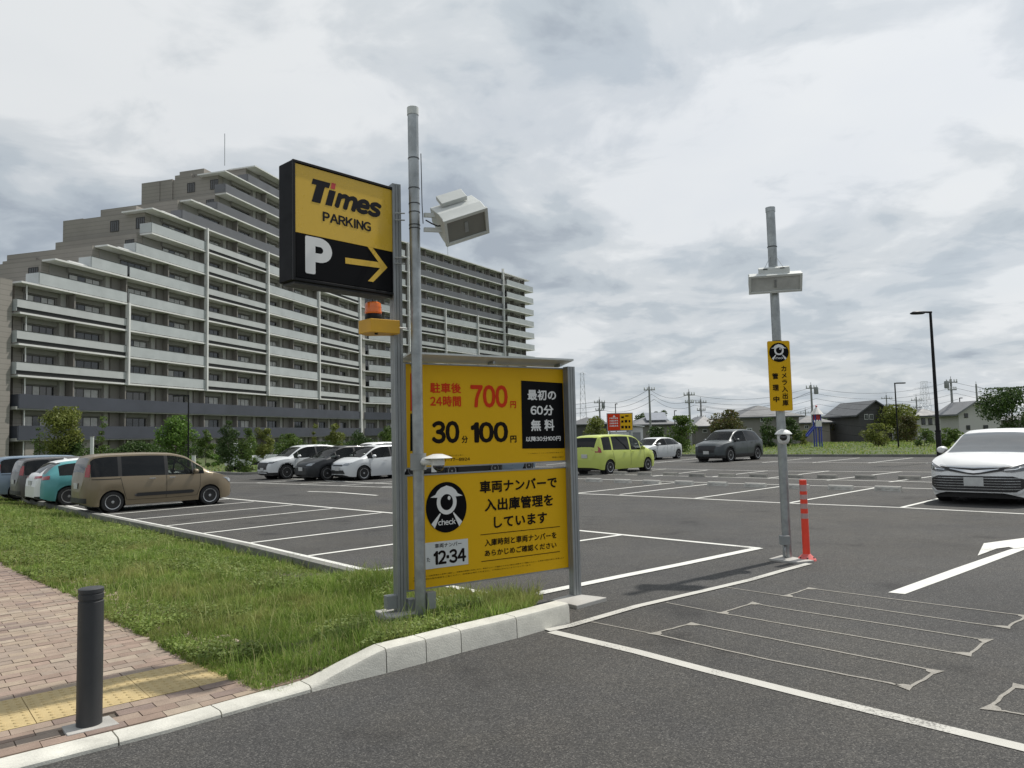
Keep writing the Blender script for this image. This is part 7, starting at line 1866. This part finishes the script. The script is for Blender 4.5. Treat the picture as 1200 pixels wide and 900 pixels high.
# ------------------------------------------------------------ utility poles, pylons and wires
M_POLE = mat("concrete_pole", (0.26, 0.265, 0.26), 0.8, var=0.1, vscale=2)
UP_ = {}
def upole(label, px, yt, Y, r=0.17, arms=2, can=False, side=1):
    B = atY(px, 505, Y); T = atY(px, yt, Y); e = empty('utility_pole', (B.x, Y, ZG), 0, label, 'utility pole', 'utility poles behind the houses')
    h = T.z - ZG; b = MB(); b.tube((0, 0, 0), (0, 0, h), r, r * 0.6, 8); b.build('pole', M_POLE, e, world=False)
    k = Y / FPX
    for i in range(arms):
        z = h - (2.5 + 5.5 * i) * k * 1.6; w = 6.5 * k if i == 0 else 5 * k
        b = MB(); b.obox((0, -r, z), (w, 0, 0), (0, 0.05, 0), (0, 0, 0.06)); b.build('crossarm', M_POLE, e, world=False)
        for q in (-0.9, -0.35, 0.45, 0.9):
            b = MB(); b.lathe([(0.05, 0), (0.09, 0.06), (0.05, 0.12), (0.09, 0.2), (0.03, 0.3)], (w * q, -r, z + 0.06), n=6); b.build('insulator', M_WPLAST, e, world=False)
    b = MB(); b.tube((0, 0, h), (0, 0, h + 3 * k), 0.03, n=5); b.build('spike', M_POLE, e, world=False)
    if can: b = MB(); b.lathe([(0.22, 0), (0.25, 0.08), (0.25, 0.75), (0.2, 0.83), (0, 0.85)], (side * 0.55, -0.1, h - 11 * k), n=12); b.build('transformer', M_GBOX, e, world=False, smooth=True, angle=40)
    UP_[label] = (B.x, Y, T.z)
    return (B.x, Y, T.z)
PA = upole('utility pole above the lime minivan, left of the background sign', 703.5, 468, 110, can=True)
PB = upole('tall utility pole between the background sign and the silver hatchback', 762.5, 453, 95, arms=1)
PC = upole('utility pole above the silver hatchback, with a top arm to the left', 809, 459, 90, arms=2)
PD = upole('utility pole with two crossarms just left of the gunmetal car', 822.5, 468, 105, arms=3)
PE = upole('dark utility pole with transformer behind the playground tower', 953, 451, 88, arms=1, can=True)
PF = upole('utility pole with transformer between the black lamp and the pale gabled house', 1118, 444, 84, arms=2, can=True, side=-1)
PG = upole('plain utility pole rising behind the pale gabled house', 1147.5, 450, 100, arms=0)
PH = upole('distant utility pole above the large light green tree', 1076, 465, 140, arms=2)
PI_ = upole('distant small utility pole above the charcoal gabled house', 1041, 463, 150, arms=2)
PJ = upole('distant small utility pole left of the playground tower', 945, 480, 160, arms=1)
def wires(label, a, b_, n=3, sag=0.8, dz=-0.3):
    mid = (Vector(a) + Vector(b_)) / 2; e = empty('overhead_wires', mid, 0, label, 'wires', 'overhead wires')
    for i in range(n):
        o_ = Vector((0.35 * i, 0.2 * i, dz * 2.2 * i + dz)); pts = []
        for k in range(13):
            t = k / 12; p = Vector(a).lerp(Vector(b_), t) + o_; p.z -= sag * 4 * t * (1 - t); pts.append(p)
        b = MB(); b.path(pts, 0.018 * (mid.y / 90), 4); b.build('wire', M_BLACK, e)
farL = (atY(560, 470, 140)); farR = atY(1330, 462, 80); farR2 = atY(1300, 470, 105)
wires('wires from the hidden left to the pole above the lime minivan', farL, PA, 3)
wires('wires between the two leftmost utility poles', PA, PB, 3)
wires('wires between the tall utility pole and the next one on its right', PB, PC, 3)
wires('wires from the pole above the silver hatchback to the pole behind the playground', PC, PE, 4, 1.0)
wires('wires from the three-armed pole towards the playground', PD, PE, 2, 1.2, -0.8)
wires('wires from the playground pole to the pole with two crossarms on the right', PE, PF, 4, 1.0)
wires('lower wires from the playground pole over the charcoal house', (PE[0], PE[1], PE[2] - 2.6), (PF[0], PF[1], PF[2] - 3.2), 3, 0.8, -0.5)
wires('wires leaving the right-hand utility pole towards the right edge', PF, farR, 3)
wires('wires passing the plain pole behind the pale gabled house', PG, farR2, 2)
wires('distant wires between the small poles above the houses', PI_, PH, 3, 0.6, -0.5)
wires('long distant wires low over the roofs left of the mast', atY(600, 492, 170), PJ, 2, 1.5, -0.7)
def pylon(label, px, yt, yb, wpx, Y, levels=8, arms=((0.05, 1.0), (0.30, 1.25), (0.55, 1.3))):
    B = atY(px, yb, Y); T = atY(px, yt, Y); h = T.z - ZG; k = Y / FPX; wb = wpx * k / 2; wt = wb * 0.42; r = 0.055 * k * 2.0
    e = empty('pylon', (B.x, Y, ZG), 0, label, 'pylon')
    def W_(z): return wb + (wt - wb) * min(1, z / (h * 0.9))
    legs = MB(); br = MB()
    cs_ = [(-1, -1), (1, -1), (1, 1), (-1, 1)]
    zs_ = [h * i / levels for i in range(levels + 1)]
    for c in cs_:
        b = MB(); b.tube((c[0] * W_(0), c[1] * W_(0), 0), (c[0] * W_(h), c[1] * W_(h), h), r * 1.2, r, 5); b.build('leg', M_GALV, e, world=False)
    for z0, z1 in zip(zs_, zs_[1:]):
        for i in range(4):
            c, d = cs_[i], cs_[(i + 1) % 4]; a0, a1 = W_(z0), W_(z1)
            br.tube((c[0] * a0, c[1] * a0, z0), (d[0] * a1, d[1] * a1, z1), r * 0.6, n=4); br.tube((d[0] * a0, d[1] * a0, z0), (c[0] * a1, c[1] * a1, z1), r * 0.6, n=4)
            br.tube((c[0] * a1, c[1] * a1, z1), (d[0] * a1, d[1] * a1, z1), r * 0.6, n=4)
    o = br.build('bracing', M_GALV, e, world=False); o['kind'] = 'stuff'
    for f, w in arms:
        z = h * (1 - f); b = MB(); aw = wb * 1.9 * w
        for s_ in (-1, 1):
            b.tube((0, 0, z), (s_ * aw, 0, z), r * 0.8, n=4); b.tube((0, 0, z + h * 0.035), (s_ * aw, 0, z), r * 0.8, n=4)
        b.build('crossarm', M_GALV, e, world=False)
pylon('slim lattice mast rising just right of the yellow boards', 684, 437, 500, 9, 210, 10, arms=((0.02, 0.5),))
pylon('wide distant lattice pylon behind the tall black lamp', 1086, 447, 500, 12, 260, 9, arms=((0.03, 0.8), (0.14, 1.1), (0.26, 1.2)))

# ------------------------------------------------------------ playground tower, background sign, small posts
Yt = 72.0; pt_ = atY(958.5, 512, Yt)
pg = empty('playground_tower', (pt_.x, Yt, ZG), 0, 'small play tower with white cone roof, red band and blue slide', 'play tower')
k = Yt / FPX; zz = lambda y: atY(958.5, y, Yt).z - ZG
M_PRED = mat("play_red", (0.42, 0.03, 0.04), 0.5); M_PBLUE = mat("play_blue", (0.035, 0.06, 0.33), 0.4); M_PWHT = mat("play_white", (0.66, 0.64, 0.62), 0.5)
b = MB(); b.lathe([(7.5 * k, zz(485.5)), (0.6 * k, zz(476.5)), (0, zz(476))], n=12); b.build('cone_roof', M_PWHT, pg, world=False)
b = MB(); b.lathe([(1.0 * k, zz(477)), (1.3 * k, zz(475.5)), (0, zz(474.5))], n=10); b.build('finial', M_PRED, pg, world=False)
b = MB(); b.lathe([(4.0 * k, zz(492)), (4.0 * k, zz(485.7))], n=12); b.build('red_band', M_PRED, pg, world=False)
for a_ in (45, 135, 225, 315):
    b = MB(); b.tube((math.cos(R(a_)) * 4.4 * k, math.sin(R(a_)) * 4.4 * k, 0), (math.cos(R(a_)) * 4.4 * k, math.sin(R(a_)) * 4.4 * k, zz(486)), 0.06, n=6); b.build('post', M_PBLUE, pg, world=False)
b = MB(); b.box(-4.3 * k, -4.3 * k, zz(501), 4.3 * k, 4.3 * k, zz(500)); b.build('platform', M_PBLUE, pg, world=False)
b = MB(); b.box(-3.6 * k, -4.2 * k, zz(500), 3.6 * k, -4.0 * k, zz(493)); b.build('side_panel', M_PWHT, pg, world=False)
b = MB(); 
for s_ in (-1, 0, 1):
    hh_ = 0.16 if s_ else 0.04; y_ = s_ * 0.28
    b.prism([Vector((-3.5 * k, y_ - (0.03 if s_ else 0.27), zz(501))), Vector((-13 * k, y_ - (0.03 if s_ else 0.27), zz(511.5))), Vector((-13 * k, y_ - (0.03 if s_ else 0.27), zz(511.5) + hh_ + 0.06)), Vector((-3.5 * k, y_ - (0.03 if s_ else 0.27), zz(501) + hh_ + 0.06))], (0, 0.06 if s_ else 0.54, 0))
b.build('slide', M_PBLUE, pg, world=False)

Ys = 47.5; s0 = atY(713, 505, Ys)
bs = empty('background_sign', (s0.x, Ys, ZG), 0, 'small red and yellow parking sign board behind the lime minivan', 'sign')
def pq(x, y): p = atY(x, y, Ys); return p
b = MB(); p0_, p1_ = pq(712.5, 504.5), pq(740.5, 484.5); b.box(p0_.x - 0.05, Ys, p0_.z - 0.05, p1_.x + 0.05, Ys + 0.08, p1_.z + 0.05); b.build('frame', M_ALU, bs)
b = MB(); q0 = pq(726.8, 504.3); b.box(p0_.x, Ys - 0.02, p0_.z, q0.x, Ys - 0.002, p1_.z); b.build('red_panel', M_RED, bs)
b = MB(); b.box(q0.x + 0.02, Ys - 0.02, p0_.z, p1_.x, Ys - 0.002, p1_.z); b.build('yellow_panel', M_YEL, bs)
BP = Plane(Vector((0, Ys - 0.025, 0)), Vector((1, 0, 0)), bs)
for i, y in enumerate((491, 494, 497, 500)):
    me = text_mesh('月極駐車場', 0.55, 0.10, bold=0.02); me.materials.append(M_SWHITE); o = bpy.data.objects.new('lettering', me); COL.objects.link(o); o.parent = bs; o.location = Vector((p0_.x + 0.10, Ys - 0.024, pq(720, y).z)) - wloc(bs)
b = MB(); c_ = pq(719.5, 487.8); b.prism([Vector((c_.x - 0.09, Ys - 0.024, c_.z - 0.06)), Vector((c_.x + 0.09, Ys - 0.024, c_.z - 0.06)), Vector((c_.x, Ys - 0.024, c_.z + 0.09))], (0, 0.004, 0)); b.build('mark', M_SWHITE, bs)
for x, y, w, h in ((729.5, 489, 3.2, 2.2), (734.5, 487.5, 4, 1.4), (729.3, 494, 2.6, 2.6), (733.5, 493.6, 3.0, 3.0), (737.5, 493.6, 2.0, 2.6), (729.5, 500.5, 3.0, 3.2), (733.8, 500.5, 2.8, 3.2), (737.4, 500.5, 2.2, 3.0)):
    p = pq(x, y); kk_ = Ys / FPX; b = MB(); b.box(p.x - w * kk_ / 2, Ys - 0.024, p.z - h * kk_ / 2, p.x + w * kk_ / 2, Ys - 0.02, p.z + h * kk_ / 2); b.build('printed_mark', M_INK, bs)
for x in (714.5, 738.5):
    p = pq(x, 505); b = MB(); b.tube(Vector((p.x, Ys + 0.04, ZG)), Vector((p.x, Ys + 0.04, p.z)), 0.05, n=8); b.build('post', M_GALV, bs)
b = MB(); a_, c_ = pq(715, 513), pq(739, 505.5); b.box(a_.x, Ys + 0.10, a_.z - 0.4, c_.x, Ys + 0.14, c_.z); b.build('lower_panel', M_WPAINT, bs)
kz = empty('ticket_kiosk', (pq(748, 510).x, Ys + 0.6, ZG), 0, 'white payment machine cabinet with slanted roof right of the background sign', 'kiosk')
b = MB(); a_, c_ = pq(741.5, 513), pq(756, 500.5); hk = c_.z - ZG; w_ = (c_.x - a_.x)
b.box(-w_ / 2, 0, 0, w_ / 2, 0.7, hk); b.build('cabinet', M_WPAINT, kz, world=False)
b = MB(); b.prism([Vector((-w_ / 2 - 0.08, -0.25, hk + 0.14)), Vector((w_ / 2 + 0.08, -0.25, hk + 0.02)), Vector((w_ / 2 + 0.08, -0.25, hk + 0.08)), Vector((-w_ / 2 - 0.08, -0.25, hk + 0.20))], (0, 1.1, 0)); b.build('roof', M_WPAINT, kz, world=False)
b = MB(); b.box(-w_ * 0.3, -0.01, hk * 0.55, w_ * 0.3, -0.002, hk * 0.85); b.build('screen_panel', M_GBOX, kz, world=False)
# two small posts by the block
for lab, px, y0_, y1_, Yp in (('pale square pillar near the foot of the slim sapling', 108, 538, 512, 58), ('small white marker board standing low by the bright tree', 227, 545, 534, 52)):
    p = atY(px, y1_, Yp); e = empty('marker_pillar', (p.x, Yp, ZG), 0, lab, 'pillar'); b = MB(); b.box(-0.11, -0.08, 0, 0.11, 0.08, p.z - ZG); b.build('shaft', M_WPAINT, e, world=False, bevel=0.01)
    b = MB(); b.box(-0.13, -0.10, p.z - ZG, 0.13, 0.10, p.z - ZG + 0.04); b.build('cap', M_CONC, e, world=False)
